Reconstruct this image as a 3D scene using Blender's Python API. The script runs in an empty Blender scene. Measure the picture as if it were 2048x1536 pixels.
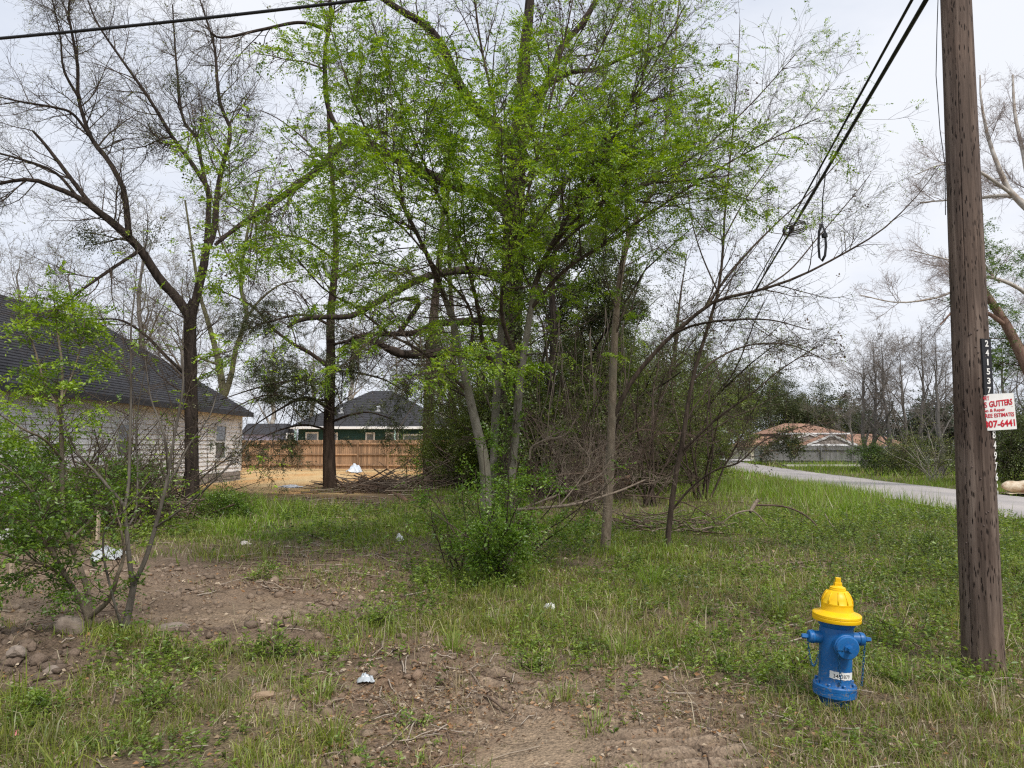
import bpy, math, random
import numpy as np
from mathutils import Vector, Matrix

SC = bpy.context.scene
C = SC.collection
RNG = np.random.default_rng(11)
random.seed(7)

# ------------------------------------------------------------------ camera
FPX = 1538.0            # focal length in pixels of the 2048 px wide photograph
HOR = 890.0             # horizon row of the photograph
EYE = 1.60
TH = math.atan((HOR - 768.0) / FPX)
cam_d = bpy.data.cameras.new("camera")
cam = bpy.data.objects.new("camera", cam_d)
C.objects.link(cam)
cam.location = (0, 0, EYE)
cam.rotation_euler = (math.pi / 2 + TH, 0, 0)
cam_d.sensor_width = 36.0
cam_d.lens = 36.0 * FPX / 2048.0
cam_d.clip_start = 0.05
cam_d.clip_end = 3000
SC.camera = cam

# ------------------------------------------------------------------ world, sun, exposure
SUN_EL, SUN_AZ = math.radians(52), math.radians(152)   # azimuth clockwise from +Y: sun behind the viewer, a little to the right
w = bpy.data.worlds.new("World")
SC.world = w
w.use_nodes = True
nt = w.node_tree
nt.nodes.clear()
sky = nt.nodes.new("ShaderNodeTexSky")
sky.sky_type = 'NISHITA'
sky.sun_disc = False
sky.sun_elevation = SUN_EL
sky.sun_rotation = SUN_AZ
sky.air_density = 1.0
sky.dust_density = 2.0
tc = nt.nodes.new("ShaderNodeTexCoord")
mp = nt.nodes.new("ShaderNodeMapping")
mp.inputs['Scale'].default_value = (1.0, 1.0, 2.6)
cn = nt.nodes.new("ShaderNodeTexNoise")
cn.inputs['Scale'].default_value = 1.5
cn.inputs['Detail'].default_value = 6
cn.inputs['Roughness'].default_value = 0.55
cr = nt.nodes.new("ShaderNodeValToRGB")
cr.color_ramp.elements[0].position = 0.32
cr.color_ramp.elements[0].color = (0.78, 0.78, 0.78, 1)
cr.color_ramp.elements[1].position = 0.60
cr.color_ramp.elements[1].color = (0.97, 0.97, 0.97, 1)
c2 = nt.nodes.new("ShaderNodeValToRGB")
c2.color_ramp.elements[0].position = 0.30
c2.color_ramp.elements[0].color = (0.64, 0.71, 0.85, 1)
c2.color_ramp.elements[1].position = 0.62
c2.color_ramp.elements[1].color = (0.87, 0.895, 0.955, 1)
cs = nt.nodes.new("ShaderNodeVectorMath"); cs.operation = 'SCALE'
cs.inputs['Scale'].default_value = 7.9
mx = nt.nodes.new("ShaderNodeMix"); mx.data_type = 'RGBA'
bg = nt.nodes.new("ShaderNodeBackground")
bg.inputs['Strength'].default_value = 0.10
wo = nt.nodes.new("ShaderNodeOutputWorld")
L = nt.links.new
L(tc.outputs['Generated'], mp.inputs['Vector'])
L(mp.outputs['Vector'], cn.inputs['Vector'])
L(cn.outputs['Fac'], cr.inputs['Fac'])
L(cn.outputs['Fac'], c2.inputs['Fac'])
L(c2.outputs['Color'], cs.inputs[0])
L(cr.outputs['Color'], mx.inputs[0])
L(sky.outputs['Color'], mx.inputs[6])
L(cs.outputs['Vector'], mx.inputs[7])
L(mx.outputs[2], bg.inputs['Color'])
L(bg.outputs['Background'], wo.inputs['Surface'])

sl = bpy.data.lights.new("sun", 'SUN')
sl.energy = 2.4
sl.angle = math.radians(12)
sl.color = (1.0, 0.96, 0.9)
so = bpy.data.objects.new("sun", sl)
C.objects.link(so)
sd = Vector((math.sin(SUN_AZ) * math.cos(SUN_EL), math.cos(SUN_AZ) * math.cos(SUN_EL), math.sin(SUN_EL)))
so.rotation_euler = sd.to_track_quat('Z', 'Y').to_euler()
so.location = (0, -5, 30)

SC.view_settings.view_transform = 'Standard'
SC.view_settings.look = 'None'
SC.view_settings.gamma = 1.0
SC.view_settings.use_curve_mapping = False
SC.view_settings.exposure = 0.45
SC.render.engine = 'CYCLES'
SC.cycles.max_bounces = 6
SC.cycles.diffuse_bounces = 3
SC.cycles.transmission_bounces = 4
SC.cycles.transparent_max_bounces = 4
SC.cycles.use_denoising = False
SC.cycles.pixel_filter_type = 'BLACKMAN_HARRIS'
SC.cycles.filter_width = 1.25

# ------------------------------------------------------------------ geometry helpers
ct, st = math.cos(TH), math.sin(TH)
def ray(px, py):
    u = (px - 1024.0) / FPX; v = (768.0 - py) / FPX
    return u, ct - v * st, st + v * ct
def P(px, py, Y):
    """the point at distance Y (metres ahead) on the sight line of a photograph pixel"""
    d = ray(px, py); t = Y / d[1]
    return np.array((t * d[0], Y, EYE + t * d[2]))
def G(px, py, z=0.0):
    d = ray(px, py); t = (z - EYE) / d[2]
    return np.array((t * d[0], t * d[1], z))
def proj(x, y, z=0.0):
    dz = z - EYE
    f = y * ct + dz * st
    f = np.where(np.abs(f) < 1e-3, 1e-3, f)
    u = -y * st + dz * ct
    return 1024 + FPX * x / f, 768 - FPX * u / f

def _hash(ix, iy, seed):
    n = (ix.astype(np.int64) * 374761393 + iy.astype(np.int64) * 668265263 + seed * 974634777) & 0xffffffff
    n = ((n ^ (n >> 13)) * 1274126177) & 0xffffffff
    n = n ^ (n >> 16)
    return (n & 0xffff) / 65535.0
def vn(x, y, seed=0):
    x = np.asarray(x, float); y = np.asarray(y, float)
    ix = np.floor(x); iy = np.floor(y); fx = x - ix; fy = y - iy
    fx = fx * fx * (3 - 2 * fx); fy = fy * fy * (3 - 2 * fy)
    a = _hash(ix, iy, seed); b = _hash(ix + 1, iy, seed); c = _hash(ix, iy + 1, seed); d = _hash(ix + 1, iy + 1, seed)
    return (a * (1 - fx) + b * fx) * (1 - fy) + (c * (1 - fx) + d * fx) * fy
def fbm(x, y, seed=0, o=4):
    s = 0; a = 0.5; t = 0
    for k in range(o):
        s = s + a * vn(x * 2 ** k, y * 2 ** k, seed + k * 17); t += a; a *= 0.5
    return s / t
def sm(a, b, x):
    t = np.clip((x - a) / (b - a), 0, 1)
    return t * t * (3 - 2 * t)

def mesh_np(name, V, polys, cols=None, smooth=False):
    """polys: list of (n,k) index arrays"""
    me = bpy.data.meshes.new(name)
    V = np.ascontiguousarray(V, dtype=np.float32)
    me.vertices.add(len(V)); me.vertices.foreach_set('co', V.ravel())
    polys = [np.asarray(p, dtype=np.int32) for p in polys if len(p)]
    nl = sum(p.size for p in polys); npoly = sum(len(p) for p in polys)
    me.loops.add(nl); me.polygons.add(npoly)
    me.loops.foreach_set('vertex_index', np.concatenate([p.ravel() for p in polys]))
    tot = np.concatenate([np.full(len(p), p.shape[1], dtype=np.int32) for p in polys])
    start = np.concatenate(([0], np.cumsum(tot)[:-1])).astype(np.int32)
    me.polygons.foreach_set('loop_start', start)
    if smooth:
        me.polygons.foreach_set('use_smooth', np.ones(npoly, dtype=bool))
    me.update(calc_edges=True)
    if cols is not None:
        ca = me.color_attributes.new('Col', 'FLOAT_COLOR', 'POINT')
        cc = np.ones((len(V), 4), dtype=np.float32); cc[:, :3] = cols
        ca.data.foreach_set('color', cc.ravel())
    return me

def link(name, me, mat=None, parent=None, loc=None, kind=None):
    o = bpy.data.objects.new(name, me)
    C.objects.link(o)
    if mat is not None:
        o.data.materials.clear() if False else None
        if len(me.materials) == 0: me.materials.append(mat)
    if parent is not None: o.parent = parent
    if loc is not None: o.location = loc
    if kind: o['kind'] = kind
    return o
def thing(name, label, cat, loc=(0, 0, 0), rotz=0.0, group=None):
    o = bpy.data.objects.new(name, None); C.objects.link(o)
    o.location = loc; o.rotation_euler = (0, 0, rotz)
    o.empty_display_size = 0.2
    o['label'] = label; o['category'] = cat
    if group: o['group'] = group
    return o
def tag(o, label, cat, group=None):
    o['label'] = label; o['category'] = cat
    if group: o['group'] = group
    return o

class MB:
    """collects boxes, tubes, lathes, loose polygons into one mesh"""
    def __init__(s): s.v = []; s.f = []; s.n = 0
    def add(s, V, F):
        V = [tuple(p) for p in V]
        s.v += V; s.f += [tuple(i + s.n for i in f) for f in F]; s.n += len(V); return s
    def box(s, x0, x1, y0, y1, z0, z1, b=0.0, M=None):
        if b > 0:
            bb = min(b, (x1-x0)/2.01, (y1-y0)/2.01, (z1-z0)/2.01)
            V = []
            for sx in (0, 1):
                for sy in (0, 1):
                    for sz in (0, 1):
                        X = (x0, x1)[sx]; Y = (y0, y1)[sy]; Z = (z0, z1)[sz]
                        dx = bb if sx == 0 else -bb; dy = bb if sy == 0 else -bb; dz = bb if sz == 0 else -bb
                        V += [(X, Y + dy, Z + dz), (X + dx, Y, Z + dz), (X + dx, Y + dy, Z)]
            i = lambda a, c, d, k: ((a * 2 + c) * 2 + d) * 3 + k
            F = []
            F.append([i(0,0,0,0), i(0,0,1,0), i(0,1,1,0), i(0,1,0,0)]); F.append([i(1,0,0,0), i(1,1,0,0), i(1,1,1,0), i(1,0,1,0)])
            F.append([i(0,0,0,1), i(1,0,0,1), i(1,0,1,1), i(0,0,1,1)]); F.append([i(0,1,0,1), i(0,1,1,1), i(1,1,1,1), i(1,1,0,1)])
            F.append([i(0,0,0,2), i(0,1,0,2), i(1,1,0,2), i(1,0,0,2)]); F.append([i(0,0,1,2), i(1,0,1,2), i(1,1,1,2), i(0,1,1,2)])
            for a in (0, 1):
                for c in (0, 1):
                    F.append([i(a,c,0,0), i(a,c,1,0), i(a,c,1,1), i(a,c,0,1)])
                    F.append([i(a,0,c,0), i(a,1,c,0), i(a,1,c,2), i(a,0,c,2)])
                    F.append([i(0,a,c,1), i(1,a,c,1), i(1,a,c,2), i(0,a,c,2)])
            for a in (0, 1):
                for c in (0, 1):
                    for d in (0, 1):
                        F.append([i(a,c,d,0), i(a,c,d,1), i(a,c,d,2)])
        else:
            V = [(x, y, z) for x in (x0, x1) for y in (y0, y1) for z in (z0, z1)]
            F = [(0,1,3,2), (4,6,7,5), (0,4,5,1), (2,3,7,6), (0,2,6,4), (1,5,7,3)]
        if M is not None: V = [tuple(M @ Vector(p)) for p in V]
        return s.add(V, F)
    def tube(s, pts, r, sides=8, cap=True, M=None):
        pts = [np.array(p, float) for p in pts]; n = len(pts)
        if np.isscalar(r): r = [r] * n
        V = []; F = []
        ref = None
        for k in range(n):
            t = pts[min(k + 1, n - 1)] - pts[max(k - 1, 0)]
            t = t / (np.linalg.norm(t) + 1e-9)
            if ref is None:
                ref = np.array((0, 0, 1.0)) if abs(t[2]) < 0.9 else np.array((1.0, 0, 0))
            a = np.cross(t, ref); a /= (np.linalg.norm(a) + 1e-9); b = np.cross(t, a)
            ref = -np.cross(t, a) if False else b * -1.0
            ref = np.cross(a, t)
            for j in range(sides):
                th = 2 * math.pi * j / sides
                V.append(pts[k] + r[k] * (math.cos(th) * a + math.sin(th) * b))
        for k in range(n - 1):
            for j in range(sides):
                j2 = (j + 1) % sides
                F.append((k*sides+j, k*sides+j2, (k+1)*sides+j2, (k+1)*sides+j))
        if cap:
            F.append(tuple(range(sides))[::-1]); F.append(tuple((n-1)*sides + j for j in range(sides)))
        if M is not None: V = [tuple(M @ Vector(p)) for p in V]
        return s.add(V, F)
    def lathe(s, prof, sides=32, M=None):
        V = []; F = []
        n = len(prof)
        for (r, z) in prof:
            for j in range(sides):
                th = 2 * math.pi * j / sides
                V.append((r * math.cos(th), r * math.sin(th), z))
        for k in range(n - 1):
            for j in range(sides):
                j2 = (j + 1) % sides
                F.append((k*sides+j, k*sides+j2, (k+1)*sides+j2, (k+1)*sides+j))
        F.append(tuple(range(sides))[::-1]); F.append(tuple((n-1)*sides + j for j in range(sides)))
        if M is not None: V = [tuple(M @ Vector(p)) for p in V]
        return s.add(V, F)
    def poly(s, V, F=None):
        return s.add(V, F or [tuple(range(len(V)))])
    def mesh(s, name, smooth=False, angle=None):
        me = bpy.data.meshes.new(name)
        me.from_pydata(s.v, [], s.f); me.update()
        if smooth:
            me.polygons.foreach_set('use_smooth', [True] * len(me.polygons))
            if angle is not None:
                try: me.set_sharp_from_angle(angle=math.radians(angle))
                except Exception: pass
        return me
    def build(s, name, mat, parent=None, loc=None, smooth=False, angle=None, kind=None):
        return link(name, s.mesh(name, smooth, angle), mat, parent, loc, kind)

# ------------------------------------------------------------------ material helpers
def new_mat(name):
    m = bpy.data.materials.new(name); m.use_nodes = True
    t = m.node_tree; t.nodes.clear()
    o = t.nodes.new('ShaderNodeOutputMaterial')
    b = t.nodes.new('ShaderNodeBsdfPrincipled')
    t.links.new(b.outputs['BSDF'], o.inputs['Surface'])
    b.inputs['Specular IOR Level'].default_value = 0.25
    return m, t, b
def node(t, typ, **kw):
    n = t.nodes.new(typ)
    for k, v in kw.items(): setattr(n, k, v)
    return n
def noise(t, scale, detail=4, rough=0.55, vec=None, stretch=None, dist=0.0):
    n = t.nodes.new('ShaderNodeTexNoise')
    n.inputs['Scale'].default_value = scale; n.inputs['Detail'].default_value = detail
    n.inputs['Roughness'].default_value = rough; n.inputs['Distortion'].default_value = dist
    if vec is None:
        c = t.nodes.new('ShaderNodeTexCoord'); vec = c.outputs['Object']
    if stretch is not None:
        m = t.nodes.new('ShaderNodeMapping'); m.inputs['Scale'].default_value = stretch
        t.links.new(vec, m.inputs['Vector']); vec = m.outputs['Vector']
    t.links.new(vec, n.inputs['Vector'])
    return n
def ramp(t, fac, stops):
    r = t.nodes.new('ShaderNodeValToRGB')
    e = r.color_ramp.elements
    while len(e) < len(stops): e.new(0.5)
    for k, (p, c) in enumerate(stops):
        e[k].position = p; e[k].color = (*c, 1) if len(c) == 3 else c
    t.links.new(fac, r.inputs['Fac'])
    return r
def mixc(t, fac, a, b, mode='MIX'):
    m = t.nodes.new('ShaderNodeMix'); m.data_type = 'RGBA'; m.blend_type = mode
    for i, v in ((0, fac), (6, a), (7, b)):
        if hasattr(v, 'links') or hasattr(v, 'is_linked'): t.links.new(v, m.inputs[i])
        else: m.inputs[i].default_value = v if i == 0 else (*v, 1)
    return m.outputs[2]
def bump(t, b, h, strength=0.3, dist=0.02):
    n = t.nodes.new('ShaderNodeBump'); n.inputs['Strength'].default_value = strength; n.inputs['Distance'].default_value = dist
    t.links.new(h, n.inputs['Height']); t.links.new(n.outputs['Normal'], b.inputs['Normal'])
    return n
def simple(name, col, rough=0.6, metal=0.0, var=0.12, scale=20.0, bmp=0.0, spec=0.3, stretch=None, detail=5):
    m, t, b = new_mat(name)
    n = noise(t, scale, detail, 0.6, stretch=stretch)
    lo = tuple(c * (1 - var) for c in col); hi = tuple(min(1, c * (1 + var)) for c in col)
    r = ramp(t, n.outputs['Fac'], [(0.3, lo), (0.7, hi)])
    t.links.new(r.outputs['Color'], b.inputs['Base Color'])
    b.inputs['Roughness'].default_value = rough; b.inputs['Metallic'].default_value = metal
    b.inputs['Specular IOR Level'].default_value = spec
    if bmp: bump(t, b, n.outputs['Fac'], bmp, 0.01)
    return m
def leaf_mat(name, trans=0.35, gloss=0.06):
    m = bpy.data.materials.new(name); m.use_nodes = True
    t = m.node_tree; t.nodes.clear()
    o = t.nodes.new('ShaderNodeOutputMaterial')
    a = node(t, 'ShaderNodeVertexColor', layer_name='Col')
    d = t.nodes.new('ShaderNodeBsdfDiffuse'); tr = t.nodes.new('ShaderNodeBsdfTranslucent')
    g = t.nodes.new('ShaderNodeBsdfGlossy'); g.inputs['Roughness'].default_value = 0.45
    g.inputs['Color'].default_value = (0.8, 0.85, 0.8, 1)
    hs = t.nodes.new('ShaderNodeHueSaturation'); hs.inputs['Value'].default_value = 1.35; hs.inputs['Saturation'].default_value = 1.1
    t.links.new(a.outputs['Color'], d.inputs['Color'])
    t.links.new(a.outputs['Color'], hs.inputs['Color']); t.links.new(hs.outputs['Color'], tr.inputs['Color'])
    m1 = t.nodes.new('ShaderNodeMixShader'); m1.inputs[0].default_value = trans
    t.links.new(d.outputs[0], m1.inputs[1]); t.links.new(tr.outputs[0], m1.inputs[2])
    m2 = t.nodes.new('ShaderNodeMixShader'); m2.inputs[0].default_value = gloss
    t.links.new(m1.outputs[0], m2.inputs[1]); t.links.new(g.outputs[0], m2.inputs[2])
    t.links.new(m2.outputs[0], o.inputs['Surface'])
    return m
def bark_mat(name, lo, hi, scale=9.0, stretch=(1, 1, 0.18), bmp=0.5, patch=None):
    m, t, b = new_mat(name)
    n = noise(t, scale, 8, 0.65, stretch=stretch, dist=0.4)
    r = ramp(t, n.outputs['Fac'], [(0.32, lo), (0.68, hi)])
    col = r.outputs['Color']
    if patch is not None:
        n2 = noise(t, 1.6, 4, 0.6)
        r2 = ramp(t, n2.outputs['Fac'], [(0.48, (0, 0, 0)), (0.62, (1, 1, 1))])
        col = mixc(t, r2.outputs['Color'], col, patch)
    t.links.new(col, b.inputs['Base Color'])
    b.inputs['Roughness'].default_value = 0.9
    b.inputs['Specular IOR Level'].default_value = 0.15
    bump(t, b, n.outputs['Fac'], bmp, 0.03)
    return m
def col_mat(name, rough=0.9, nscale=60, var=0.5, bmp=0.5, spec=0.15):
    """material that takes its colour from the mesh's own colours, with fine grain"""
    m, t, b = new_mat(name)
    a = node(t, 'ShaderNodeVertexColor', layer_name='Col')
    n = noise(t, nscale, 6, 0.65)
    r = ramp(t, n.outputs['Fac'], [(0.28, (1 - var,) * 3), (0.5, (1, 1, 1)), (0.75, (1 + var * .6,) * 3)])
    c = mixc(t, 1.0, a.outputs['Color'], r.outputs['Color'], 'MULTIPLY')
    t.links.new(c, b.inputs['Base Color'])
    b.inputs['Roughness'].default_value = rough; b.inputs['Specular IOR Level'].default_value = spec
    if bmp: bump(t, b, n.outputs['Fac'], bmp, 0.02)
    return m
# ================================================================== ground layout
def ell(px, py, e):
    cx, cy, rx, ry, wgt = e
    d = np.sqrt(((px - cx) / rx) ** 2 + ((py - cy) / ry) ** 2)
    return wgt * (1 - sm(0.72, 1.22, d))
BARE = [(300,1205,500,92,1), (40,1340,180,80,1), (470,1285,190,42,1), (620,1160,200,56,.85), (120,1120,190,60,.85),
        (1070,1490,185,95,1), (1345,1505,165,85,1), (880,1420,300,105,.92), (850,1325,210,50,.9), (1180,1440,330,90,.86), (700,1330,150,40,.5), (535,1402,75,28,.9),
        (1245,1392,240,66,.8), (700,1118,230,30,.7), (690,999,205,17,.95), (1380,1280,260,60,.25), (720,1500,160,60,.5),
        (1750,1470,270,70,.2), (1130,1010,230,38,.5), (1000,1340,90,22,.4), (830,1110,80,26,.7), (1560,1440,110,40,.35), (250,1450,200,40,.2)]
TAN = [(1065,1500,140,80,1), (1010,1440,90,40,.6), (1345,1515,150,70,.6), (1200,1470,260,60,.35), (560,1235,140,32,1), (380,1245,130,18,.7), (60,1215,120,22,.5), (300,1265,90,14,.6), (535,1408,60,22,.6), (1250,1400,150,45,.4)]
DARK = [(50,1345,150,65,1), (470,1292,150,24,.8), (690,1240,70,28,.8), (780,1318,90,30,.7), (690,1001,200,16,.7), (150,1255,140,30,.4)]
LITTER = [(850,1410,260,90,.9), (1240,1380,230,70,.8), (650,1120,250,45,.7), (620,1170,180,40,.5), (820,1320,180,45,.7), (740,1490,240,70,.8), (1450,1420,220,70,.5), (690,1000,200,18,.9), (1600,1470,200,60,.4)]
LUSH = [(520,1040,170,42,1), (1760,1010,230,34,1), (1470,985,180,30,.8), (780,1060,160,36,.5), (640,1020,200,16,.6), (1400,1080,240,60,.35), (1980,1080,140,60,.5)]
YEL = [(690,1026,110,14,1), (920,1255,150,45,.7), (840,1215,130,35,.4), (1350,1140,140,40,.35), (1950,1290,90,50,.6), (1580,1250,130,60,.35)]
VINE = [(1860,1110,260,75,1), (1830,1200,190,60,.8), (2010,1180,120,100,1), (1640,1080,180,50,.6), (1350,1200,120,40,.4), (1460,1060,120,30,.5)]
DRY = [(1600,1200,260,110,.7), (1500,1330,320,140,.5), (1850,1370,240,120,.6), (1700,1480,340,80,.45), (1250,1260,200,70,.4), (400,1420,360,110,.25)]
def warp(px, py):
    n1 = fbm(px / 90, py / 45, 3) - .5; n2 = fbm(px / 90 + 31, py / 45 + 7, 5) - .5
    return px + n1 * 150, py + n2 * 60 * np.clip((py - 880) / 300, 0.05, 1)
def field(lst, px, py):
    s = np.zeros(np.shape(px))
    for e in lst: s = np.maximum(s, ell(px, py, e))
    return s
def ground_px(x, y):
    yy = np.maximum(y, 1.9)
    px, py = proj(x, yy, 0.0)
    return px, py

def sand_mask(x, y):
    n = (fbm(x / 2.5, y / 2.5, 41) - .5) * 4
    left = sm(-60, -40, x) * (1 - sm(-5.5, -2.5, x + n * .6))
    return left * sm(24.5, 27.5, y + n * .8 + (x + 12) * .35) * (1 - sm(62, 75, y))

ROAD_L = [(10.4, -40), (10.9, 14), (11.3, 22), (12.3, 31), (13.9, 45), (15.4, 60), (16.6, 76)]
ROAD_R = [(15.2, -40), (15.8, 14), (16.0, 24), (16.6, 33), (17.8, 45), (19.8, 60), (22.2, 76)]
def road_x(lst, y):
    return np.interp(y, [p[1] for p in lst], [p[0] for p in lst])
def on_road(x, y, m=0.0):
    return (x > road_x(ROAD_L, y) - m) & (x < road_x(ROAD_R, y) + m) & (y < 80)

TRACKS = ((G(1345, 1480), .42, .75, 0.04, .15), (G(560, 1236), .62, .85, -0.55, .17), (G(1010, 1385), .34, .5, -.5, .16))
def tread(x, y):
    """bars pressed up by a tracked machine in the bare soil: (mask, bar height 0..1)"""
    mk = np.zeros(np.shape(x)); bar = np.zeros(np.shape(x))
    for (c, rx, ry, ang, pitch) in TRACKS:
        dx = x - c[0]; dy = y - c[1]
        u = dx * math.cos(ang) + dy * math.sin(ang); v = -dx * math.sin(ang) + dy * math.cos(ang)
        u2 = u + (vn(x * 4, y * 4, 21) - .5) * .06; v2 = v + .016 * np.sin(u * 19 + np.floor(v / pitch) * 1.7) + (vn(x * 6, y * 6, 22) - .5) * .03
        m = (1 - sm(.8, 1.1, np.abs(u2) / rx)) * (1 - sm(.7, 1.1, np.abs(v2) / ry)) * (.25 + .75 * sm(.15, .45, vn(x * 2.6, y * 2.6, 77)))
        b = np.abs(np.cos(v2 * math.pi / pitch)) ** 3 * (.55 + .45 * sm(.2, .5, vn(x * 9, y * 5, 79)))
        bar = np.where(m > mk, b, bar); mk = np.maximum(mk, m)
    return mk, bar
MOUND = [G(40, 1345), G(470, 1300), G(140, 1290)]
def height(x, y):
    x = np.asarray(x, float); y = np.asarray(y, float)
    px, py = ground_px(x, y)
    wx, wy = warp(px, py)
    bare = field(BARE, wx, wy); dark = field(DARK, wx, wy); tan_ = field(TAN, px, py)
    h = (fbm(x / 3.0, y / 3.0, 1) - .5) * 0.16 * sm(60, 25, y) + (fbm(x / .8, y / .8, 2) - .5) * .05
    for (c, a, r) in ((MOUND[0], .16, 1.0), (MOUND[1], .09, .55), (MOUND[2], .05, .5)):
        h = h + a * np.exp(-((x - c[0]) ** 2 / (r * 1.2) ** 2 + (y - c[1]) ** 2 / (r * .7) ** 2))
    near = sm(16, 9, y)
    h = h + near * bare * (1 - .8 * tan_) * ((fbm(x / .14, y / .14, 6, 3) - .5) * .06 + np.maximum(fbm(x / .3, y / .3, 8, 3) - .5, 0) * .12)
    h = h + near * dark * (np.abs(fbm(x / .11, y / .11, 9, 3) - .5)) * .14
    mk, bar = tread(x, y); h = h * (1 - .6 * mk) + mk * (.048 * bar - .02)
    # bank at the edge of the compacted strip
    h = h + .06 * ell(px, py, (900, 1335, 170, 28, 1)) * fbm(x / .3, y / .3, 12)
    e = np.maximum(road_x(ROAD_L, y) - x, x - road_x(ROAD_R, y))
    flat = sm(0.0, 1.2, e)
    return np.where(y < 82, h * flat - .05 * (1 - flat), h)
def hz(x, y): return float(height(np.array([x]), np.array([y]))[0])
def GP(px, py):
    p = G(px, py); p[2] = hz(p[0], p[1]); return p

def soil_color(x, y):
    px, py = ground_px(x, y)
    wx, wy = warp(px, py)
    bare = field(BARE, wx, wy); tan_ = field(TAN, wx, wy); dark = field(DARK, wx, wy); lit = field(LITTER, wx, wy)
    lush = field(LUSH, wx, wy)
    n = fbm(x / .5, y / .5, 31); n2 = fbm(x / .12, y / .12, 33)
    c = np.array((.255, .19, .14))[None] * (0.75 + .5 * n[:, None])
    def mixin(c, col, f): return c * (1 - f[:, None]) + np.array(col)[None] * f[:, None]
    c = mixin(c, (.215, .140, .095), lit * .75 * sm(.3, .7, n2))
    c = mixin(c, (.36, .275, .195), np.clip(tan_ * (0.2 + n + .5 * (n2 - .5)), 0, 1))
    c = mixin(c, (.10, .073, .056), np.clip(dark * (.35 + n2), 0, 1) * .75)
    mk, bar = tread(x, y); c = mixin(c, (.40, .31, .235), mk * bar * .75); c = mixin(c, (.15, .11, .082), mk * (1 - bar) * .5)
    green = np.clip((1 - bare) * (.45 + .5 * n), 0, 1)
    c = mixin(c, (.105, .10, .045), green * .55)
    c = mixin(c, (.085, .12, .035), lush * .7)
    far = sm(18, 40, y)
    c = mixin(c, (.12, .15, .05), far * .6)
    s = sand_mask(x, y)
    sn = np.clip((fbm(x / 1.4, y / 2.6, 51) - .5) * 2.2 + .5, 0, 1)
    sc = np.array((.66, .39, .17))[None] * (1 - sn[:, None]) + np.array((.70, .52, .28))[None] * sn[:, None]
    c = c * (1 - s[:, None]) + sc * s[:, None]
    edge = s * (1 - s) * 4
    c = mixin(c, (.10, .075, .06), edge * .6)
    return c

def axis(segs):
    out = [segs[0][0]]
    for a, b, s0, s1 in segs:
        x = a
        while x < b - 1e-6:
            f = (x - a) / (b - a); x = min(b, x + s0 + (s1 - s0) * f)
            out.append(x)
    return np.array(out)
xs_pos = axis([(0, 4.0, .032, .036), (4.0, 9, .05, .12), (9, 30, .25, 1.0), (30, 120, 2, 8), (120, 900, 20, 120)])
gx = np.concatenate((-xs_pos[::-1][:-1], xs_pos))
gy = axis([(-60, 1.5, 6, .8), (1.5, 3.0, .12, .05), (3.0, 4.9, .019, .022), (4.9, 7.5, .028, .034), (7.5, 14, .05, .12), (14, 45, .2, .8), (45, 140, 1.2, 6), (140, 1500, 15, 160)])
XX, YY = np.meshgrid(gx, gy)
gv = np.stack((XX.ravel(), YY.ravel(), height(XX.ravel(), YY.ravel())), 1)
ny, nx = XX.shape
ii = (np.arange(ny - 1)[:, None] * nx + np.arange(nx - 1)[None]).ravel()
gq = np.stack((ii, ii + 1, ii + nx + 1, ii + nx), 1)
m_ground, t, b = new_mat("soil")
a = node(t, 'ShaderNodeVertexColor', layer_name='Col')
n1 = noise(t, 38, 8, 0.7); n2 = noise(t, 7, 4, 0.6)
vo = t.nodes.new('ShaderNodeTexVoronoi'); vo.inputs['Scale'].default_value = 55
tcg = t.nodes.new('ShaderNodeTexCoord'); t.links.new(tcg.outputs['Object'], vo.inputs['Vector'])
r1 = ramp(t, n1.outputs['Fac'], [(0.30, (.40, .38, .36)), (0.5, (1, 1, 1)), (0.72, (1.5, 1.47, 1.42))])
r2 = ramp(t, n2.outputs['Fac'], [(0.3, (.8, .8, .8)), (0.7, (1.15, 1.13, 1.1))])
rv = ramp(t, vo.outputs['Distance'], [(0.0, (1.12, 1.1, 1.05)), (0.55, (.75, .74, .72))])
c = mixc(t, 1.0, a.outputs['Color'], r1.outputs['Color'], 'MULTIPLY')
c = mixc(t, 1.0, c, r2.outputs['Color'], 'MULTIPLY')
c = mixc(t, 0.7, c, rv.outputs['Color'], 'MULTIPLY')
t.links.new(c, b.inputs['Base Color']); b.inputs['Roughness'].default_value = 0.95; b.inputs['Specular IOR Level'].default_value = 0.1
mm = t.nodes.new('ShaderNodeMath'); mm.operation = 'SUBTRACT'
t.links.new(n1.outputs['Fac'], mm.inputs[0]); t.links.new(vo.outputs['Distance'], mm.inputs[1])
bump(t, b, mm.outputs[0], 0.75, 0.02)
go = link('ground', mesh_np('ground', gv, [gq], soil_color(gv[:, 0], gv[:, 1]), smooth=True), m_ground, kind='structure')

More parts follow.
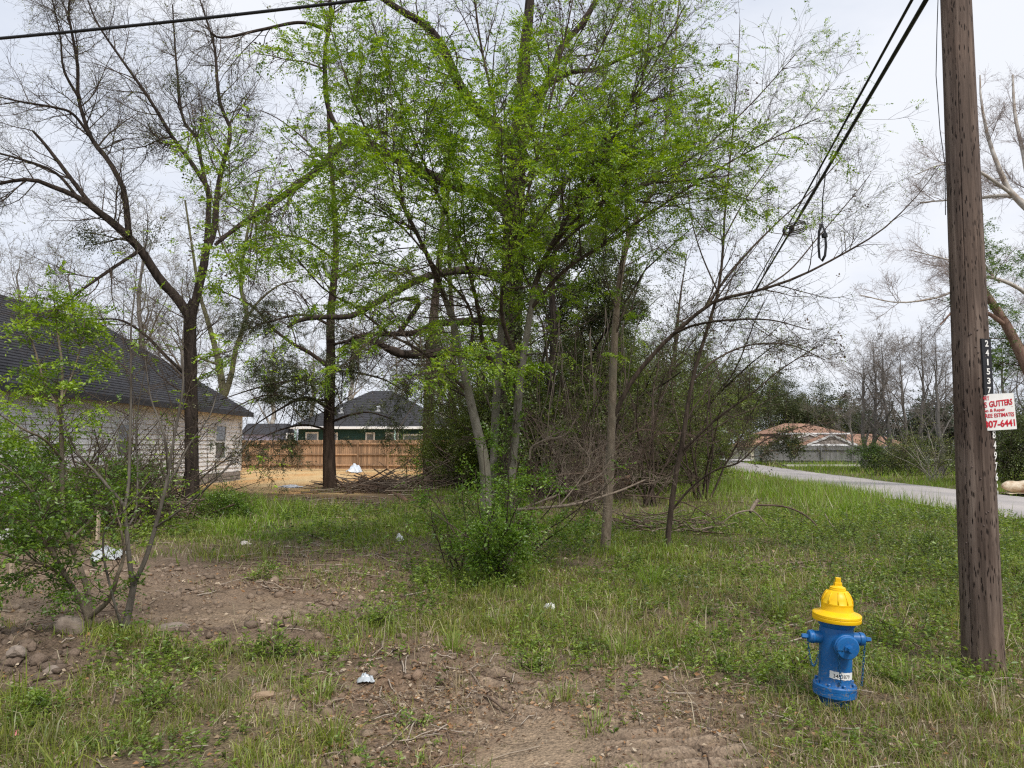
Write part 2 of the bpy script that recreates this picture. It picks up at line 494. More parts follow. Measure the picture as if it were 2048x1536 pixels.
# ------------------------------------------------------------------ road, cross street, pavement
m_road, t, b = new_mat("worn_asphalt")
n1 = noise(t, 60, 6, 0.7); n2 = noise(t, 0.9, 5, 0.6, stretch=(1, .25, 1))
r1 = ramp(t, n1.outputs['Fac'], [(0.3, (.30, .275, .265)), (0.7, (.47, .44, .425))])
r2 = ramp(t, n2.outputs['Fac'], [(0.35, (.82, .82, .82)), (0.65, (1.1, 1.08, 1.05))])
t.links.new(mixc(t, 1.0, r1.outputs['Color'], r2.outputs['Color'], 'MULTIPLY'), b.inputs['Base Color'])
b.inputs['Roughness'].default_value = 0.9; bump(t, b, n1.outputs['Fac'], 0.2, .01)
ysr = np.concatenate((np.arange(-40, 60, 1.0), np.arange(60, 76.1, 1.0)))
V = []; Fq = []
for k, y in enumerate(ysr):
    l = road_x(ROAD_L, y) + (vn(np.array([y * 1.3]), np.array([2.]), 5)[0] - .5) * .25; r = road_x(ROAD_R, y) + (vn(np.array([y * 1.3]), np.array([9.]), 5)[0] - .5) * .25
    for j in range(7):
        f = j / 6; x = l + (r - l) * f
        V.append((x, y, -.02 + .07 * (1 - (2 * f - 1) ** 4)))
for k in range(len(ysr) - 1):
    for j in range(6):
        Fq.append((k*7+j, k*7+j+1, (k+1)*7+j+1, (k+1)*7+j))
ro = link('road', mesh_np('road', np.array(V), [np.array(Fq)], smooth=True), m_road, kind='structure')
xs = np.linspace(-6, 90, 60)
V = [(x, y, .085 + (.006 if y > 76 and y < 82 else 0)) for x in xs for y in (73.5, 77, 81, 84)]
Fq = [(k*4+j, (k+1)*4+j, (k+1)*4+j+1, k*4+j+1) for k in range(len(xs)-1) for j in range(3)]
link('cross_street', mesh_np('cross_street', np.array(V), [np.array(Fq)]), m_road, kind='structure')
m_conc = simple('pale_concrete', (.50, .47, .42), .9, var=.15, scale=3, bmp=.2)
mb = MB(); mb.box(20.4, 44, 57.3, 58.5, -.12, .12, .02)
mb.build('pavement', m_conc, kind='structure')
mb = MB(); mb.box(8.4, 14.0, 66.5, 70.5, -.1, .10, .02)
mb.build('driveway', m_conc, kind='structure')
# ================================================================== house with pale siding (left)
m_siding, t, b = new_mat('white_siding')
n1 = noise(t, 3, 4, .6, stretch=(1, .3, 1))
r = ramp(t, n1.outputs['Fac'], [(.3, (.83, .81, .80)), (.7, (.88, .87, .86))]); t.links.new(r.outputs['Color'], b.inputs['Base Color']); b.inputs['Roughness'].default_value = .6
m_trim = simple('white_trim', (.74, .74, .73), .55, var=.05, scale=4)
m_shingle, t, b = new_mat('charcoal_shingles')
n1 = noise(t, 5, 5, .7, stretch=(1, 1, 3)); n2 = noise(t, 140, 3, .6)
r = ramp(t, n1.outputs['Fac'], [(.3, (.028, .028, .032)), (.55, (.052, .052, .058)), (.75, (.085, .085, .092))])
r2 = ramp(t, n2.outputs['Fac'], [(.3, (.6, .6, .6)), (.7, (1.3, 1.3, 1.3))])
t.links.new(mixc(t, 1.0, r.outputs['Color'], r2.outputs['Color'], 'MULTIPLY'), b.inputs['Base Color']); b.inputs['Roughness'].default_value = .95
bump(t, b, n2.outputs['Fac'], .3, .01)
m_glass, t, b = new_mat('window_glass')
b.inputs['Base Color'].default_value = (.16, .18, .20, 1); b.inputs['Roughness'].default_value = .06; b.inputs['Specular IOR Level'].default_value = .8
m_slab = simple('house_slab_concrete', (.30, .27, .25), .9, var=.2, scale=5, bmp=.2)

hx, hy0, hy1, zb, ze = -12.5, 10.0, 35.5, .42, 3.18
hroot = thing('siding_house', 'white sided house with a charcoal hip roof beside the orange soil', 'house', (hx, hy1, 0))
def loc(v): return tuple(np.array(v) - np.array((hx, hy1, 0)))
mb = MB(); mb.box(-7.4, -.02, hy0 - hy1, -.02, zb - .02, ze); mb.build('wall', m_siding, hroot)
mb = MB(); mb.box(-7.5, .03, hy0 - hy1, .03, -.2, zb - .021); mb.build('foundation', m_slab, hroot)
ex = (ze - zb) / 16
bm_ = MB()
bm_.poly([(0, hy0 - hy1, 0), (.048, hy0 - hy1, 0), (.010, hy0 - hy1, ex + .02), (0, hy0 - hy1, ex + .02), (0, 0, 0), (.048, 0, 0), (.010, 0, ex + .02), (0, 0, ex + .02)],
         [(0, 1, 2, 3), (7, 6, 5, 4), (1, 5, 6, 2), (0, 4, 5, 1), (3, 2, 6, 7)])
me = bm_.mesh('siding_board')
for k in range(16):
    link('siding_board', me, m_siding, hroot, (-.018, -.0, zb + k * ex))
mb = MB(); mb.box(.0, .055, -.14, .055, zb, ze, .005); mb.build('corner_trim', m_trim, hroot)
for (ya, yb, za, zc) in ((24.35, 25.15, 1.25, 2.25), (32.4, 33.5, 1.05, 2.4), (17.2, 18.4, 1.05, 2.4)):
    f = MB()
    y0, y1 = ya - hy1, yb - hy1
    f.box(.0, .075, y0 - .1, y0, za - .1, zc + .1, .004); f.box(.0, .075, y1, y1 + .1, za - .1, zc + .1, .004)
    f.box(.0, .073, y0, y1, zc, zc + .1, .004); f.box(.0, .085, y0 - .04, y1 + .04, za - .13, za, .004)
    wf = f.build('window', m_trim, hroot)
    g = MB(); g.box(.0, .038, y0, y1, za, zc); g.build('pane', m_glass, wf)
    g = MB(); g.box(.039, .056, y0, y1, (za + zc) / 2 - .025, (za + zc) / 2 + .025); g.build('meeting_rail', m_trim, wf)
# roof
ov = .42
ex1 = hx + ov; ey1 = hy1 + ov; rx_, rz_, ry1 = -16.2, 6.35, 30.0
zeo = ze - .12
wx0 = 2 * rx_ - ex1
mb = MB()
A = (ex1, hy0, zeo); Bc = (ex1, ey1, zeo); D = (wx0, hy0, zeo); E_ = (wx0, ey1, zeo); R0 = (rx_, hy0, rz_); R1 = (rx_, ry1, rz_)
vs = [loc(v) for v in (A, Bc, D, E_, R0, R1)]
mb.poly(vs, [(0, 1, 5, 4), (1, 3, 5), (3, 2, 4, 5), (0, 2, 3, 1), (0, 4, 2)])
rf = mb.build('roof', m_shingle, hroot)
slope = math.hypot(ex1 - rx_, rz_ - zeo)
NC = 34
for k in range(NC):
    f0, f1 = k / NC, (k + 1.15) / NC
    f1 = min(f1, 1.0)
    def row(f, dz):
        x = ex1 + (rx_ - ex1) * f; z = zeo + (rz_ - zeo) * f
        yh = ey1 + (ry1 - ey1) * f
        return x, z + dz, yh
    xa, za, ya = row(f0, .045); xb, zb2, yb = row(f1, .012)
    s = MB()
    s.poly([loc(v) for v in ((xa, hy0, za), (xa, ya, za), (xb, yb, zb2), (xb, hy0, zb2), (xa, hy0, za - .04), (xa, ya, za - .04))],
           [(0, 1, 2, 3), (4, 5, 1, 0), (5, 2, 1)])
    s.build('shingle_course', m_shingle, rf)
mb = MB(); mb.box(ex1 - .02 - hx, ex1 + .02 - hx, hy0 - hy1, ey1 - hy1, zeo - .17, zeo + .02, .004); mb.build('fascia', simple('dark_fascia', (.035, .035, .04), .6), hroot)
mb = MB(); mb.box(-.018, ov - .021, hy0 - hy1, ey1 - hy1 - .05, zeo - .155, zeo - .13); mb.build('soffit', simple('tan_soffit', (.36, .30, .24), .8), hroot)
mb = MB(); mb.box(-2.72, -2.38, -11.2, -10.6, 5.3, 5.62, .03); v_ = mb.build('roof_vent', simple('grey_vent', (.06, .06, .065), .5), hroot)

# ================================================================== cedar fence
m_cedar, t, b = new_mat('cedar')
oi = t.nodes.new('ShaderNodeObjectInfo')
n1 = noise(t, 3.0, 6, .65, stretch=(4, 4, .35)); n2 = noise(t, 6, 3, .5)
r = ramp(t, n1.outputs['Fac'], [(.3, (.19, .12, .074)), (.55, (.36, .235, .145)), (.75, (.54, .38, .25))])
r2 = ramp(t, oi.outputs['Random'], [(0, (.62, .62, .62)), (.5, (1, .97, .94)), (1, (1.38, 1.32, 1.25))])
r3 = ramp(t, n2.outputs['Fac'], [(.62, (1, 1, 1)), (.72, (.35, .3, .28))])
c = mixc(t, 1.0, r.outputs['Color'], r2.outputs['Color'], 'MULTIPLY'); c = mixc(t, .6, c, r3.outputs['Color'], 'MULTIPLY')
t.links.new(c, b.inputs['Base Color']); b.inputs['Roughness'].default_value = .85; bump(t, b, n1.outputs['Fac'], .25, .01)
def board_fence(name, label, a, b_, hgt, mat, pick_w=.138, bay=2.02, gap=.006, z0=0., rails=(.28, .95, 1.62), viewer_side=True, dog=True, th=.017):
    a = np.array(a, float); b_ = np.array(b_, float); d = b_ - a; Ln = np.hypot(d[0], d[1]); ang = math.atan2(d[1], d[0])
    rt = thing(name, label, 'fence', (a[0], a[1], z0), ang)
    cdog = .03 if dog else 0.0
    pm = MB()
    w2 = pick_w - gap
    prof = [(0, .03), (w2, .03), (w2, hgt - cdog), (w2 - cdog, hgt), (cdog, hgt), (0, hgt - cdog)]
    pm.poly([(x, 0, z) for x, z in prof] + [(x, th, z) for x, z in prof],
            [(0, 1, 2, 3, 4, 5), (11, 10, 9, 8, 7, 6)] + [(i, i + 6, (i + 1) % 6 + 6, (i + 1) % 6) for i in range(6)])
    me = pm.mesh('picket')
    n = int(Ln / pick_w); rr = random.Random(3)
    for k in range(n):
        o = link('picket', me, mat, rt, (k * pick_w, rr.uniform(-.003, .003), rr.uniform(-.012, .012)))
    for k in range(int(Ln / bay) + 1):
        m_ = MB(); m_.box(k * bay - .045, k * bay + .045, -.125, -.035, -.3, hgt - .12, .006); m_.build('post', mat, rt)
    for z in rails:
        for k in range(int(Ln / bay)):
            m_ = MB(); m_.box(k * bay + .0465, (k + 1) * bay - .0465, -.075, -.008, z - .045, z + .045, .005); m_.build('rail', mat, rt)
    return rt
board_fence('cedar_fence', 'long reddish cedar picket fence with posts and rails behind the sandy yard', (-19.5, 50.6), (9.6, 44.2), 1.86, m_cedar, z0=.06)

# ================================================================== green house behind the fence
m_green, t, b = new_mat('dark_green_siding')
wv = t.nodes.new('ShaderNodeTexNoise'); wv.inputs['Scale'].default_value = 2
r = ramp(t, wv.outputs['Fac'], [(.3, (.020, .060, .052)), (.7, (.028, .080, .068))]); t.links.new(r.outputs['Color'], b.inputs['Base Color']); b.inputs['Roughness'].default_value = .55
m_mint = simple('mint_post_paint', (.45, .66, .62), .5, var=.05)
gY = 60.0
g0, g1 = P(575, 853, gY)[0], P(915, 853, gY)[0]
gr = thing('green_house', 'dark green house with black hip roof and white window frames behind the cedar fence', 'house', (g0, gY, 0))
gw = g1 - g0
mb = MB(); mb.box(.5, gw - .5, 1.3, 10, 0, 2.95); mb.build('wall', m_green, gr)
me_b = MB(); me_b.poly([(0, 0, 0), (gw - 1, 0, 0), (gw - 1, .02, .19), (0, .02, .19), (0, .03, 0), (gw - 1, .03, 0)], [(0, 1, 2, 3), (0, 4, 5, 1)])
me_b = me_b.mesh('siding_board')
for k in range(15):
    link('siding_board', me_b, m_green, gr, (.5, 1.268, .1 + k * .185))
apx0, apx1 = P(744, 785, gY + 5.5)[0] - g0, P(782, 785, gY + 5.5)[0] - g0
ez, rz = 3.02, 6.2
mb = MB(); mb.poly([(0, .4, ez), (gw, .4, ez), (gw, 10.6, ez), (0, 10.6, ez), (apx0, 5.5, rz), (apx1, 5.5, rz)], [(0, 1, 5, 4), (1, 2, 5), (2, 3, 4, 5), (3, 0, 4), (0, 3, 2, 1)])
grf = mb.build('roof', m_shingle, gr)
for k in range(22):
    f0, f1 = k / 22, min(1, (k + 1.12) / 22)
    def rw(f, dz): return (apx0 * f, .4 + 5.1 * f, ez + (rz - ez) * f + dz), (gw + (apx1 - gw) * f, .4 + 5.1 * f, ez + (rz - ez) * f + dz)
    (p0, p1), (q0, q1) = rw(f0, .05), rw(f1, .015)
    MB().poly([p0, p1, q1, q0, (p0[0], p0[1], p0[2] - .045), (p1[0], p1[1], p1[2] - .045)], [(0, 1, 2, 3), (4, 5, 1, 0)]).build('shingle_course', m_shingle, grf)
mb = MB(); mb.box(0.02, gw - .02, .30, .39, ez - .17, ez + .03, .01); mb.build('gutter', m_trim, gr)
def gwin(x0p, x1p, ytop, ybot, y=1.24):
    x0, x1 = P(x0p, 870, gY + y)[0] - g0, P(x1p, 870, gY + y)[0] - g0
    zt, zb_ = P(700, ytop, gY + y)[2], .9
    f = MB(); f.box(x0, x0 + .12, y - .04, y, zb_, zt, .004); f.box(x1 - .12, x1, y - .04, y, zb_, zt, .004)
    f.box(x0 + .12, x1 - .12, y - .04, y, zt - .13, zt, .004); f.box(x0 + .12, x1 - .12, y - .04, y, zb_, zb_ + .12, .004)
    wf = f.build('window', m_trim, gr)
    MB().box(x0 + .12, x1 - .12, y - .012, y + .006, zb_ + .12, zt - .13).build('pane', m_glass, wf)
gwin(611, 637, 864, 885); gwin(664, 676, 865, 885); gwin(731, 750, 865, 885); gwin(771, 798, 865, 885); gwin(806, 852, 868, 885); gwin(572, 590, 866, 885)
for xp in (591, 790, 852):
    x = P(xp, 870, gY + .5)[0] - g0
    MB().box(x - .07, x + .07, .42, .56, 0, ez - .17, .01).build('porch_post', m_mint, gr)
m_galv = simple('galvanised_metal', (.62, .63, .64), .35, .6, var=.1)
for (xp, yp) in ((757, 822), (685, 826)):
    q = P(xp, yp, gY + 2.6)
    f = (q[2] - ez) / (rz - ez); yy = .4 + 5.1 * f; x = q[0] - g0; z = ez + (rz - ez) * f
    mb = MB(); mb.lathe([(.13, -.15), (.13, .22), (.2, .25), (.2, .33), (.1, .42), (.02, .44)], 12); mb.build('roof_vent', m_galv, gr, (x, yy, z))
    mb = MB(); mb.box(-.22, .22, -.2, .2, -.06, .02); mb.build('vent_flashing', m_galv, gr, (x, yy - .02, z))
mb = MB(); mb.tube([(0, 0, -.2), (0, 0, .9)], .04); mb.build('vent_pipe', simple('black_pipe', (.03, .03, .03)), gr, (P(843, 800, gY + 4)[0] - g0, 4, 5.2))

# a pale neighbour glimpsed between the houses
q0, q1 = P(486, 880, 70)[0], P(560, 880, 70)[0]
bh = thing('shed', 'pale lavender shed with grey roof glimpsed over the cedar fence beside white house', 'shed', (q0, 70, 0))
MB().box(0, q1 - q0, 0, 4, 0, 2.6).build('wall', simple('lavender_paint', (.48, .47, .62), .6), bh)
MB().poly([(-.3, -.3, 2.55), (q1 - q0 + .3, -.3, 2.55), (q1 - q0 + .3, 2, 3.6), (-.3, 2, 3.6), (-.3, 4.3, 2.55), (q1 - q0 + .3, 4.3, 2.55)], [(0, 1, 2, 3), (3, 2, 5, 4), (0, 3, 4), (1, 5, 2), (0, 4, 5, 1)]).build('roof', m_shingle, bh)

# ================================================================== red roofed house at the end of the road
def roof_mat(name, cols):
    m, t, b = new_mat(name)
    n1 = noise(t, 2.2, 6, .7, stretch=(1, 1, 6)); n2 = noise(t, 30, 3, .6)
    r = ramp(t, n1.outputs['Fac'], [(.3, cols[0]), (.7, cols[1])]); r2 = ramp(t, n2.outputs['Fac'], [(.3, (.75, .75, .75)), (.7, (1.2, 1.2, 1.2))])
    t.links.new(mixc(t, 1.0, r.outputs['Color'], r2.outputs['Color'], 'MULTIPLY'), b.inputs['Base Color']); b.inputs['Roughness'].default_value = .95
    return m
m_rroof = roof_mat('terracotta_shingles', ((.25, .135, .09), (.36, .215, .15)))
m_broof = roof_mat('brown_shingles', ((.11, .065, .05), (.17, .10, .075)))
m_gable = simple('taupe_siding', (.26, .225, .20), .8, var=.1, scale=3)
m_cream = simple('cream_stucco', (.58, .52, .42), .8, var=.08, scale=4)
hY = 86.0
def W(px, py, Y): return P(px, py, Y)
rh = thing('terracotta_roof_house', 'low house with terracotta shingle roofs and a gabled patio behind the weathered grey fence', 'house', (24, hY, 0))
def rl(v): return tuple(np.array(v) - np.array((24, hY, 0)))
def prism(name, mat, x0, x1, y0, y1, z0, z1, hipl, hipr, ym=None):
    """hip or gable roof: eave z0, ridge z1 along x"""
    ym = ym or (y0 + y1) / 2
    v = [(x0, y0, z0), (x1, y0, z0), (x1, y1, z0), (x0, y1, z0), (x0 + hipl, ym, z1), (x1 - hipr, ym, z1)]
    return MB().poly([rl(p) for p in v], [(0, 1, 5, 4), (1, 2, 5), (2, 3, 4, 5), (3, 0, 4), (0, 3, 2, 1)]).build(name, mat, rh)
# main mass
xa, xb = W(1535, 880, hY)[0], W(1835, 880, hY)[0]
MB().box(xa - 24 + .4, xb - 24 - .4, .8, 9, 0, 1.15).build('wall', m_gable, rh)
prism('roof', m_rroof, W(1660, 870, hY)[0], W(1842, 870, hY)[0], hY - .4, hY + 11, W(1700, 899, hY)[2] + .1, W(1700, 868, hY + 5.5)[2], .4, 2.5)
prism('roof', m_rroof, W(1556, 866, hY + 1)[0], W(1700, 866, hY + 1)[0], hY + 1, hY + 11, W(1600, 866.5, hY + 1)[2], W(1600, 847, hY + 6)[2], 2.5, 3.2)
m_trim2 = simple('dull_trim', (.52, .51, .49), .6)
MB().box(W(1556, 866, hY + .9)[0] - 24, W(1700, 866, hY + .9)[0] - 24, .80, .93, W(1600, 868.5, hY + .9)[2], W(1600, 866, hY + .9)[2] + .03).build('fascia', m_trim, rh)
MB().box(W(1562, 866, hY + 1.6)[0] - 24, W(1694, 866, hY + 1.6)[0] - 24, 1.6, 10.6, 2.3, W(1600, 867, hY + 1)[2]).build('upper_wall', m_gable, rh)
prism('roof', m_rroof, W(1496, 893, hY - 1)[0], W(1580, 893, hY - 1)[0], hY - 1, hY + 8, W(1530, 893, hY - 1)[2], W(1530, 873, hY + 3.5)[2], 2.2, .3)
MB().box(W(1498, 893, hY)[0] - 24, W(1560, 893, hY)[0] - 24, -.7, 7, 0, W(1530, 893.5, hY - .7)[2]).build('garage_wall', m_cream, rh)
# dark gable wing and the patio gable, ridges towards the viewer
def gable(px_l, px_r, px_p, y_e, y_p, Y0, Y1, mat_l, mat_r, face):
    L_, R_, T_ = W(px_l, y_e, Y0), W(px_r, y_e, Y0), W(px_p, y_p, Y0)
    dY = np.array((0, Y1 - Y0, 0))
    MB().poly([rl(v) for v in (L_, T_, T_ + dY, L_ + dY)]).build('roof', mat_l, rh)
    MB().poly([rl(v) for v in (T_, R_, R_ + dY, T_ + dY)]).build('roof', mat_r, rh)
    o = np.array((0, .12, 0))
    MB().poly([rl(v + o) for v in (L_, R_, T_)]).build('gable_face', face, rh)
    for a_, c_ in ((L_, T_), (T_, R_)):
        u = np.array((0, 0, .14))
        MB().poly([rl(v) for v in (a_ - u, c_ - u, c_ + u * .6, a_ + u * .6, a_ - u + o * .8, c_ - u + o * .8, c_ + u * .6 + o * .8, a_ + u * .6 + o * .8)],
                  [(0, 1, 2, 3), (7, 6, 5, 4), (3, 2, 6, 7), (0, 4, 5, 1)]).build('bargeboard', m_trim2, rh)
gable(1558, 1668, 1621, 884, 867.5, hY - 3, hY + 3, m_broof, m_rroof, m_gable)
gable(1614, 1716, 1664, 890, 870, hY - 6, hY + 2, m_rroof, m_rroof, m_gable)
MB().box(W(1560, 890, hY - 2.5)[0] - 24, W(1620, 890, hY - 2.5)[0] - 24, -2.5, 0, 0, W(1590, 885, hY - 2.5)[2]).build('wing_wall', simple('slate_wall', (.30, .29, .29), .8), rh)
wx_ = W(1568, 890, hY - 2.6)[0] - 24
f_ = MB().box(wx_ - .25, wx_ + .25, -2.58, -2.51, .9, 2.1).build('window', m_trim, rh); MB().box(wx_ - .17, wx_ + .17, -2.6, -2.585, 1.0, 2.0).build('pane', m_glass, f_)
for xp in (1617, 1637, 1675, 1694, 1712):
    x = W(xp, 892, hY - 5.8)[0] - 24; zt = W(xp, 890.5, hY - 5.8)[2]
    mb = MB(); mb.box(x - .09, x + .09, -5.9, -5.72, 0, zt)
    for s in (-1, 1): mb.tube([(x, -5.81, zt - .5), (x + s * .38, -5.81, zt)], .05, 4)
    mb.build('patio_post', simple('dark_timber', (.05, .035, .03), .8), rh)
MB().box(W(1617, 890, hY - 5.9)[0] - 24, W(1713, 890, hY - 5.9)[0] - 24, -5.95, -5.68, W(1650, 891, hY - 5.9)[2] - .05, W(1650, 889, hY - 5.9)[2] + .05).build('patio_beam', m_trim, rh)

m_grey, t, b = new_mat('weathered_grey_boards')
oi = t.nodes.new('ShaderNodeObjectInfo'); n1 = noise(t, 3.0, 6, .65, stretch=(4, 4, .35))
r = ramp(t, n1.outputs['Fac'], [(.3, (.15, .145, .14)), (.7, (.33, .32, .31))]); r2 = ramp(t, oi.outputs['Random'], [(0, (.75, .75, .75)), (1, (1.2, 1.2, 1.2))])
t.links.new(mixc(t, 1.0, r.outputs['Color'], r2.outputs['Color'], 'MULTIPLY'), b.inputs['Base Color']); b.inputs['Roughness'].default_value = .9
fa = G(1512, 922); fb_ = G(1800, 930)
board_fence('weathered_fence', 'weathered grey board fence in front of the terracotta roofed house', (W(1526, 900, 68)[0], 68), (W(1860, 900, 62)[0], 62), 1.55, m_grey, pick_w=.15, bay=2.4, rails=(.3, 1.2), dog=False)
gt = thing('metal_gate', 'dark metal yard gate between cream wall and weathered fence', 'gate', (W(1509, 900, 68)[0], 68.2, 0))
gwid = W(1528, 900, 68)[0] - W(1509, 900, 68)[0]
m_dark = simple('dark_metal', (.05, .055, .06), .5)
mb = MB(); mb.box(0, .06, 0, .05, .05, 1.6); mb.box(gwid - .1, gwid - .04, 0, .05, .05, 1.6); mb.box(.06, gwid - .1, 0, .05, 1.5, 1.58); mb.box(.06, gwid - .1, 0, .05, .1, .18); mb.build('gate_frame', m_dark, gt)
for k in range(6): MB().box(.08 + k * (gwid - .2) / 6, .08 + k * (gwid - .2) / 6 + .11, .01, .03, .18, 1.5).build('gate_panel', simple('grey_gate_sheet', (.16, .17, .17), .6), gt)

# street sign post
sp = W(1584, 890, 63)
sg = thing('street_sign', 'thin street sign post with teal name blade and two yellow panels by the road end', 'sign', (sp[0], 63, 0))
MB().tube([(0, 0, -.2), (0, 0, W(1584, 868, 63)[2])], .035, 8).build('post', m_galv, sg)
m_yel = simple('yellow_sign', (.75, .50, .02), .5, var=.05); m_teal = simple('teal_sign', (.03, .28, .27), .5, var=.05)
z_ = W(1584, 889.5, 63)[2]
MB().box(-.40, -.10, -.05, -.03, z_ - .18, z_ + .10, .004).build('yellow_panel', m_yel, sg)
MB().box(.14, .36, -.05, -.03, z_ - .12, z_ + .10, .004).build('yellow_panel', m_yel, sg)
MB().box(-.12, .2, -.06, -.04, z_ - .16, z_ + .28, .004).build('name_blade', m_teal, sg)

# ================================================================== cars
m_tyre = simple('tyre_rubber', (.02, .02, .02), .85); m_rim = simple('rim_alloy', (.5, .5, .52), .3, .8)
m_wind, t, b = new_mat('car_glass'); b.inputs['Base Color'].default_value = (.03, .035, .04, 1); b.inputs['Roughness'].default_value = .03; b.inputs['Specular IOR Level'].default_value = 1.0
m_lamp, t, b = new_mat('lamp_lens'); b.inputs['Base Color'].default_value = (.75, .76, .78, 1); b.inputs['Roughness'].default_value = .1
def paint(name, col):
    m, t, b = new_mat(name); b.inputs['Base Color'].default_value = (*col, 1); b.inputs['Roughness'].default_value = .25; b.inputs['Coat Weight'].default_value = .6; b.inputs['Coat Roughness'].default_value = .05
    return m
def car(name, label, loc_, rotz, col, tall=1.0):
    """length along y, front towards -y"""
    rt = thing(name, label, 'car', loc_, rotz)
    pm = paint(name + '_paint', col)
    h = tall
    st_ = [(-2.25, .62, .45, .62), (-2.15, .80, .30, .74), (-1.6, .86, .24, .86 * h), (-.75, .89, .22, .97 * h), (0, .90, .22, .98 * h), (1.1, .90, .22, 1.0 * h), (1.8, .87, .26, 1.0 * h), (2.2, .80, .32, .92 * h), (2.28, .66, .45, .78 * h)]
    V = []; F = []
    for (y, hw, zb_, zt) in st_:
        V += [(-hw * .9, y, zb_), (-hw, y, zb_ + .15), (-hw, y, (zb_ + zt) / 2), (-hw * .97, y, zt - .08), (-hw * .86, y, zt), (0, y, zt + .025), (hw * .86, y, zt), (hw * .97, y, zt - .08), (hw, y, (zb_ + zt) / 2), (hw, y, zb_ + .15), (hw * .9, y, zb_)]
    n = 11
    for k in range(len(st_) - 1):
        for j in range(n):
            F.append((k*n+j, k*n+(j+1)%n, (k+1)*n+(j+1)%n, (k+1)*n+j))
    F.append(tuple(range(n))); F.append(tuple((len(st_)-1)*n + j for j in range(n))[::-1])
    MB().add(V, F).build('body', pm, rt, smooth=True, angle=35)
    zs = .95 * h; zr = 1.45 * h + .05
    cb = [(-.95, .80, zs), (-.25, .66, zr - .03), (.3, .67, zr), (1.2, .66, zr - .04), (1.95, .78, zs + .02)]
    V = []; F = []
    for (y, hw, z) in cb: V += [(-hw, y, z), (hw, y, z)]
    top = [(0, 1), (2, 3), (4, 5), (6, 7), (8, 9)]
    MB().poly([V[2], V[3], V[5], V[4], V[6], V[7]], [(0, 1, 2, 3), (3, 2, 5, 4)]).build('roof', pm, rt, smooth=True)
    MB().poly([V[0], V[1], V[3], V[2]]).build('windshield', m_wind, rt)
    MB().poly([V[6], V[7], V[9], V[8]]).build('rear_window', m_wind, rt)
    for s in (0, 1):
        q = [V[0 + s], V[2 + s], V[4 + s], V[6 + s], V[8 + s]]
        MB().poly(q).build('side_window', m_wind, rt)
        x = (-1 if s == 0 else 1)
        MB().box(x * .98 - .09, x * .98 + .09, -.78, -.68, .98 * h, 1.1 * h, .02).build('wing_mirror', pm, rt)
        MB().box(x * .60 - .16, x * .60 + .16, -2.235, -2.12, .60, .72, .02).build('headlight', m_lamp, rt)
        for y in (-1.4, 1.4):
            M_ = Matrix.Translation((x * .80, y, .32)) @ Matrix.Rotation(math.pi / 2, 4, 'Y')
            wl = MB().lathe([(.20, -.11), (.30, -.11), (.33, -.06), (.33, .06), (.30, .11), (.20, .11)], 20, M_).build('wheel', m_tyre, rt)
            MB().lathe([(.02, -.115), (.2, -.10), (.2, .10), (.02, .115)], 14, M_).build('rim', m_rim, wl)
    MB().box(-.42, .42, -2.262, -2.2, .42, .56, .02).build('grille', m_tyre, rt)
    MB().box(-.2, .2, -2.285, -2.263, .38, .50).build('number_plate', m_trim, rt)
    return rt
cc_ = G(1440, 942)
car('parked_car', 'dark car parked at the road edge facing the grassy verge', (cc_[0], 50.5, .06), math.radians(-8), (.02, .022, .024), 1.08)
cw_ = P(1392, 925, 60)
car('parked_car', 'white car standing side-on past the dark parked car', (cw_[0], 61.5, .0), math.radians(78), (.78, .78, .78))
# ================================================================== fire hydrant
m_blue, t, b = new_mat('hydrant_blue_paint')
n1 = noise(t, 9, 5, .6); n2 = noise(t, 60, 4, .6)
r = ramp(t, n1.outputs['Fac'], [(.3, (.004, .085, .27)), (.7, (.008, .135, .39))])
r2 = ramp(t, n2.outputs['Fac'], [(.54, (0, 0, 0)), (.66, (1, 1, 1))])
sx = node(t, 'ShaderNodeSeparateXYZ'); tcx = t.nodes.new('ShaderNodeTexCoord'); t.links.new(tcx.outputs['Object'], sx.inputs[0])
rz2 = ramp(t, sx.outputs['Z'], [(.04, (1, 1, 1)), (.15, (.75, .75, .75)), (.30, (.12, .12, .12))])
f_ = mixc(t, 1.0, r2.outputs['Color'], rz2.outputs['Color'], 'MULTIPLY')
t.links.new(mixc(t, f_, r.outputs['Color'], (.20, .19, .17)), b.inputs['Base Color'])
b.inputs['Roughness'].default_value = .42; b.inputs['Specular IOR Level'].default_value = .45
bump(t, b, n2.outputs['Fac'], .12, .004)
m_yellow, t, b = new_mat('hydrant_yellow_paint')
n1 = noise(t, 12, 5, .6)
r = ramp(t, n1.outputs['Fac'], [(.3, (.78, .44, .002)), (.7, (.90, .56, .004))]); n3 = noise(t, 90, 3, .6); r3 = ramp(t, n3.outputs['Fac'], [(.66, (0, 0, 0)), (.72, (.6, .6, .6))]); t.links.new(mixc(t, r3.outputs['Color'], r.outputs['Color'], (.30, .17, .03)), b.inputs['Base Color'])
b.inputs['Roughness'].default_value = .42; b.inputs['Specular IOR Level'].default_value = .4; bump(t, b, n1.outputs['Fac'], .08, .004)
hp = GP(1668, 1411)
hyd = thing('fire_hydrant', 'blue fire hydrant with a bright yellow bonnet standing in patchy grass', 'fire hydrant', (hp[0], hp[1], hp[2] - .01), math.radians(4))
hyd.rotation_euler = (math.radians(1), math.radians(3.2), math.radians(-6))
MB().lathe([(.088, -.25), (.088, .02), (.092, .075)], 32).build('lower_barrel', m_blue, hyd, smooth=True, angle=40)
MB().lathe([(.120, .078), (.127, .084), (.127, .116), (.127, .117), (.124, .119), (.127, .121), (.127, .142), (.120, .149)], 40).build('base_flange', m_blue, hyd, smooth=True, angle=30)
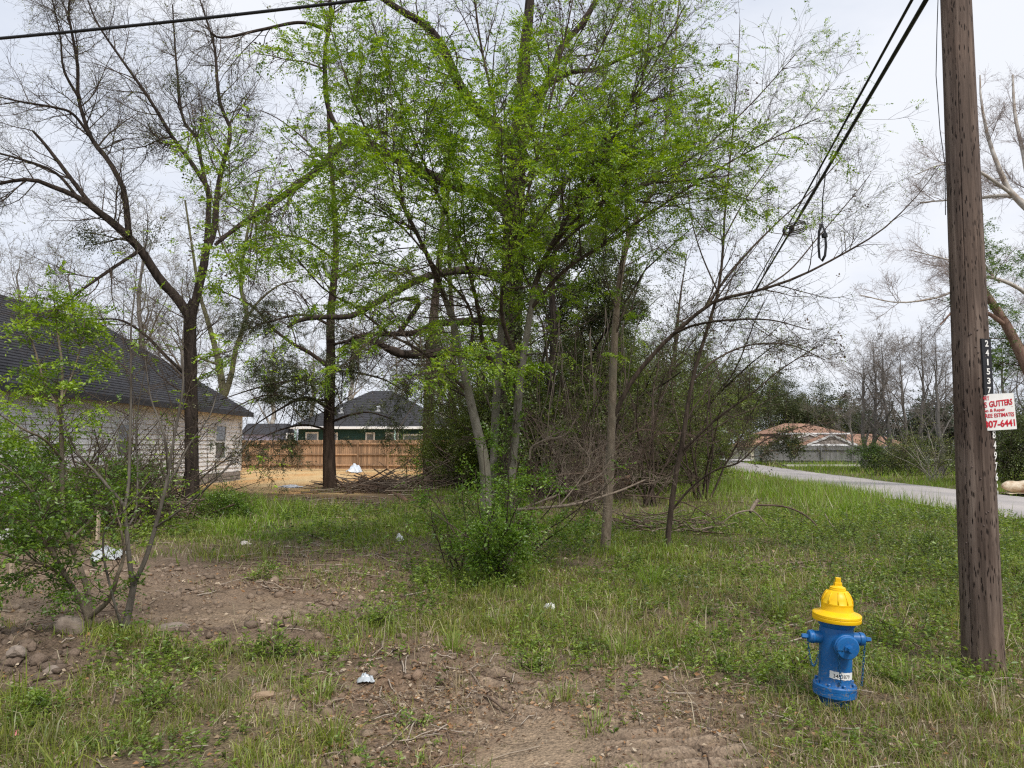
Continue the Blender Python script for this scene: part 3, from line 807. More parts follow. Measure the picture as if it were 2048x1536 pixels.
MB().lathe([(.104, .149), (.098, .160), (.096, .19), (.096, .33), (.100, .40), (.101, .45), (.096, .49), (.105, .50), (.112, .515), (.112, .530)], 40).build('barrel', m_blue, hyd, smooth=True, angle=40)
for k in range(8):
    a_ = k * math.pi / 4 + .2
    MB().lathe([(.011, 0), (.011, .014), (.008, .017)], 6).build('bolt', m_blue, hyd, (.112 * math.cos(a_), .112 * math.sin(a_), .149))
bon = MB().lathe([(.118, .527), (.141, .530), (.143, .534), (.143, .550), (.140, .553), (.143, .556), (.143, .568), (.138, .574), (.112, .582), (.096, .592), (.092, .606), (.092, .628), (.0935, .630), (.0935, .638), (.091, .641), (.086, .665), (.074, .690), (.057, .708), (.050, .713), (.049, .722), (.046, .724), (.046, .731), (.030, .737), (.027, .741)], 44).build('bonnet', m_yellow, hyd, smooth=True, angle=35)
for k in range(10):
    a_ = k * math.pi / 5 + .1
    mm_ = MB()
    pts = [(.0925, .640), (.0875, .664), (.0755, .689), (.060, .707)]
    mm_.tube([(r_ * math.cos(a_), r_ * math.sin(a_), z_) for r_, z_ in pts], .0042, 6); mm_.build('rib', m_yellow, bon, smooth=True)
MB().lathe([(.026, .738), (.026, .758), (.0245, .760), (.019, .761), (.018, .788), (.015, .790)], 5).build('operating_nut', m_yellow, bon)
def nozzle(name, ang, rad, r_body, r_cap, z, out, cap_l):
    M_ = Matrix.Rotation(ang, 4, 'Z') @ Matrix.Translation((rad, 0, z)) @ Matrix.Rotation(math.pi / 2, 4, 'Y')
    MB().lathe([(r_body * 1.12, -.06), (r_body * 1.02, -.01), (r_body, .02), (r_body, out)], 28, M_).build('outlet', m_blue, hyd, smooth=True, angle=40)
    cp = MB().lathe([(r_cap * .97, out + .002), (r_cap, out + .006), (r_cap, out + cap_l * .55), (r_cap * .94, out + cap_l * .6), (r_cap * .94, out + cap_l * .85), (r_cap * .86, out + cap_l), (r_cap * .35, out + cap_l + .004)], 28, M_).build(name, m_blue, hyd, smooth=True, angle=35)
    MB().lathe([(r_cap * .38, out + cap_l), (r_cap * .36, out + cap_l + .012), (.017, out + cap_l + .014), (.014, out + cap_l + .042)], 5 if r_cap < .06 else 6, M_).build('cap_nut', m_blue, cp)
    return M_
fr = math.radians(-90) + math.radians(6)
nozzle('pumper_cap', fr, .075, .060, .074, .405, .052, .048)
nozzle('nozzle_cap', fr + math.pi / 2, .075, .037, .041, .422, .062, .034)
nozzle('nozzle_cap', fr - math.pi / 2, .075, .037, .041, .422, .062, .034)
m_chain = simple('painted_chain', (.02, .10, .22), .5, .2, var=.4, scale=60)
def chain(pts, n):
    pts = np.array(pts); seg = np.linspace(0, len(pts) - 1, n)
    c_ = np.stack([np.interp(seg, np.arange(len(pts)), pts[:, k]) for k in range(3)], 1)
    mb = MB()
    for k in range(n - 1):
        a_, b2 = c_[k], c_[k + 1]; d = b2 - a_; ln = np.linalg.norm(d); d /= ln
        s_ = np.cross(d, (1, 0, 0) if k % 2 else (0, 1, 0)); s_ /= np.linalg.norm(s_) + 1e-9
        loop = [a_ + d * ln * (.5 + .68 * math.cos(q)) + s_ * .0062 * math.sin(q) for q in np.linspace(0, 2 * math.pi, 9)]
        mb.tube(loop, .0021, 5, cap=False)
    return mb.build('chain', m_chain, hyd, smooth=True)
d0 = np.array((math.cos(fr), math.sin(fr), 0)); dl = np.array((math.cos(fr - math.pi / 2), math.sin(fr - math.pi / 2), 0)); dr = -dl; up = np.array((0, 0, 1.))
def arc(a_, b2, sag, n=14):
    t_ = np.linspace(0, 1, n)[:, None]
    c_ = a_ * (1 - t_) + b2 * t_; c_[:, 2] -= sag * 4 * (t_[:, 0] * (1 - t_[:, 0])); return c_
chain(arc(dl * .175 + up * .40, dl * .103 + up * .33, .12), 22)
chain(arc(dr * .178 + up * .40, dr * .165 + up * .14, .02), 18)
ch0 = d0 * .177 + dl * .03 + up * .40
chain(np.concatenate((arc(d0 * .180 + up * .405 + dl * .02, d0 * .172 + dl * .062 + up * .395, .01, 5), arc(d0 * .172 + dl * .062 + up * .39, d0 * .112 + dl * .012 + up * .20, .0, 8), arc(d0 * .112 + dl * .012 + up * .195, d0 * .105 + dl * .02 + up * .165, .01, 6))), 22)
# number sticker wrapped on the barrel
m_paper = simple('white_sticker', (.74, .74, .72), .6, var=.05, scale=40); m_ink = simple('black_ink', (.02, .02, .02), .7)
a0, a1 = fr - .72, fr + .98
V = []; F = []
for k in range(15):
    a_ = a0 + (a1 - a0) * k / 14
    jag = .004 * math.sin(k * 2.2); dr_ = .010 * (k / 14 - .3)
    for z_ in (.196 - dr_ + jag * .4, .240 - dr_ + jag * .3): V.append((.0975 * math.cos(a_), .0975 * math.sin(a_), z_))
for k in range(14): F.append((k*2, k*2+2, k*2+3, k*2+1))
stk = MB().add(V, F).build('number_sticker', m_paper, hyd)
def text_mesh(s, size=1.0, bold=0.0, shear=0.0):
    cu = bpy.data.curves.new('t', 'FONT'); cu.body = s; cu.size = size; cu.align_x = 'LEFT'; cu.offset = bold; cu.shear = shear; cu.resolution_u = 3
    o = bpy.data.objects.new('t', cu); C.objects.link(o)
    dg = bpy.context.evaluated_depsgraph_get(); dg.update()
    me = bpy.data.meshes.new_from_object(o.evaluated_get(dg)); bpy.data.objects.remove(o); bpy.data.curves.remove(cu)
    return me
def text_fit(s, width, height_, bold=0.0):
    me = text_mesh(s, 1.0, bold)
    co = np.array([v.co[:] for v in me.vertices]); mn = co.min(0); mxx = co.max(0)
    co = (co - mn); co[:, 0] *= width / (mxx[0] - mn[0]); co[:, 1] *= height_ / (mxx[1] - mn[1]); co[:, 2] = 0
    fs = [tuple(p.vertices) for p in me.polygons]; bpy.data.meshes.remove(me)
    return co, fs
co, fs = text_fit('3483879', .105, .022, .004)
V = [(.0982 * math.cos(fr - .50 + x / .0982), .0982 * math.sin(fr - .50 + x / .0982), .205 + y - .04 * x) for x, y, z in co]
MB().add(V, fs).build('lettering', m_ink, stk)

# ================================================================== utility pole
m_pole, t, b = new_mat('creosoted_pole_wood')
tcx = t.nodes.new('ShaderNodeTexCoord')
n1 = noise(t, 16, 8, .7, stretch=(1, 1, .045)); n2 = noise(t, 2.2, 4, .6, stretch=(1, 1, .35))
mpv = t.nodes.new('ShaderNodeMapping'); mpv.inputs['Scale'].default_value = (62, 62, 11); t.links.new(tcx.outputs['Object'], mpv.inputs['Vector'])
wn = noise(t, 6, 2, .5); wadd = node(t, 'ShaderNodeVectorMath', operation='ADD'); wsc = node(t, 'ShaderNodeVectorMath', operation='SCALE'); wsc.inputs['Scale'].default_value = .9
t.links.new(wn.outputs['Color'], wsc.inputs[0]); t.links.new(mpv.outputs['Vector'], wadd.inputs[0]); t.links.new(wsc.outputs['Vector'], wadd.inputs[1])
vo = t.nodes.new('ShaderNodeTexVoronoi'); vo.inputs['Scale'].default_value = 1.0; t.links.new(wadd.outputs['Vector'], vo.inputs['Vector'])
r = ramp(t, n1.outputs['Fac'], [(.30, (.040, .028, .021)), (.5, (.115, .083, .066)), (.70, (.235, .180, .145))])
r2 = ramp(t, n2.outputs['Fac'], [(.3, (.55, .50, .48)), (.5, (1, 1, 1)), (.7, (1.35, 1.3, 1.25))])
hole = ramp(t, vo.outputs['Distance'], [(.18, (0, 0, 0)), (.33, (1, 1, 1))])
crk = noise(t, 9, 3, .6, stretch=(1, 1, .02)); rc = ramp(t, crk.outputs['Fac'], [(.318, (.15, .15, .15)), (.345, (1, 1, 1))])
gate = noise(t, 3.2, 3, .6); rgt = ramp(t, gate.outputs['Fac'], [(.38, (1, 1, 1)), (.48, (0, 0, 0))])
hole2 = mixc(t, 1.0, hole.outputs['Color'], rgt.outputs['Color'], 'LIGHTEN')
msk = mixc(t, 1.0, hole2, rc.outputs['Color'], 'MULTIPLY')
c = mixc(t, 1.0, r.outputs['Color'], r2.outputs['Color'], 'MULTIPLY')
c = mixc(t, msk, (.012, .007, .005), c)
t.links.new(c, b.inputs['Base Color']); b.inputs['Roughness'].default_value = .8; b.inputs['Specular IOR Level'].default_value = .25
hgt_ = mixc(t, .55, n1.outputs['Color'], msk, 'MULTIPLY')
bump(t, b, hgt_, .9, .012)
pb = GP(1968, 1342)
pole = thing('utility_pole', 'tall brown creosoted wooden utility pole with gouged surface beside the hydrant', 'utility pole', tuple(pb))
zt_ = P(1912, 0, pb[1])[2]
tx = P(1911.5, 0, pb[1])[0] - pb[0]       # measured lean of the axis at the top of the frame
K = 120; S_ = 180; Hh = 8.6; V = []
CR = [(math.radians(a_), w_, d_, z0_, z1_) for a_, w_, d_, z0_, z1_ in ((-104, .018, .010, .9, 3.0), (-62, .018, .016, .0, 1.2), (-126, .016, .010, 2.0, 4.6), (-80, .014, .009, 2.6, 4.4), (-150, .016, .012, .0, 2.2), (20, .02, .02, 0, 6), (140, .02, .02, 0, 6))]
for k in range(K):
    z = -.3 + (Hh + .3) * k / (K - 1)
    r0 = np.interp(z, [-.3, 0, .25, zt_, Hh], [.142, .138, .134, .1035, .088])
    av = np.arange(S_) * 2 * math.pi / S_; zz_ = np.full(S_, z)
    rr = r0 * (1 + .012 * np.sin(3 * av + z * .7) + .012 * (vn(np.cos(av) * 4 + 9, np.sin(av) * 4 + z * .5, 3) - .5) + .016 * (vn(av * 14, zz_ * 2.5, 8) - .5))
    for (ca_, cw_, cd_, c0_, c1_) in CR:                 # drying cracks
        dd_ = (av - ca_ - .04 * math.sin(z * 2.1 + ca_) + math.pi) % (2 * math.pi) - math.pi
        rr = rr - cd_ * np.exp(-(dd_ / cw_) ** 2) * float(sm(c0_ - .1, c0_ + .3, z) * (1 - sm(c1_ - .4, c1_, z)))
    for j in range(S_): V.append((tx * z / zt_ + rr[j] * math.cos(av[j]), rr[j] * math.sin(av[j]), z))
F = [(k*S_+j, k*S_+(j+1)%S_, (k+1)*S_+(j+1)%S_, (k+1)*S_+j) for k in range(K-1) for j in range(S_)] + [tuple((K-1)*S_+j for j in range(S_))]
MB().add(V, F).build('shaft', m_pole, pole, smooth=True)
def pole_pt(px, py, lift=.0):
    """surface point of the pole seen at a photograph pixel, local to the pole"""
    q = P(px, py, pb[1]) - pb
    z = q[2]; cx = tx * z / zt_; r0 = np.interp(z, [0, .25, zt_], [.138, .134, .1035]) + lift
    dx = np.clip(q[0] - cx, -r0 * .98, r0 * .98)
    return np.array((cx + dx, -math.sqrt(r0 * r0 - dx * dx), z))
m_plate = simple('black_plate', (.018, .018, .02), .5, var=.2); m_wdig = simple('white_digit', (.78, .77, .73), .55, var=.12, scale=80)
# vertical number plate 241537, curved to the pole's flank
def tangent(px, py):
    q = pole_pt(px, py); cx = tx * q[2] / zt_
    n_ = np.array((q[0] - cx, q[1], 0)); n_ /= np.linalg.norm(n_)
    return q, np.array((-n_[1], n_[0], 0)), n_
q0, e0, nn0 = tangent(1952, 682); q1, e1, nn1 = tangent(1958, 792)
wd = .046
mb = MB(); V = [q0 - e0 * wd + nn0 * .006, q0 + e0 * wd + nn0 * .006, q1 + e1 * wd + nn1 * .006, q1 - e1 * wd + nn1 * .006]
V = V + [v - nn0 * .022 for v in V]
pl = mb.add(V, [(0, 1, 2, 3), (4, 7, 6, 5), (0, 4, 5, 1), (1, 5, 6, 2), (2, 6, 7, 3), (3, 7, 4, 0)]).build('number_plate', m_plate, pole)
def glyph(ch, c_, e, nn, h, w_, parent, mat, bold=.01, tilt=0.0):
    co, fs = text_fit(ch, w_, h, bold)
    V = [c_ + e * (x - w_ / 2 + tilt * (y - h / 2)) + np.array((0, 0, 1)) * (y - h / 2) + nn * .0085 for x, y, z in co]
    return MB().add(V, fs).build('digit', mat, parent)
for k, ch in enumerate('241537'):
    f_ = (k + .5) / 6
    glyph(ch, q0 * (1 - f_) + q1 * f_ , e0, nn0, .046, .034 if ch != '1' else .014, pl, m_wdig, .026)
# nailed white digits lower down
for (ch, x_, y_) in (('8', 1968.5, 869), ('4', 1970.5, 890), ('9', 1971.5, 911), ('7', 1973.5, 932), ('6', 1974.5, 952)):
    q, e, nn = tangent(x_, y_); d_ = glyph(ch, q, e, nn, .058, .050, pole, m_wdig, .014, .08); d_.name = 'nailed_digit'
for (x_, y_) in ((1977.5, 970), (1979, 983)):
    q, e, nn = tangent(x_, y_)
    V = [q + nn * .006 + e * .012 * math.cos(a_) + np.array((0, 0, .014)) * math.sin(a_) for a_ in np.linspace(0, 2 * math.pi, 12, endpoint=False)]
    MB().poly(V).build('tag_disc', m_wdig, pole)
rn = random.Random(4)
m_nail = simple('rusty_nail', (.12, .09, .08), .6, .3)
for k in range(16):
    q, e, nn = tangent(rn.uniform(1915, 1958), rn.uniform(620, 1120))
    MB().lathe([(.006, 0), (.006, .006), (.003, .008)], 6, Matrix.Translation(Vector(q)) @ Vector(nn).to_track_quat('Z', 'Y').to_matrix().to_4x4()).build('nail', m_nail, pole)
# thin down wires fixed to the pole
def wire_on(pts, r_, mat, name): return MB().tube(pts, r_, 6).build(name, mat, pole, smooth=True)
m_cable = simple('black_cable', (.012, .012, .013), .5, var=.2)
m_gwire = simple('grey_wire', (.28, .27, .27), .5)
wire_on([pole_pt(1951.5, y, .008) + np.array((.012, .05, 0)) for y in (-150, 60, 200)] + [pole_pt(1968, y, .008) + np.array((.006, .05, 0)) for y in (420, 640)], .004, m_gwire, 'ground_wire')
wire_on([P(1880, -120, pb[1] + .05) - pb, P(1874, 60, pb[1] + .05) - pb, P(1872, 150, pb[1] + .05) - pb, P(1880, 260, pb[1]) - pb, P(1890, 330, pb[1]) - pb, P(1891, 430, pb[1]) - pb], .003, m_cable, 'down_wire')

# the advertising placard
m_sign = simple('placard_white', (.74, .73, .70), .6, var=.08, scale=12)
m_red = simple('placard_red', (.50, .012, .03), .6, var=.12, scale=60)
sY = pb[1] - .125
c00, c10, c11, c01 = P(1957, 789, sY), P(2027, 786, sY + .03), P(2034, 858, sY + .03), P(1965, 862, sY)
sgn = thing('placard', 'small white gutter repair placard with red lettering nailed to the utility pole', 'sign', tuple(c01))
def bil(u, v, lift=0.0):
    p = (c01 * (1 - u) + c11 * u) * (1 - v) + (c00 * (1 - u) + c10 * u) * v
    bend = -.012 * math.sin(u * math.pi) + .05 * max(0, .22 - u) ** 1.5 * 2.6
    return p + np.array((0, bend - lift, 0)) - c01
n_ = 14; V = []; F = []
for j in range(2):
    for k in range(n_ + 1):
        V.append(bil(k / n_, j))
V2 = [v + np.array((0, .004, 0)) for v in V]
for k in range(n_):
    F.append((k, k + 1, n_ + 2 + k, n_ + 1 + k)); a_ = 2 * (n_ + 1); F.append((a_ + n_ + 1 + k, a_ + n_ + 2 + k, a_ + k + 1, a_ + k))
    F.append((k, a_ + k, a_ + k + 1, k + 1)); F.append((n_ + 1 + k, n_ + 2 + k, a_ + n_ + 2 + k, a_ + n_ + 1 + k))
F.append((0, n_ + 1, 3 * (n_ + 1), 2 * (n_ + 1))); F.append((n_, 3 * n_ + 2, 4 * n_ + 3, 2 * n_ + 1))
board = MB().add(V + V2, F).build('panel', m_sign, sgn)
def sline(s, u0, u1, v0, v1, rise=0.0, bold=.012):
    co, fs = text_fit(s, 1, 1, bold)
    V = [bil(u0 + (u1 - u0) * x, v0 + (v1 - v0) * y + rise * x, .0025) for x, y, z in co]
    MB().add(V, fs).build('lettering', m_red, board)
sline('EMRY', .04, .27, .83, .95)
sline('SS', .06, .19, .63, .78); sline('GUTTERS', .245, .93, .63, .80, .05, .03)
sline('ion & Repair', .06, .69, .475, .585, .02, .02)
sline('FREE ESTIMATES', .06, .95, .345, .455, .02, .02)
sline('807-6441', .05, .95, .07, .27, .015, .03)
for v_ in (.605, .325):
    MB().poly([bil(u, v_ + .02 * u + dv, .002) for u, dv in ((.08, 0), (.93, 0), (.93, .008), (.08, .008))]).build('ruled_line', m_red, board)

# ================================================================== overhead cables
def sagline(a_, b2, sag, n=28):
    t_ = np.linspace(0, 1, n)[:, None]; c_ = np.array(a_) * (1 - t_) + np.array(b2) * t_; c_[:, 2] -= sag * 4 * t_[:, 0] * (1 - t_[:, 0]); return c_
def cable(label, pts, r_, extra=None, name='overhead_cable'):
    mb = MB(); mb.tube(pts, r_, 10)
    o = mb.build(name, m_cable, None, smooth=True); tag(o, label, 'cable'); return o
far_p = P(1440, 690, 46.0)
A1 = P(1893, -70, 5.2); A2 = P(1862, -70, 5.25)
ca = sagline(A1, far_p, .12, 60)
cb_ = sagline(A2, P(1448, 672, 46.0), .12, 60)
cable('thick black cable bundle descending from the utility pole into the trees', ca, [.019 + .006 * max(0, 1 - abs(k - 9) / 2.5) for k in range(60)])
cable('thinner black cable running just above the thick bundle from the pole', cb_, .0125)
cable('black wire crossing the bare tree tops to the utility pole', sagline(P(-260, 98, 6.6), P(1905, -170, 5.3), .10, 40), .0135)
# slack storage loops lashed to the bundle
def at_py(line, py):
    pr = [proj(p[0], p[1], p[2])[1] for p in line]; k = int(np.argmin(np.abs(np.array(pr) - py))); return line[k]
s1 = at_py(ca, 455); dd = far_p - A1; dd /= np.linalg.norm(dd)
sc_ = s1[1] / FPX
lp = thing('slack_cable_loop', 'black slack cable coil shaped like a flattened loop lashed on the bundle', 'cable coil', tuple(s1))
def PL(px, py, dY=0.0): return P(px, py, s1[1] + dY) - s1
loop = [(1566, 466), (1570, 456), (1585, 450), (1600, 444), (1610, 446), (1613, 452), (1606, 460), (1590, 465), (1574, 468)]
for j, (ox, oy, dy) in enumerate(((0, 0, 0), (1.5, 3, .05), (-1, -3, -.05))):
    MB().tube([PL(x + ox, y + oy, dy) for x, y in loop + [loop[0]]], .011, 6, cap=False).build('coil_turn', m_cable, lp, smooth=True)
MB().box(-.03, .03, -.06, .06, -.05, .06, .01).build('lashing', m_cable, lp)
s2 = at_py(ca, 352); hl = thing('hanging_cable_coil', 'black cable coil hanging vertically on a thin drop line below the bundle', 'cable coil', tuple(s2))
def PH(px, py, dY=0.0): return P(px, py, s2[1] + dY) - s2
MB().tube([np.zeros(3), PH(1645, 400), PH(1644, 450)], .008, 6).build('drop_line', m_cable, hl, smooth=True)
lp2 = [(1644, 448), (1650, 462), (1652, 490), (1650, 510), (1644, 521), (1639, 515), (1637, 490), (1638, 462), (1644, 448)]
for j in range(3): MB().tube([PH(x + (j - 1) * 1.2, y + j, .03 * j) for x, y in lp2], .0085, 6).build('coil_turn', m_cable, hl, smooth=True)
q = PH(1649, 471); MB().box(q[0] - .03, q[0] + .03, q[1] - .03, q[1] + .03, q[2] - .03, q[2] + .03, .006).build('clamp', m_cable, hl)
# ================================================================== plant generators (all vectorised)
def nrmz(v): return v / (np.linalg.norm(v, axis=-1, keepdims=True) + 1e-9)
def catmull(pts, K):
    """resample a polyline (n,4: xyz + radius) to K points on a smooth curve"""
    p = np.array(pts, float); n = len(p)
    e = np.vstack((2 * p[0] - p[1], p, 2 * p[-1] - p[-2]))
    d = np.linalg.norm(np.diff(p[:, :3], axis=0), axis=1); s = np.concatenate(([0], np.cumsum(d)))
    q = np.linspace(0, s[-1], K); i = np.clip(np.searchsorted(s, q, 'right') - 1, 0, n - 2)
    u = ((q - s[i]) / (d[i] + 1e-9))[:, None]
    a, b, c, dd = e[i], e[i + 1], e[i + 2], e[i + 3]
    r = .5 * (2 * b + (c - a) * u + (2 * a - 5 * b + 4 * c - dd) * u ** 2 + (3 * b - a - 3 * c + dd) * u ** 3)
    r[:, 3] = np.maximum(r[:, 3], .001)
    return r
def limb(pts, K=22, wf=1.0):
    """pts: (px, py, Y, width in px) traced from the photograph"""
    w = []
    for (px, py, Y, wd) in pts:
        q = P(px, py, Y); w.append((q[0], q[1], q[2], wd * wf * Y / FPX / 2))
    return catmull(w, K)
def tubes(pts, rad, S):
    N, K, _ = pts.shape
    T = np.gradient(pts, axis=1); T = nrmz(T)
    mean = nrmz(T.mean(1)); ref = np.where((np.abs(mean[:, 2]) < .8)[:, None], np.array((0, 0, 1.))[None], np.array((1., 0, 0))[None])
    a = nrmz(np.cross(T, ref[:, None, :])); b = np.cross(T, a)
    th = np.arange(S) * 2 * math.pi / S
    V = pts[:, :, None, :] + rad[:, :, None, None] * (a[:, :, None, :] * np.cos(th)[None, None, :, None] + b[:, :, None, :] * np.sin(th)[None, None, :, None])
    base = (np.arange(N)[:, None, None] * K + np.arange(K - 1)[None, :, None]) * S
    j = np.arange(S); j2 = (j + 1) % S
    q = np.stack((base + j, base + j2, base + S + j2, base + S + j), -1).reshape(-1, 4)
    return V.reshape(-1, 3), q
def grow(pp, pr, n, rng, ang=(35, 70), length=(.5, 1.2), ratio=None, t=(.2, 1.0), K=6, up=.0, wig=.12, rk=.65, rmax=1.0, rmin=.0015, taper=.25, power=1.0, plane=None, out=None, zmin=None):
    """n side shoots from parents pp (N,K,3), pr (N,K)"""
    N, KK, _ = pp.shape
    ln = np.linalg.norm(np.diff(pp, axis=1), axis=2).sum(1)
    w = ln ** power; idx = rng.choice(N, n, p=w / w.sum())
    tt = rng.uniform(t[0], t[1], n) * (KK - 1)
    if zmin is not None:
        for _ in range(8):
            bad = pp[idx, np.minimum(tt.astype(int), KK - 2), 2] < zmin; nb = int(bad.sum())
            if not nb: break
            idx[bad] = rng.choice(N, nb, p=w / w.sum()); tt[bad] = rng.uniform(t[0], t[1], nb) * (KK - 1)
    i = np.minimum(tt.astype(int), KK - 2); f = (tt - i)[:, None]
    p0 = pp[idx, i] * (1 - f) + pp[idx, i + 1] * f
    r0 = pr[idx, i] * (1 - f[:, 0]) + pr[idx, i + 1] * f[:, 0]
    T = nrmz(pp[idx, i + 1] - pp[idx, i])
    rv = rng.normal(size=(n, 3))
    if plane is not None: rv[:, 2] *= plane
    if out is not None: rv = rv + out * (p0 - pp[idx, 0])
    perp = nrmz(rv - (rv * T).sum(1, keepdims=True) * T)
    a = np.radians(rng.uniform(ang[0], ang[1], n))[:, None]
    d = nrmz(np.cos(a) * T + np.sin(a) * perp)
    L_ = rng.uniform(length[0], length[1], n)
    if ratio is not None: L_ = L_ * np.clip(ln[idx] * ratio, .02, 1e9)
    L_ = L_ * (1.1 - .6 * tt / (KK - 1))
    pts = np.empty((n, K, 3)); pts[:, 0] = p0
    step = (L_ / (K - 1))[:, None]
    for k in range(1, K):
        d = nrmz(d + rng.normal(size=(n, 3)) * wig + np.array((0, 0, up))[None])
        pts[:, k] = pts[:, k - 1] + d * step
    rr = np.clip(np.minimum(r0 * rk, np.minimum(L_ * .012 + .001, rmax)), rmin, None)
    rad = rr[:, None] * np.linspace(1, taper, K)[None]
    return pts, np.maximum(rad, rmin * .6)
def on_twigs(pp, n, rng, t=(.15, 1.0)):
    N, K, _ = pp.shape
    idx = rng.integers(0, N, n); tt = rng.uniform(t[0], t[1], n) * (K - 1); i = np.minimum(tt.astype(int), K - 2); f = (tt - i)[:, None]
    p = pp[idx, i] * (1 - f) + pp[idx, i + 1] * f
    return p, nrmz(pp[idx, i + 1] - pp[idx, i])
def leaf_quads(pos, d, size, rng, wr=.5, cols=None, fold=.12, upb=.6):
    n = len(pos)
    nn = nrmz(rng.normal(size=(n, 3)) + np.array((0, 0, upb)))
    side = nrmz(np.cross(d, nn)); nn = np.cross(side, d)
    s = size[:, None]
    V = np.stack((pos, pos + d * s * .45 + side * s * wr * .5 + nn * s * fold, pos + d * s - nn * s * .06, pos + d * s * .45 - side * s * wr * .5 + nn * s * fold), 1)
    b = (np.arange(n) * 4)[:, None]
    tri = np.concatenate((b + np.array((0, 1, 2)), b + np.array((0, 2, 3))), 0)
    return V.reshape(-1, 3), tri, np.repeat(cols, 4, 0)
def sprays(pp, n, rng, size=(.03, .05), per=5, spread=.05, pal=None, wr=.5, droop=-.2, t=(.2, 1.0), upb=1.6, flat=.55):
    """n feathered sprays: leaflets set alternately along a short stalk that leaves the twig"""
    p, T = on_twigs(pp, n, rng, t)
    r = rng.normal(size=(n, 3)); r[:, 2] *= flat; r = nrmz(T * .9 + r * .8 + np.array((0, 0, droop)))
    nn = nrmz(rng.normal(size=(n, 3)) * .45 + np.array((0, 0, 1.0))); side = nrmz(np.cross(r, nn))
    ln = spread * rng.uniform(1.2, 2.6, n)
    j = np.arange(per); f = (j + .35) / per; sg = np.where(j % 2 == 0, 1.0, -1.0)
    pos = p[:, None] + r[:, None] * (ln[:, None] * f[None])[:, :, None] - np.array((0, 0, 1.0)) * (ln[:, None] * f[None] ** 2 * .25)[:, :, None]
    d = r[:, None] * .62 + side[:, None] * (sg[None, :, None] * .8) + rng.normal(size=(n, per, 3)) * .16
    d[:, -1] = r + rng.normal(size=(n, 3)) * .15
    d = nrmz(d).reshape(-1, 3); pos = pos.reshape(-1, 3)
    sz = (rng.uniform(size[0], size[1], (n, 1)) * rng.uniform(.7, 1.15, (n, per))).reshape(-1)
    pal = np.array(pal)
    base = pal[rng.integers(0, len(pal), n)]; col = np.repeat(base * rng.uniform(.75, 1.2, (n, 1)), per, 0) * rng.uniform(.85, 1.15, (n * per, 1))
    return leaf_quads(pos, d, sz, rng, wr, col, upb=upb)
def cat(parts):
    """join [(V, faces, cols)] with offsets"""
    Vs, Fs, Cs, o = [], [], [], 0
    for p in parts:
        Vs.append(p[0]); Fs.append(p[1] + o); o += len(p[0])
        if len(p) > 2: Cs.append(p[2])
    return np.vstack(Vs), np.vstack(Fs), (np.vstack(Cs) if Cs else None)
TRI = 0
def part_mesh(name, V, F, mat, parent, base, cols=None, smooth=False, kind=None):
    global TRI
    TRI += sum(len(f) * (f.shape[1] - 2) for f in F)
    return link(name, mesh_np(name, V - base[None], F, cols, smooth), mat, parent, kind=kind)

BUDS = [(.20, .215, .06), (.26, .26, .085), (.16, .18, .055)]
SPRING = [(.22, .33, .026), (.28, .40, .032), (.17, .27, .024), (.33, .44, .045), (.13, .22, .022)]
DKLEAF = [(.055, .068, .020), (.078, .092, .028), (.040, .05, .017), (.10, .115, .034)]
IVY = [(.085, .12, .022), (.115, .155, .028), (.06, .085, .018)]
DEAD = [(.10, .065, .045), (.07, .045, .034), (.14, .095, .06)]
m_leaf = leaf_mat('fresh_leaves', .42, .05)
m_dleaf = leaf_mat('evergreen_leaves', .28, .05)
m_bk_dark = bark_mat('dark_oak_bark', (.012, .009, .007), (.07, .053, .043), scale=13, bmp=.9)
m_bk_brown = bark_mat('brown_bark', (.028, .020, .015), (.12, .09, .07), scale=16, bmp=.6)
m_bk_pale = bark_mat('pale_smooth_bark', (.105, .092, .072), (.27, .245, .205), scale=14, stretch=(1, 1, .45), bmp=.55, patch=(.15, .14, .10))
m_bk_tan = bark_mat('tan_smooth_bark', (.12, .09, .064), (.29, .235, .175), scale=16, stretch=(1, 1, .4), bmp=.55, patch=(.17, .15, .11))
m_bk_white = bark_mat('whitish_bark', (.30, .27, .235), (.58, .54, .49), scale=5, stretch=(1, 1, .5), bmp=.2, patch=(.34, .27, .21))
m_bk_grey = bark_mat('grey_bark', (.10, .090, .080), (.24, .22, .20), scale=8)
m_twig = bark_mat('brown_twigs', (.045, .033, .025), (.12, .092, .07), scale=20, bmp=.1)
m_twig_g = bark_mat('grey_twigs', (.13, .115, .10), (.26, .235, .21), scale=20, bmp=.1)

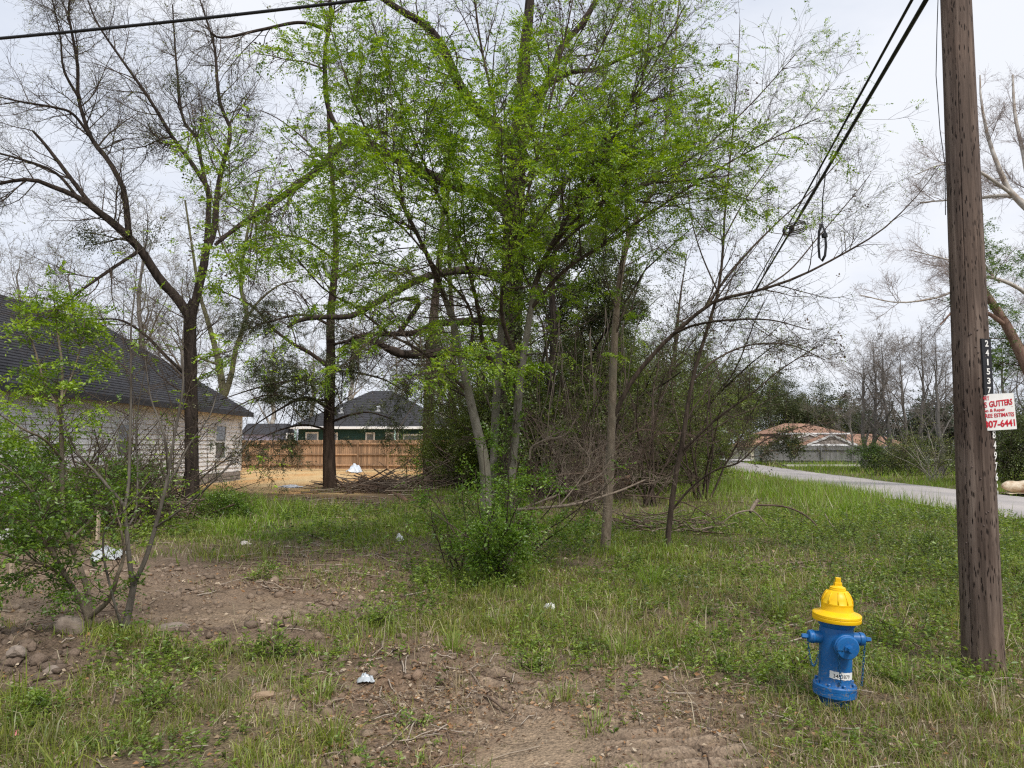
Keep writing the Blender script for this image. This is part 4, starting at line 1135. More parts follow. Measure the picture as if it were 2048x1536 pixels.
def build_tree(name, label, limbs, seed, bark, twig, lv, leaves=None, leafmat=None, cat_='tree', group=None, S0=10, keep=None, extra=None, n_trunk=None, limb_bark=None):
    """limbs: (N,K,4); lv: list of dicts for grow(); leaves: list of dicts for sprays() with 'lv'"""
    rng = np.random.default_rng(seed)
    limbs = np.array(limbs); pp = limbs[:, :, :3]; pr = limbs[:, :, 3]
    base = limbs[0, 0, :3].copy(); base[2] = 0 if base[2] < 1.0 else base[2]
    rt = thing(name, label, cat_, tuple(base), group=group)
    k_ = n_trunk or len(limbs)
    for nm, a_, r_, mt in (('trunk', pp[:k_], pr[:k_], bark), ('limbs', pp[k_:], pr[k_:], limb_bark or bark)):
        if not len(a_): continue
        V, q = tubes(a_, r_, S0)
        V = V + rng.normal(size=V.shape) * np.repeat(r_.reshape(-1), S0)[:, None] * .035      # uneven surface
        part_mesh(nm, V, [q], mt, rt, base, smooth=True, kind='stuff' if nm == 'limbs' else None)
    levels = [(pp, pr)]
    segs = []
    for d in lv:
        d = dict(d); src = d.pop('src', len(levels) - 1); n = d.pop('n'); S = d.pop('S', 3)
        a, r = levels[src]
        g = grow(a, r, n, rng, **d)
        levels.append(g); segs.append(tubes(g[0], g[1], S))
    if segs:
        Vs, Fs, o = [], [], 0
        for v, f in segs: Vs.append(v); Fs.append(f + o); o += len(v)
        part_mesh('branches', np.vstack(Vs), [np.vstack(Fs)], twig, rt, base, smooth=True, kind='stuff')
    if leaves:
        L_ = []
        for d in leaves:
            d = dict(d); src = d.pop('lv', -1); n = d.pop('n'); flt = d.pop('where', None)
            a = levels[src][0]
            if flt is not None:
                k = flt(a[:, -1]); a = a[k]
            if len(a): L_.append(sprays(a, n, rng, **d))
        V, F, cc = cat(L_)
        part_mesh('crown', V, [F], leafmat or m_leaf, rt, base, cc, kind='stuff')
    if extra: extra(rt, base, rng, levels)
    return rt
def clump(rt, base, rng, centers, mat, pal, size=(.05, .09), n=500, name='leaf_clump', wr=.5):
    L_ = []
    for (c, r) in centers:
        c = np.array(c); u = nrmz(rng.normal(size=(n, 3))) * (rng.uniform(0, 1, (n, 1)) ** .45) * np.array(r)
        u = u * (.7 + .5 * fbm(u[:, 0] * 2 + 9, u[:, 2] * 2 + 4, 3)[:, None])
        d = nrmz(rng.normal(size=(n, 3)) + np.array((0, 0, -.3)))
        pal_ = np.array(pal); col = pal_[rng.integers(0, len(pal_), n)] * rng.uniform(.7, 1.3, (n, 1))
        L_.append(leaf_quads(c + u, d, rng.uniform(size[0], size[1], n), rng, wr, col))
    V, F, cc = cat(L_)
    return part_mesh(name, V, [F], mat, rt, base, cc, kind='stuff')

# ------------------------------------------------------------------ the green multi-stem tree in the middle
Y0 = float(G(975, 1140)[1])
def yy(*off): return [Y0 + o for o in off]
A_l = [
 [(978,1165,Y0,54),(973,1020,Y0,48),(968,920,Y0,46),(945,820,Y0,38),(922,720,Y0-.1,34),(905,640,Y0-.2,28),(880,570,Y0-.3,22),(850,500,Y0-.5,18),(800,400,Y0-.8,13),(740,280,Y0-1.0,9),(690,150,Y0-1.2,6),(650,20,Y0-1.3,4)],
 [(985,1000,Y0+.25,26),(990,850,Y0+.35,34),(997,740,Y0+.4,32),(1003,640,Y0+.5,28),(1008,560,Y0+.5,25),(1010,450,Y0+.4,21),(1000,330,Y0+.3,17),(985,200,Y0+.2,13),(960,80,Y0+.1,9),(940,-80,Y0,5)],
 [(1010,1150,Y0+.2,40),(1018,1000,Y0+.2,38),(1026,920,Y0+.2,36),(1035,820,Y0+.1,36),(1040,760,Y0,34),(1055,660,Y0,28),(1070,570,Y0,24),(1103,490,Y0-.1,20),(1173,375,Y0-.3,15),(1212,305,Y0-.4,12),(1244,234,Y0-.5,10),(1306,133,Y0-.7,7),(1370,10,Y0-.8,5)],
 [(1060,620,Y0,17),(1130,540,Y0-.2,15),(1230,475,Y0-.4,12),(1340,400,Y0-.6,9),(1450,330,Y0-.8,7),(1560,270,Y0-.9,5),(1640,235,Y0-1,3)],
 [(1075,550,Y0,17),(1140,470,Y0+.2,15),(1224,410,Y0+.4,12),(1314,352,Y0+.5,10),(1392,310,Y0+.6,8),(1500,210,Y0+.6,5),(1590,110,Y0+.6,3)],
 [(938,785,Y0,17),(880,732,Y0-.3,14),(830,695,Y0-.6,12),(779,668,Y0-.8,10),(709,613,Y0-1.1,8),(650,580,Y0-1.3,7),(580,500,Y0-1.5,5),(520,430,Y0-1.6,3.5),(480,360,Y0-1.7,2.5)],
 [(922,725,Y0,16),(942,690,Y0-.1,14),(945,640,Y0-.2,12),(930,600,Y0-.3,11),(880,545,Y0-.6,9),(820,470,Y0-.9,8),(760,420,Y0-1.2,6),(680,375,Y0-1.5,4),(610,330,Y0-1.7,3)],
 [(990,740,Y0+.3,20),(965,680,Y0+.2,18),(955,610,Y0+.1,16),(930,520,Y0-.1,14),(890,420,Y0-.2,12),(850,330,Y0-.3,10),(810,230,Y0-.4,8),(770,120,Y0-.5,6),(730,0,Y0-.5,4)],
 [(1045,740,Y0+.05,20),(1010,660,Y0-.3,18),(1004,590,Y0-.6,15),(1030,480,Y0-.9,13),(1060,370,Y0-1.1,11),(1090,250,Y0-1.2,9),(1120,120,Y0-1.3,7),(1150,-20,Y0-1.3,5)],
 [(1100,500,Y0-.1,14),(1150,440,Y0-.6,12),(1210,400,Y0-1,10),(1290,370,Y0-1.4,8),(1380,360,Y0-1.7,6),(1460,350,Y0-1.9,4)],
 [(1008,520,Y0+.5,15),(1040,400,Y0+.9,13),(1080,300,Y0+1.3,10),(1150,180,Y0+1.6,8),(1220,60,Y0+1.8,6),(1270,-60,Y0+1.9,4)],
]
for l in A_l:
    for k in range(len(l)):
        px_, py_, Y_, w_ = l[k]
        l[k] = (px_, py_, Y_, w_ * float(np.interp(py_, [350, 750, 950], [.52, .46, .48])))
# split the pale lower stems from the brown upper limbs
A_up = [[q for q in l if q[1] < 600] for l in A_l[:3]]
A_lo = [[q for q in l if q[1] > 545] for l in A_l[:3]]
A_l = [limb(l) for l in A_lo] + [limb(l) for l in A_up] + [limb(l) for l in A_l[3:]]
build_tree('elm_tree', 'multi-stem tree with pale trunks and bright spring green leaves in the weedy grass', A_l, 101, m_bk_pale, m_twig,
  [dict(n=300, src=0, ang=(20, 55), length=(.8, 2.2), t=(.2, 1), K=9, up=.03, wig=.09, rk=.55, rmax=.012, S=4, rmin=.0026, out=.35, zmin=3.2),
   dict(n=2600, ang=(25, 60), length=(.28, .9), t=(.12, 1), K=6, up=.01, wig=.12, rk=.6, S=3, rmin=.0021),
   dict(n=11500, ang=(30, 70), length=(.10, .34), t=(.1, 1), K=4, up=.0, wig=.14, S=3, rmin=.0015),
   dict(n=170, src=0, ang=(50, 95), length=(.9, 2.1), t=(.1, .9), K=9, up=-.012, wig=.10, rk=.5, rmax=.009, S=4, rmin=.0026, out=.5, plane=.35, zmin=2.35),
   dict(n=1500, src=4, ang=(30, 65), length=(.25, .75), t=(.15, 1), K=6, up=-.01, wig=.12, rk=.6, S=3, rmin=.002, plane=.4)],
  [dict(lv=3, n=9500, per=8, size=(.026, .048), spread=.065, pal=SPRING, wr=.5, where=lambda e: (e[:, 2] < 6.4 + 1.5 * (vn(e[:, 0] * .8, e[:, 1], 6) - .5)) & (e[:, 0] < 1.7 + .8 * (vn(e[:, 2] * 2, e[:, 1] * 2, 3) - .5)) & (vn(e[:, 0] * 1.9, e[:, 2] * 1.9 + e[:, 1] * .7, 5) > .30)),
   dict(lv=3, n=2600, per=7, size=(.022, .042), spread=.06, pal=SPRING, wr=.5, where=lambda e: (e[:, 2] >= 5.6) & (e[:, 0] < 2.2)),
   dict(lv=3, n=3200, per=7, size=(.018, .036), spread=.05, pal=SPRING, wr=.5, where=lambda e: (e[:, 0] >= 1.3) & (vn(e[:, 0] * 2.1, e[:, 2] * 2.1, 9) > .36)),
   dict(lv=5, n=9000, per=9, size=(.028, .052), spread=.075, pal=SPRING, wr=.5, droop=-.15, flat=.35, where=lambda e: (e[:, 2] > 2.15) & (vn(e[:, 0] * 1.6, e[:, 2] * 1.6 + e[:, 1] * .7, 15) > .22))],
  n_trunk=3, limb_bark=m_bk_brown)

# ------------------------------------------------------------------ slender pale tree and its companion
Yb = float(G(1212, 1098)[1])
B_l = [limb(l, 22, .62) for l in [
 [(1210,1112,Yb,34),(1216,1000,Yb,30),(1219,930,Yb,29),(1224,830,Yb,27),(1228,700,Yb,23),(1238,570,Yb,20),(1255,480,Yb,18),(1270,440,Yb,14),(1300,400,Yb,11),(1325,300,Yb,9),(1345,150,Yb+.2,7),(1360,-20,Yb+.3,5)],
 [(1226,836,Yb,15),(1263,763,Yb-.1,15),(1310,705,Yb-.2,14),(1347,668,Yb-.3,13),(1410,615,Yb-.5,12),(1447,597,Yb-.6,11),(1520,580,Yb-.8,9),(1600,552,Yb-1,8),(1700,500,Yb-1.2,6),(1770,455,Yb-1.3,5),(1840,385,Yb-1.4,3),(1880,330,Yb-1.4,2)],
 [(1410,615,Yb-.5,9),(1450,560,Yb-.3,8),(1500,500,Yb-.2,7),(1560,440,Yb,5),(1620,385,Yb,4),(1680,320,Yb+.1,2.5)],
 [(1256,478,Yb,12),(1252,400,Yb+.2,10),(1262,280,Yb+.4,8),(1290,130,Yb+.5,6),(1310,-30,Yb+.5,4)],
 [(1347,668,Yb-.3,9),(1390,650,Yb-.8,8),(1460,640,Yb-1.3,7),(1540,640,Yb-1.6,5),(1620,660,Yb-1.8,3)],
 [(1520,580,Yb-.8,6),(1580,540,Yb-.5,5),(1640,470,Yb-.3,4),(1700,400,Yb-.2,3),(1740,350,Yb-.2,2)]]]
build_tree('slender_tree', 'slender tan trunk tree with one long branch reaching out over the grass', B_l, 102, m_bk_tan, m_twig,
  [dict(n=95, ang=(25, 60), length=(.5, 1.7), t=(.35, 1), K=8, up=.05, wig=.10, rk=.5, rmax=.012, S=4, rmin=.003),
   dict(n=900, ang=(30, 65), length=(.25, .8), K=6, up=.04, wig=.13, S=3, rmin=.0025),
   dict(n=4200, ang=(30, 70), length=(.08, .32), K=4, wig=.15, S=3, rmin=.0019)],
  [dict(lv=3, n=1600, per=3, size=(.018, .036), spread=.05, pal=BUDS + SPRING[:1], wr=.45),
   dict(lv=3, n=160, per=3, size=(.03, .055), spread=.04, pal=DEAD, wr=.6)], n_trunk=1, limb_bark=m_bk_brown)
C_l = [limb(l, 22, .68) for l in [
 [(1333,1106,Yb,18),(1342,1020,Yb,16),(1350,960,Yb,15),(1363,894,Yb,14),(1384,763,Yb,12),(1410,673,Yb,10),(1436,585,Yb,9),(1446,500,Yb,7),(1450,420,Yb,6),(1462,300,Yb,5),(1475,150,Yb,3),(1480,40,Yb,2)],
 [(1343,1021,Yb,7),(1386,972,Yb-.2,6),(1433,939,Yb-.5,6),(1478,925,Yb-.7,5),(1530,880,Yb-.8,4),(1600,855,Yb-.9,3),(1660,845,Yb-.9,2)],
 [(1363,905,Yb,8),(1400,868,Yb-.2,7),(1440,832,Yb-.3,7),(1500,790,Yb-.5,5),(1560,740,Yb-.6,4),(1640,690,Yb-.7,2.5)],
 [(1384,763,Yb,7),(1430,720,Yb+.3,6),(1500,690,Yb+.6,5),(1580,690,Yb+.8,4),(1650,720,Yb+.9,3)],
 [(1446,480,Yb,5),(1490,400,Yb+.2,4),(1540,330,Yb+.3,3),(1590,240,Yb+.4,2)],
 [(1436,585,Yb,5),(1400,500,Yb+.2,4),(1380,420,Yb+.3,3),(1370,300,Yb+.3,2)]]]
build_tree('sapling', 'thin leaning brown sapling beside the slender tan tree', C_l, 103, m_bk_brown, m_twig,
  [dict(n=75, ang=(25, 60), length=(.4, 1.4), t=(.3, 1), K=8, up=.03, wig=.11, rk=.55, rmax=.010, S=4, rmin=.003),
   dict(n=800, ang=(30, 65), length=(.2, .7), K=6, up=.02, wig=.14, S=3, rmin=.0025),
   dict(n=3600, ang=(30, 70), length=(.08, .28), K=4, wig=.15, S=3, rmin=.0019)],
  [dict(lv=3, n=1400, per=3, size=(.018, .034), spread=.05, pal=BUDS, wr=.45),
   dict(lv=3, n=240, per=4, size=(.03, .055), spread=.05, pal=DEAD, wr=.6, where=lambda e: vn(e[:, 0] * 2, e[:, 2] * 2, 4) > .6)])

# ------------------------------------------------------------------ the big dark oak behind
Yd = 19.0
D_l = [limb(l, 26, .68) for l in [
 [(1008,1035,Yd,110),(1012,985,Yd,86),(1015,880,Yd,74),(1018,780,Yd,68),(1022,680,Yd,65),(1025,580,Yd,62),(1030,480,Yd,60),(1030,380,Yd,58),(1035,300,Yd,54),(1045,200,Yd,44),(1050,100,Yd,36),(1060,0,Yd,28),(1065,-140,Yd,16)],
 [(1028,310,Yd,38),(990,255,Yd,34),(950,215,Yd-.5,32),(916,165,Yd-1,30),(885,95,Yd-1.4,28),(850,50,Yd-1.7,24),(800,20,Yd-2,20),(740,-20,Yd-2.2,14),(680,-60,Yd-2.4,8)],
 [(1030,430,Yd,42),(970,392,Yd-.6,36),(900,367,Yd-1.2,34),(845,344,Yd-1.7,34),(783,312,Yd-2,30),(730,285,Yd-2.2,28),(690,285,Yd-2.4,26),(640,335,Yd-2.6,24),(590,375,Yd-2.8,22),(540,410,Yd-3,18),(480,450,Yd-3.2,14),(430,490,Yd-3.4,10)],
 [(1018,722,Yd,38),(962,713,Yd-.3,32),(904,703,Yd-.6,29),(850,708,Yd-.9,27),(798,707,Yd-1.2,24),(763,690,Yd-1.5,19),(733,680,Yd-1.7,12),(701,699,Yd-1.9,7)],
 [(1020,645,Yd,28),(960,642,Yd+.3,24),(897,645,Yd+.5,22),(865,649,Yd+.7,20),(837,664,Yd+.8,18),(800,668,Yd+.9,16),(760,668,Yd+1,14),(728,670,Yd+1,12),(701,678,Yd+1,9),(678,705,Yd+1,5)],
 [(796,668,Yd+.9,15),(829,622,Yd+.7,14),(838,605,Yd+.6,12),(826,597,Yd+.5,10),(800,599,Yd+.4,8),(777,610,Yd+.3,5)],
 [(1026,560,Yd,26),(940,540,Yd-.8,24),(850,555,Yd-1.4,22),(780,590,Yd-1.8,20),(735,615,Yd-2,18),(700,633,Yd-2.1,17),(650,634,Yd-2.2,15),(600,640,Yd-2.3,13),(575,655,Yd-2.3,9)],
 [(1040,310,Yd,32),(1070,220,Yd+.5,27),(1107,137,Yd+.8,23),(1126,90,Yd+1,20),(1170,39,Yd+1.2,16),(1220,-60,Yd+1.4,10)],
 [(1048,200,Yd,22),(1099,168,Yd-.5,18),(1142,145,Yd-.9,15),(1197,137,Yd-1.2,12),(1260,110,Yd-1.5,9),(1330,90,Yd-1.8,6)],
 [(1032,480,Yd,24),(1090,420,Yd+.6,20),(1150,340,Yd+1,16),(1220,280,Yd+1.3,12),(1300,240,Yd+1.5,8)],
 [(690,285,Yd-2.4,16),(655,210,Yd-2.6,14),(650,110,Yd-2.8,12),(660,30,Yd-3,10),(655,-60,Yd-3,6)],
 [(656,60,Yd-2.9,12),(600,45,Yd-3.1,10),(520,60,Yd-3.3,9),(440,75,Yd-3.5,7),(410,50,Yd-3.6,5)]]]
build_tree('oak_tree', 'massive dark oak with crooked limbs and rough bark behind the green tree', D_l, 104, m_bk_dark, m_twig,
  [dict(n=150, ang=(35, 75), length=(1.0, 3.2), t=(.3, 1), K=9, up=.02, wig=.16, rk=.5, rmax=.035, S=4, rmin=.006),
   dict(n=1500, ang=(35, 75), length=(.5, 1.5), K=6, up=.0, wig=.18, S=3, rmin=.0045),
   dict(n=5500, ang=(30, 75), length=(.18, .6), K=4, wig=.2, S=3, rmin=.0032)],
  [dict(lv=3, n=1400, per=4, size=(.04, .08), spread=.10, pal=DKLEAF + BUDS, wr=.5, where=lambda e: vn(e[:, 0], e[:, 2], 3) > .45),
   dict(lv=3, n=350, per=5, size=(.05, .09), spread=.10, pal=DEAD, wr=.6, where=lambda e: vn(e[:, 0] * 1.3, e[:, 2] * 1.3, 8) > .62)], m_dleaf, S0=14,
  extra=lambda rt, base, rng, lv: clump(rt, base, rng, [(P(1020 + dx, y, Yd - .35), (.5, .35, .55)) for dx, y in ((10, 900), (-14, 840), (16, 790), (-6, 730), (20, 660), (40, 560), (30, 500), (60, 460), (45, 400), (0, 600))], m_dleaf, DKLEAF + IVY, (.05, .085), 620, 'ivy', .7))

# ------------------------------------------------------------------ dark forked tree on the left
Ye = float(G(385, 1028)[1])
E_l = [limb(l, 24, .8) for l in [
 [(386,1050,Ye,42),(385,980,Ye,35),(383,900,Ye,32),(382,780,Ye,31),(380,680,Ye,30),(382,625,Ye,29),(390,600,Ye,24)],
 [(384,640,Ye,25),(352,594,Ye,24),(320,559,Ye-.2,23),(281,500,Ye-.5,21),(234,453,Ye-.8,20),(195,422,Ye-1,17),(156,395,Ye-1.2,14),(109,375,Ye-1.4,12),(59,359,Ye-1.6,10),(-10,370,Ye-1.8,7),(-80,400,Ye-2,4)],
 [(195,420,Ye-1,13),(176,402,Ye-1,12),(129,340,Ye-1.1,10),(90,289,Ye-1.2,8),(66,262,Ye-1.3,6)],
 [(258,475,Ye-.7,16),(250,391,Ye-.5,14),(242,367,Ye-.4,13),(219,324,Ye-.3,12),(188,285,Ye-.2,11),(172,250,Ye,10),(156,191,Ye,9),(156,137,Ye,8),(145,70,Ye,7),(137,20,Ye,5),(150,-70,Ye,3)],
 [(188,285,Ye-.2,8),(148,230,Ye-.6,7),(110,215,Ye-.9,6),(50,205,Ye-1.2,5),(-20,190,Ye-1.5,3)],
 [(386,620,Ye,22),(395,586,Ye,21),(410,520,Ye,20),(414,488,Ye,19),(428,465,Ye+.1,17),(434,391,Ye+.3,14),(445,332,Ye+.4,12),(461,262,Ye+.5,10),(441,211,Ye+.6,9),(434,156,Ye+.7,8),(428,90,Ye+.8,6),(400,0,Ye+.9,4)],
 [(414,488,Ye,15),(418,391,Ye-.2,13),(410,367,Ye-.3,12),(371,309,Ye-.5,11),(344,273,Ye-.6,10),(297,195,Ye-.9,8),(242,117,Ye-1.1,6),(195,47,Ye-1.3,5),(172,-10,Ye-1.4,3)],
 [(418,400,Ye-.2,11),(402,320,Ye+.2,9),(391,273,Ye+.3,8),(365,234,Ye+.4,7),(352,117,Ye+.6,5),(345,10,Ye+.7,3)],
 [(156,395,Ye-1.2,8),(110,345,Ye-1.5,7),(40,318,Ye-1.8,6),(-30,300,Ye-2,4)],
 [(281,500,Ye-.5,9),(220,540,Ye-1.0,8),(150,590,Ye-1.4,6),(90,640,Ye-1.7,4)],
 [(383,760,Ye,9),(340,720,Ye-.3,8),(290,670,Ye-.5,7),(240,640,Ye-.7,5),(180,640,Ye-.8,3)],
 [(160,200,Ye,7),(128,140,Ye-.4,6),(120,70,Ye-.6,4),(100,-20,Ye-.8,3)]]]
def e_extra(rt, base, rng, lv):
    cs_ = [(P(300, 470, Ye - .5), (.55, .4, .4)), (P(240, 500, Ye - .6), (.5, .4, .35)), (P(355, 170, Ye - .4), (.35, .3, .35)), (P(445, 210, Ye + .5), (.5, .4, .45)),
           (P(190, 470, Ye - .9), (.35, .3, .3)), (P(310, 270, Ye - .6), (.35, .3, .35)), (P(395, 260, Ye), (.4, .3, .5)), (P(170, 480, Ye - 1), (.35, .3, .4)), (P(495, 240, Ye + .3), (.4, .3, .4))]
    clump(rt, base, rng, cs_, m_dleaf, DKLEAF, (.04, .07), 330, 'mistletoe', .45)
build_tree('forked_tree', 'dark forked tree with spreading bare limbs beside the white house', E_l, 105, m_bk_dark, m_twig,
  [dict(n=270, ang=(30, 65), length=(.7, 2.4), t=(.3, 1), K=8, up=.04, wig=.14, rk=.5, rmax=.022, S=4, rmin=.005),
   dict(n=2600, ang=(30, 70), length=(.4, 1.3), K=6, up=.02, wig=.17, S=3, rmin=.0038),
   dict(n=14000, ang=(30, 75), length=(.15, .55), K=4, wig=.2, S=3, rmin=.0026)],
  [dict(lv=3, n=3600, per=3, size=(.025, .05), spread=.07, pal=BUDS, wr=.45)], m_leaf, S0=12, extra=e_extra)

# ------------------------------------------------------------------ straight dark tree in front of the fence
Yf = float(G(660, 984)[1])
F_l = [limb(l, 26, .55) for l in [
 [(662,1000,Yf,66),(660,970,Yf,50),(658,900,Yf,43),(659,800,Yf,38),(662,700,Yf,34),(661,640,Yf,30),(668,560,Yf,26),(672,500,Yf,22),(668,400,Yf,18),(660,300,Yf,14),(655,200,Yf,10),(650,90,Yf,6)],
 [(657,818,Yf,14),(635,803,Yf-.3,12),(605,796,Yf-.7,10),(560,818,Yf-1.2,7),(510,850,Yf-1.6,4),(470,880,Yf-1.8,2)],
 [(659,735,Yf,16),(620,706,Yf+.2,14),(590,690,Yf+.4,12),(555,665,Yf+.6,11),(530,640,Yf+.8,10),(505,612,Yf+1,8),(465,592,Yf+1.2,6),(420,570,Yf+1.4,4)],
 [(660,845,Yf,10),(700,830,Yf-.5,8),(740,825,Yf-1,6),(790,840,Yf-1.4,4)],
 [(659,770,Yf,11),(610,760,Yf-.8,9),(560,765,Yf-1.4,7),(500,780,Yf-2,5),(440,800,Yf-2.4,3)],
 [(658,800,Yf,9),(600,800,Yf-1.2,8),(540,790,Yf-2.2,6),(480,810,Yf-3.0,4),(430,850,Yf-3.5,2.5)], [(657,860,Yf,8),(610,850,Yf-.8,7),(560,860,Yf-1.5,5),(500,885,Yf-2.1,3)],
 [(662,690,Yf,11),(720,680,Yf-.6,9),(780,700,Yf-1.2,7),(830,730,Yf-1.6,4)],
 [(661,650,Yf,11),(610,630,Yf-.6,9),(550,640,Yf-1.2,7),(490,660,Yf-1.8,4)],
 [(663,740,Yf,10),(710,745,Yf+.6,8),(770,760,Yf+1.1,6),(820,790,Yf+1.5,4)],
 [(668,560,Yf,10),(720,530,Yf-.6,8),(780,530,Yf-1.2,6),(840,560,Yf-1.6,4)],
 [(670,520,Yf,10),(610,480,Yf-.4,8),(550,470,Yf-.8,6),(500,480,Yf-1.1,4)],
 [(664,430,Yf,9),(710,380,Yf+.4,7),(760,350,Yf+.8,5),(800,340,Yf+1,3)],
 [(662,340,Yf,8),(610,280,Yf+.2,6),(560,240,Yf+.4,4),(520,220,Yf+.5,3)]]]
build_tree('water_oak', 'straight dark trunk tree with drooping small-leaved boughs in front of the cedar fence', F_l, 106, bark_mat('wet_dark_bark', (.018, .012, .009), (.075, .052, .038)), m_twig,
  [dict(n=190, ang=(35, 75), length=(1.0, 2.6), t=(.12, 1), K=8, up=-.01, wig=.12, rk=.5, rmax=.025, S=4, rmin=.006),
   dict(n=1400, ang=(35, 70), length=(.5, 1.4), K=6, up=-.02, wig=.15, S=3, rmin=.0045, plane=.5),
   dict(n=5200, ang=(30, 70), length=(.2, .6), K=4, wig=.2, S=3, rmin=.0032)],
  [dict(lv=3, n=8500, per=8, size=(.045, .08), spread=.14, pal=DKLEAF, wr=.42, where=lambda e: (e[:, 2] < 6.2) & (vn(e[:, 0] * .9, e[:, 2] * .9, 3) > .25)),
   dict(lv=3, n=500, per=3, size=(.05, .085), spread=.1, pal=DKLEAF + BUDS, wr=.42)], m_dleaf, S0=14)

# ------------------------------------------------------------------ foreground saplings
Yg = float(G(200, 1300)[1])
g1 = [limb(l, 18) for l in [
 [(172,1320,Yg,20),(175,1260,Yg,17),(178,1236,Yg,16),(165,1208,Yg,12),(134,1159,Yg-.1,11),(99,1095,Yg-.2,9),(70,1055,Yg-.3,7),(45,1035,Yg-.3,6),(0,1003,Yg-.4,4),(-40,985,Yg-.4,3)],
 [(178,1236,Yg,13),(176,1184,Yg+.1,12),(153,1119,Yg+.1,11),(139,1080,Yg+.1,10),(127,1030,Yg+.1,9),(124,956,Yg+.1,9),(124,877,Yg+.1,8),(116,817,Yg,6),(90,770,Yg,5),(70,700,Yg-.1,4),(50,640,Yg-.1,2.5)],
 [(178,1236,Yg,11),(218,1199,Yg-.1,9),(235,1150,Yg-.2,8),(248,1110,Yg-.2,6),(240,1050,Yg-.3,4),(225,1000,Yg-.3,3)],
 [(122,837,Yg,6),(124,733,Yg+.1,5),(114,659,Yg+.1,4),(108,600,Yg+.1,2.5)],
 [(99,1095,Yg-.2,6),(88,1040,Yg-.4,5),(60,980,Yg-.6,4),(20,940,Yg-.8,3),(-20,915,Yg-.9,2)],
 [(124,920,Yg+.1,6),(90,880,Yg-.2,5),(50,860,Yg-.4,4),(0,830,Yg-.6,2.5)],
 [(126,1000,Yg+.1,6),(100,960,Yg+.4,5),(60,930,Yg+.6,4),(10,890,Yg+.7,3)],
 [(116,817,Yg,4),(140,760,Yg+.2,3.5),(160,700,Yg+.3,3),(170,640,Yg+.3,2)],
 [(134,1159,Yg-.1,7),(90,1130,Yg-.4,5),(40,1120,Yg-.6,4),(-10,1100,Yg-.8,3)],
 [(139,1080,Yg+.1,6),(180,1040,Yg+.2,5),(205,990,Yg+.3,4),(215,930,Yg+.3,2.5)]]]
build_tree('leafy_sapling', 'young leafy sapling with bright green leaves rooted at the edge of the churned soil', g1, 107, m_bk_tan, m_twig,
  [dict(n=190, ang=(30, 65), length=(.22, .62), t=(.2, 1), K=6, up=.02, wig=.1, rk=.5, rmax=.005, S=3, rmin=.0017),
   dict(n=950, ang=(30, 70), length=(.1, .3), K=4, up=-.02, wig=.12, S=3, rmin=.0013)],
  [dict(lv=2, n=1500, per=6, size=(.026, .046), spread=.055, pal=[(.10, .18, .022), (.14, .235, .026), (.075, .14, .02), (.18, .28, .03)], wr=.5, droop=-.2, where=lambda e: e[:, 2] < 1.75), dict(lv=2, n=1150, per=6, size=(.022, .042), spread=.05, pal=SPRING, wr=.5, droop=-.2, where=lambda e: e[:, 2] >= 1.6),
   dict(lv=1, n=260, per=6, size=(.026, .046), spread=.055, pal=[(.10, .18, .022), (.14, .235, .026), (.18, .28, .03)], wr=.5, droop=-.2)], m_leaf, S0=8)
g2 = [limb(l, 18, .82) for l in [
 [(240,1305,Yg,24),(247,1270,Yg,21),(253,1245,Yg,19),(262,1199,Yg,17),(267,1166,Yg,15),(260,1134,Yg,12),(255,1080,Yg,11),(250,1030,Yg,10),(248,1012,Yg,9),(223,981,Yg-.1,8),(193,946,Yg-.1,7),(163,916,Yg-.1,6),(144,887,Yg-.1,5),(130,850,Yg-.1,4),(120,800,Yg,3)],
 [(249,1015,Yg,8),(257,971,Yg+.1,8),(260,882,Yg+.1,7),(262,783,Yg+.1,6),(262,659,Yg+.1,4.5),(270,585,Yg+.1,3),(275,500,Yg+.1,2)],
 [(267,1168,Yg,13),(287,1129,Yg,12),(302,1085,Yg,11),(317,1030,Yg,9),(332,971,Yg,8),(347,882,Yg,7),(366,773,Yg,5.5),(362,700,Yg,4),(352,640,Yg,2.5)],
 [(310,1055,Yg,6),(347,1030,Yg-.1,6),(396,991,Yg-.2,5),(440,950,Yg-.3,4),(485,900,Yg-.3,3.5),(520,830,Yg-.4,2.5)],
 [(337,940,Yg,6),(330,880,Yg-.1,5.5),(318,840,Yg-.1,5),(302,798,Yg-.1,4),(293,740,Yg-.1,3),(290,690,Yg-.1,2)],
 [(327,985,Yg,5),(352,940,Yg+.1,5),(378,890,Yg+.2,4),(420,830,Yg+.2,3),(440,760,Yg+.3,2)],
 [(252,1060,Yg,5),(272,1020,Yg+.2,5),(275,930,Yg+.3,4),(272,870,Yg+.3,4),(280,790,Yg+.3,3),(300,700,Yg+.3,2)],
 [(248,1268,Yg,9),(236,1230,Yg-.15,7),(222,1180,Yg-.2,6),(207,1110,Yg-.25,5),(210,1060,Yg-.3,4),(240,1030,Yg-.3,3),(300,960,Yg-.3,2.2)]]]
build_tree('grey_sapling', 'sparse grey forked sapling next to the leafy one with few opening leaves', g2, 108, bark_mat('greybrown_bark', (.06, .05, .04), (.17, .15, .125), scale=16), m_twig,
  [dict(n=130, ang=(25, 60), length=(.25, .8), t=(.35, 1), K=7, up=.03, wig=.1, rk=.5, rmax=.005, S=3, rmin=.0017),
   dict(n=650, ang=(30, 65), length=(.1, .36), K=5, up=.02, wig=.14, S=3, rmin=.0013)],
  [dict(lv=2, n=170, per=6, size=(.02, .038), spread=.045, pal=SPRING, wr=.5, droop=-.2),
   dict(lv=2, n=110, per=6, size=(.022, .04), spread=.05, pal=SPRING, wr=.5, where=lambda e: e[:, 2] < 1.35)], m_leaf, S0=8)
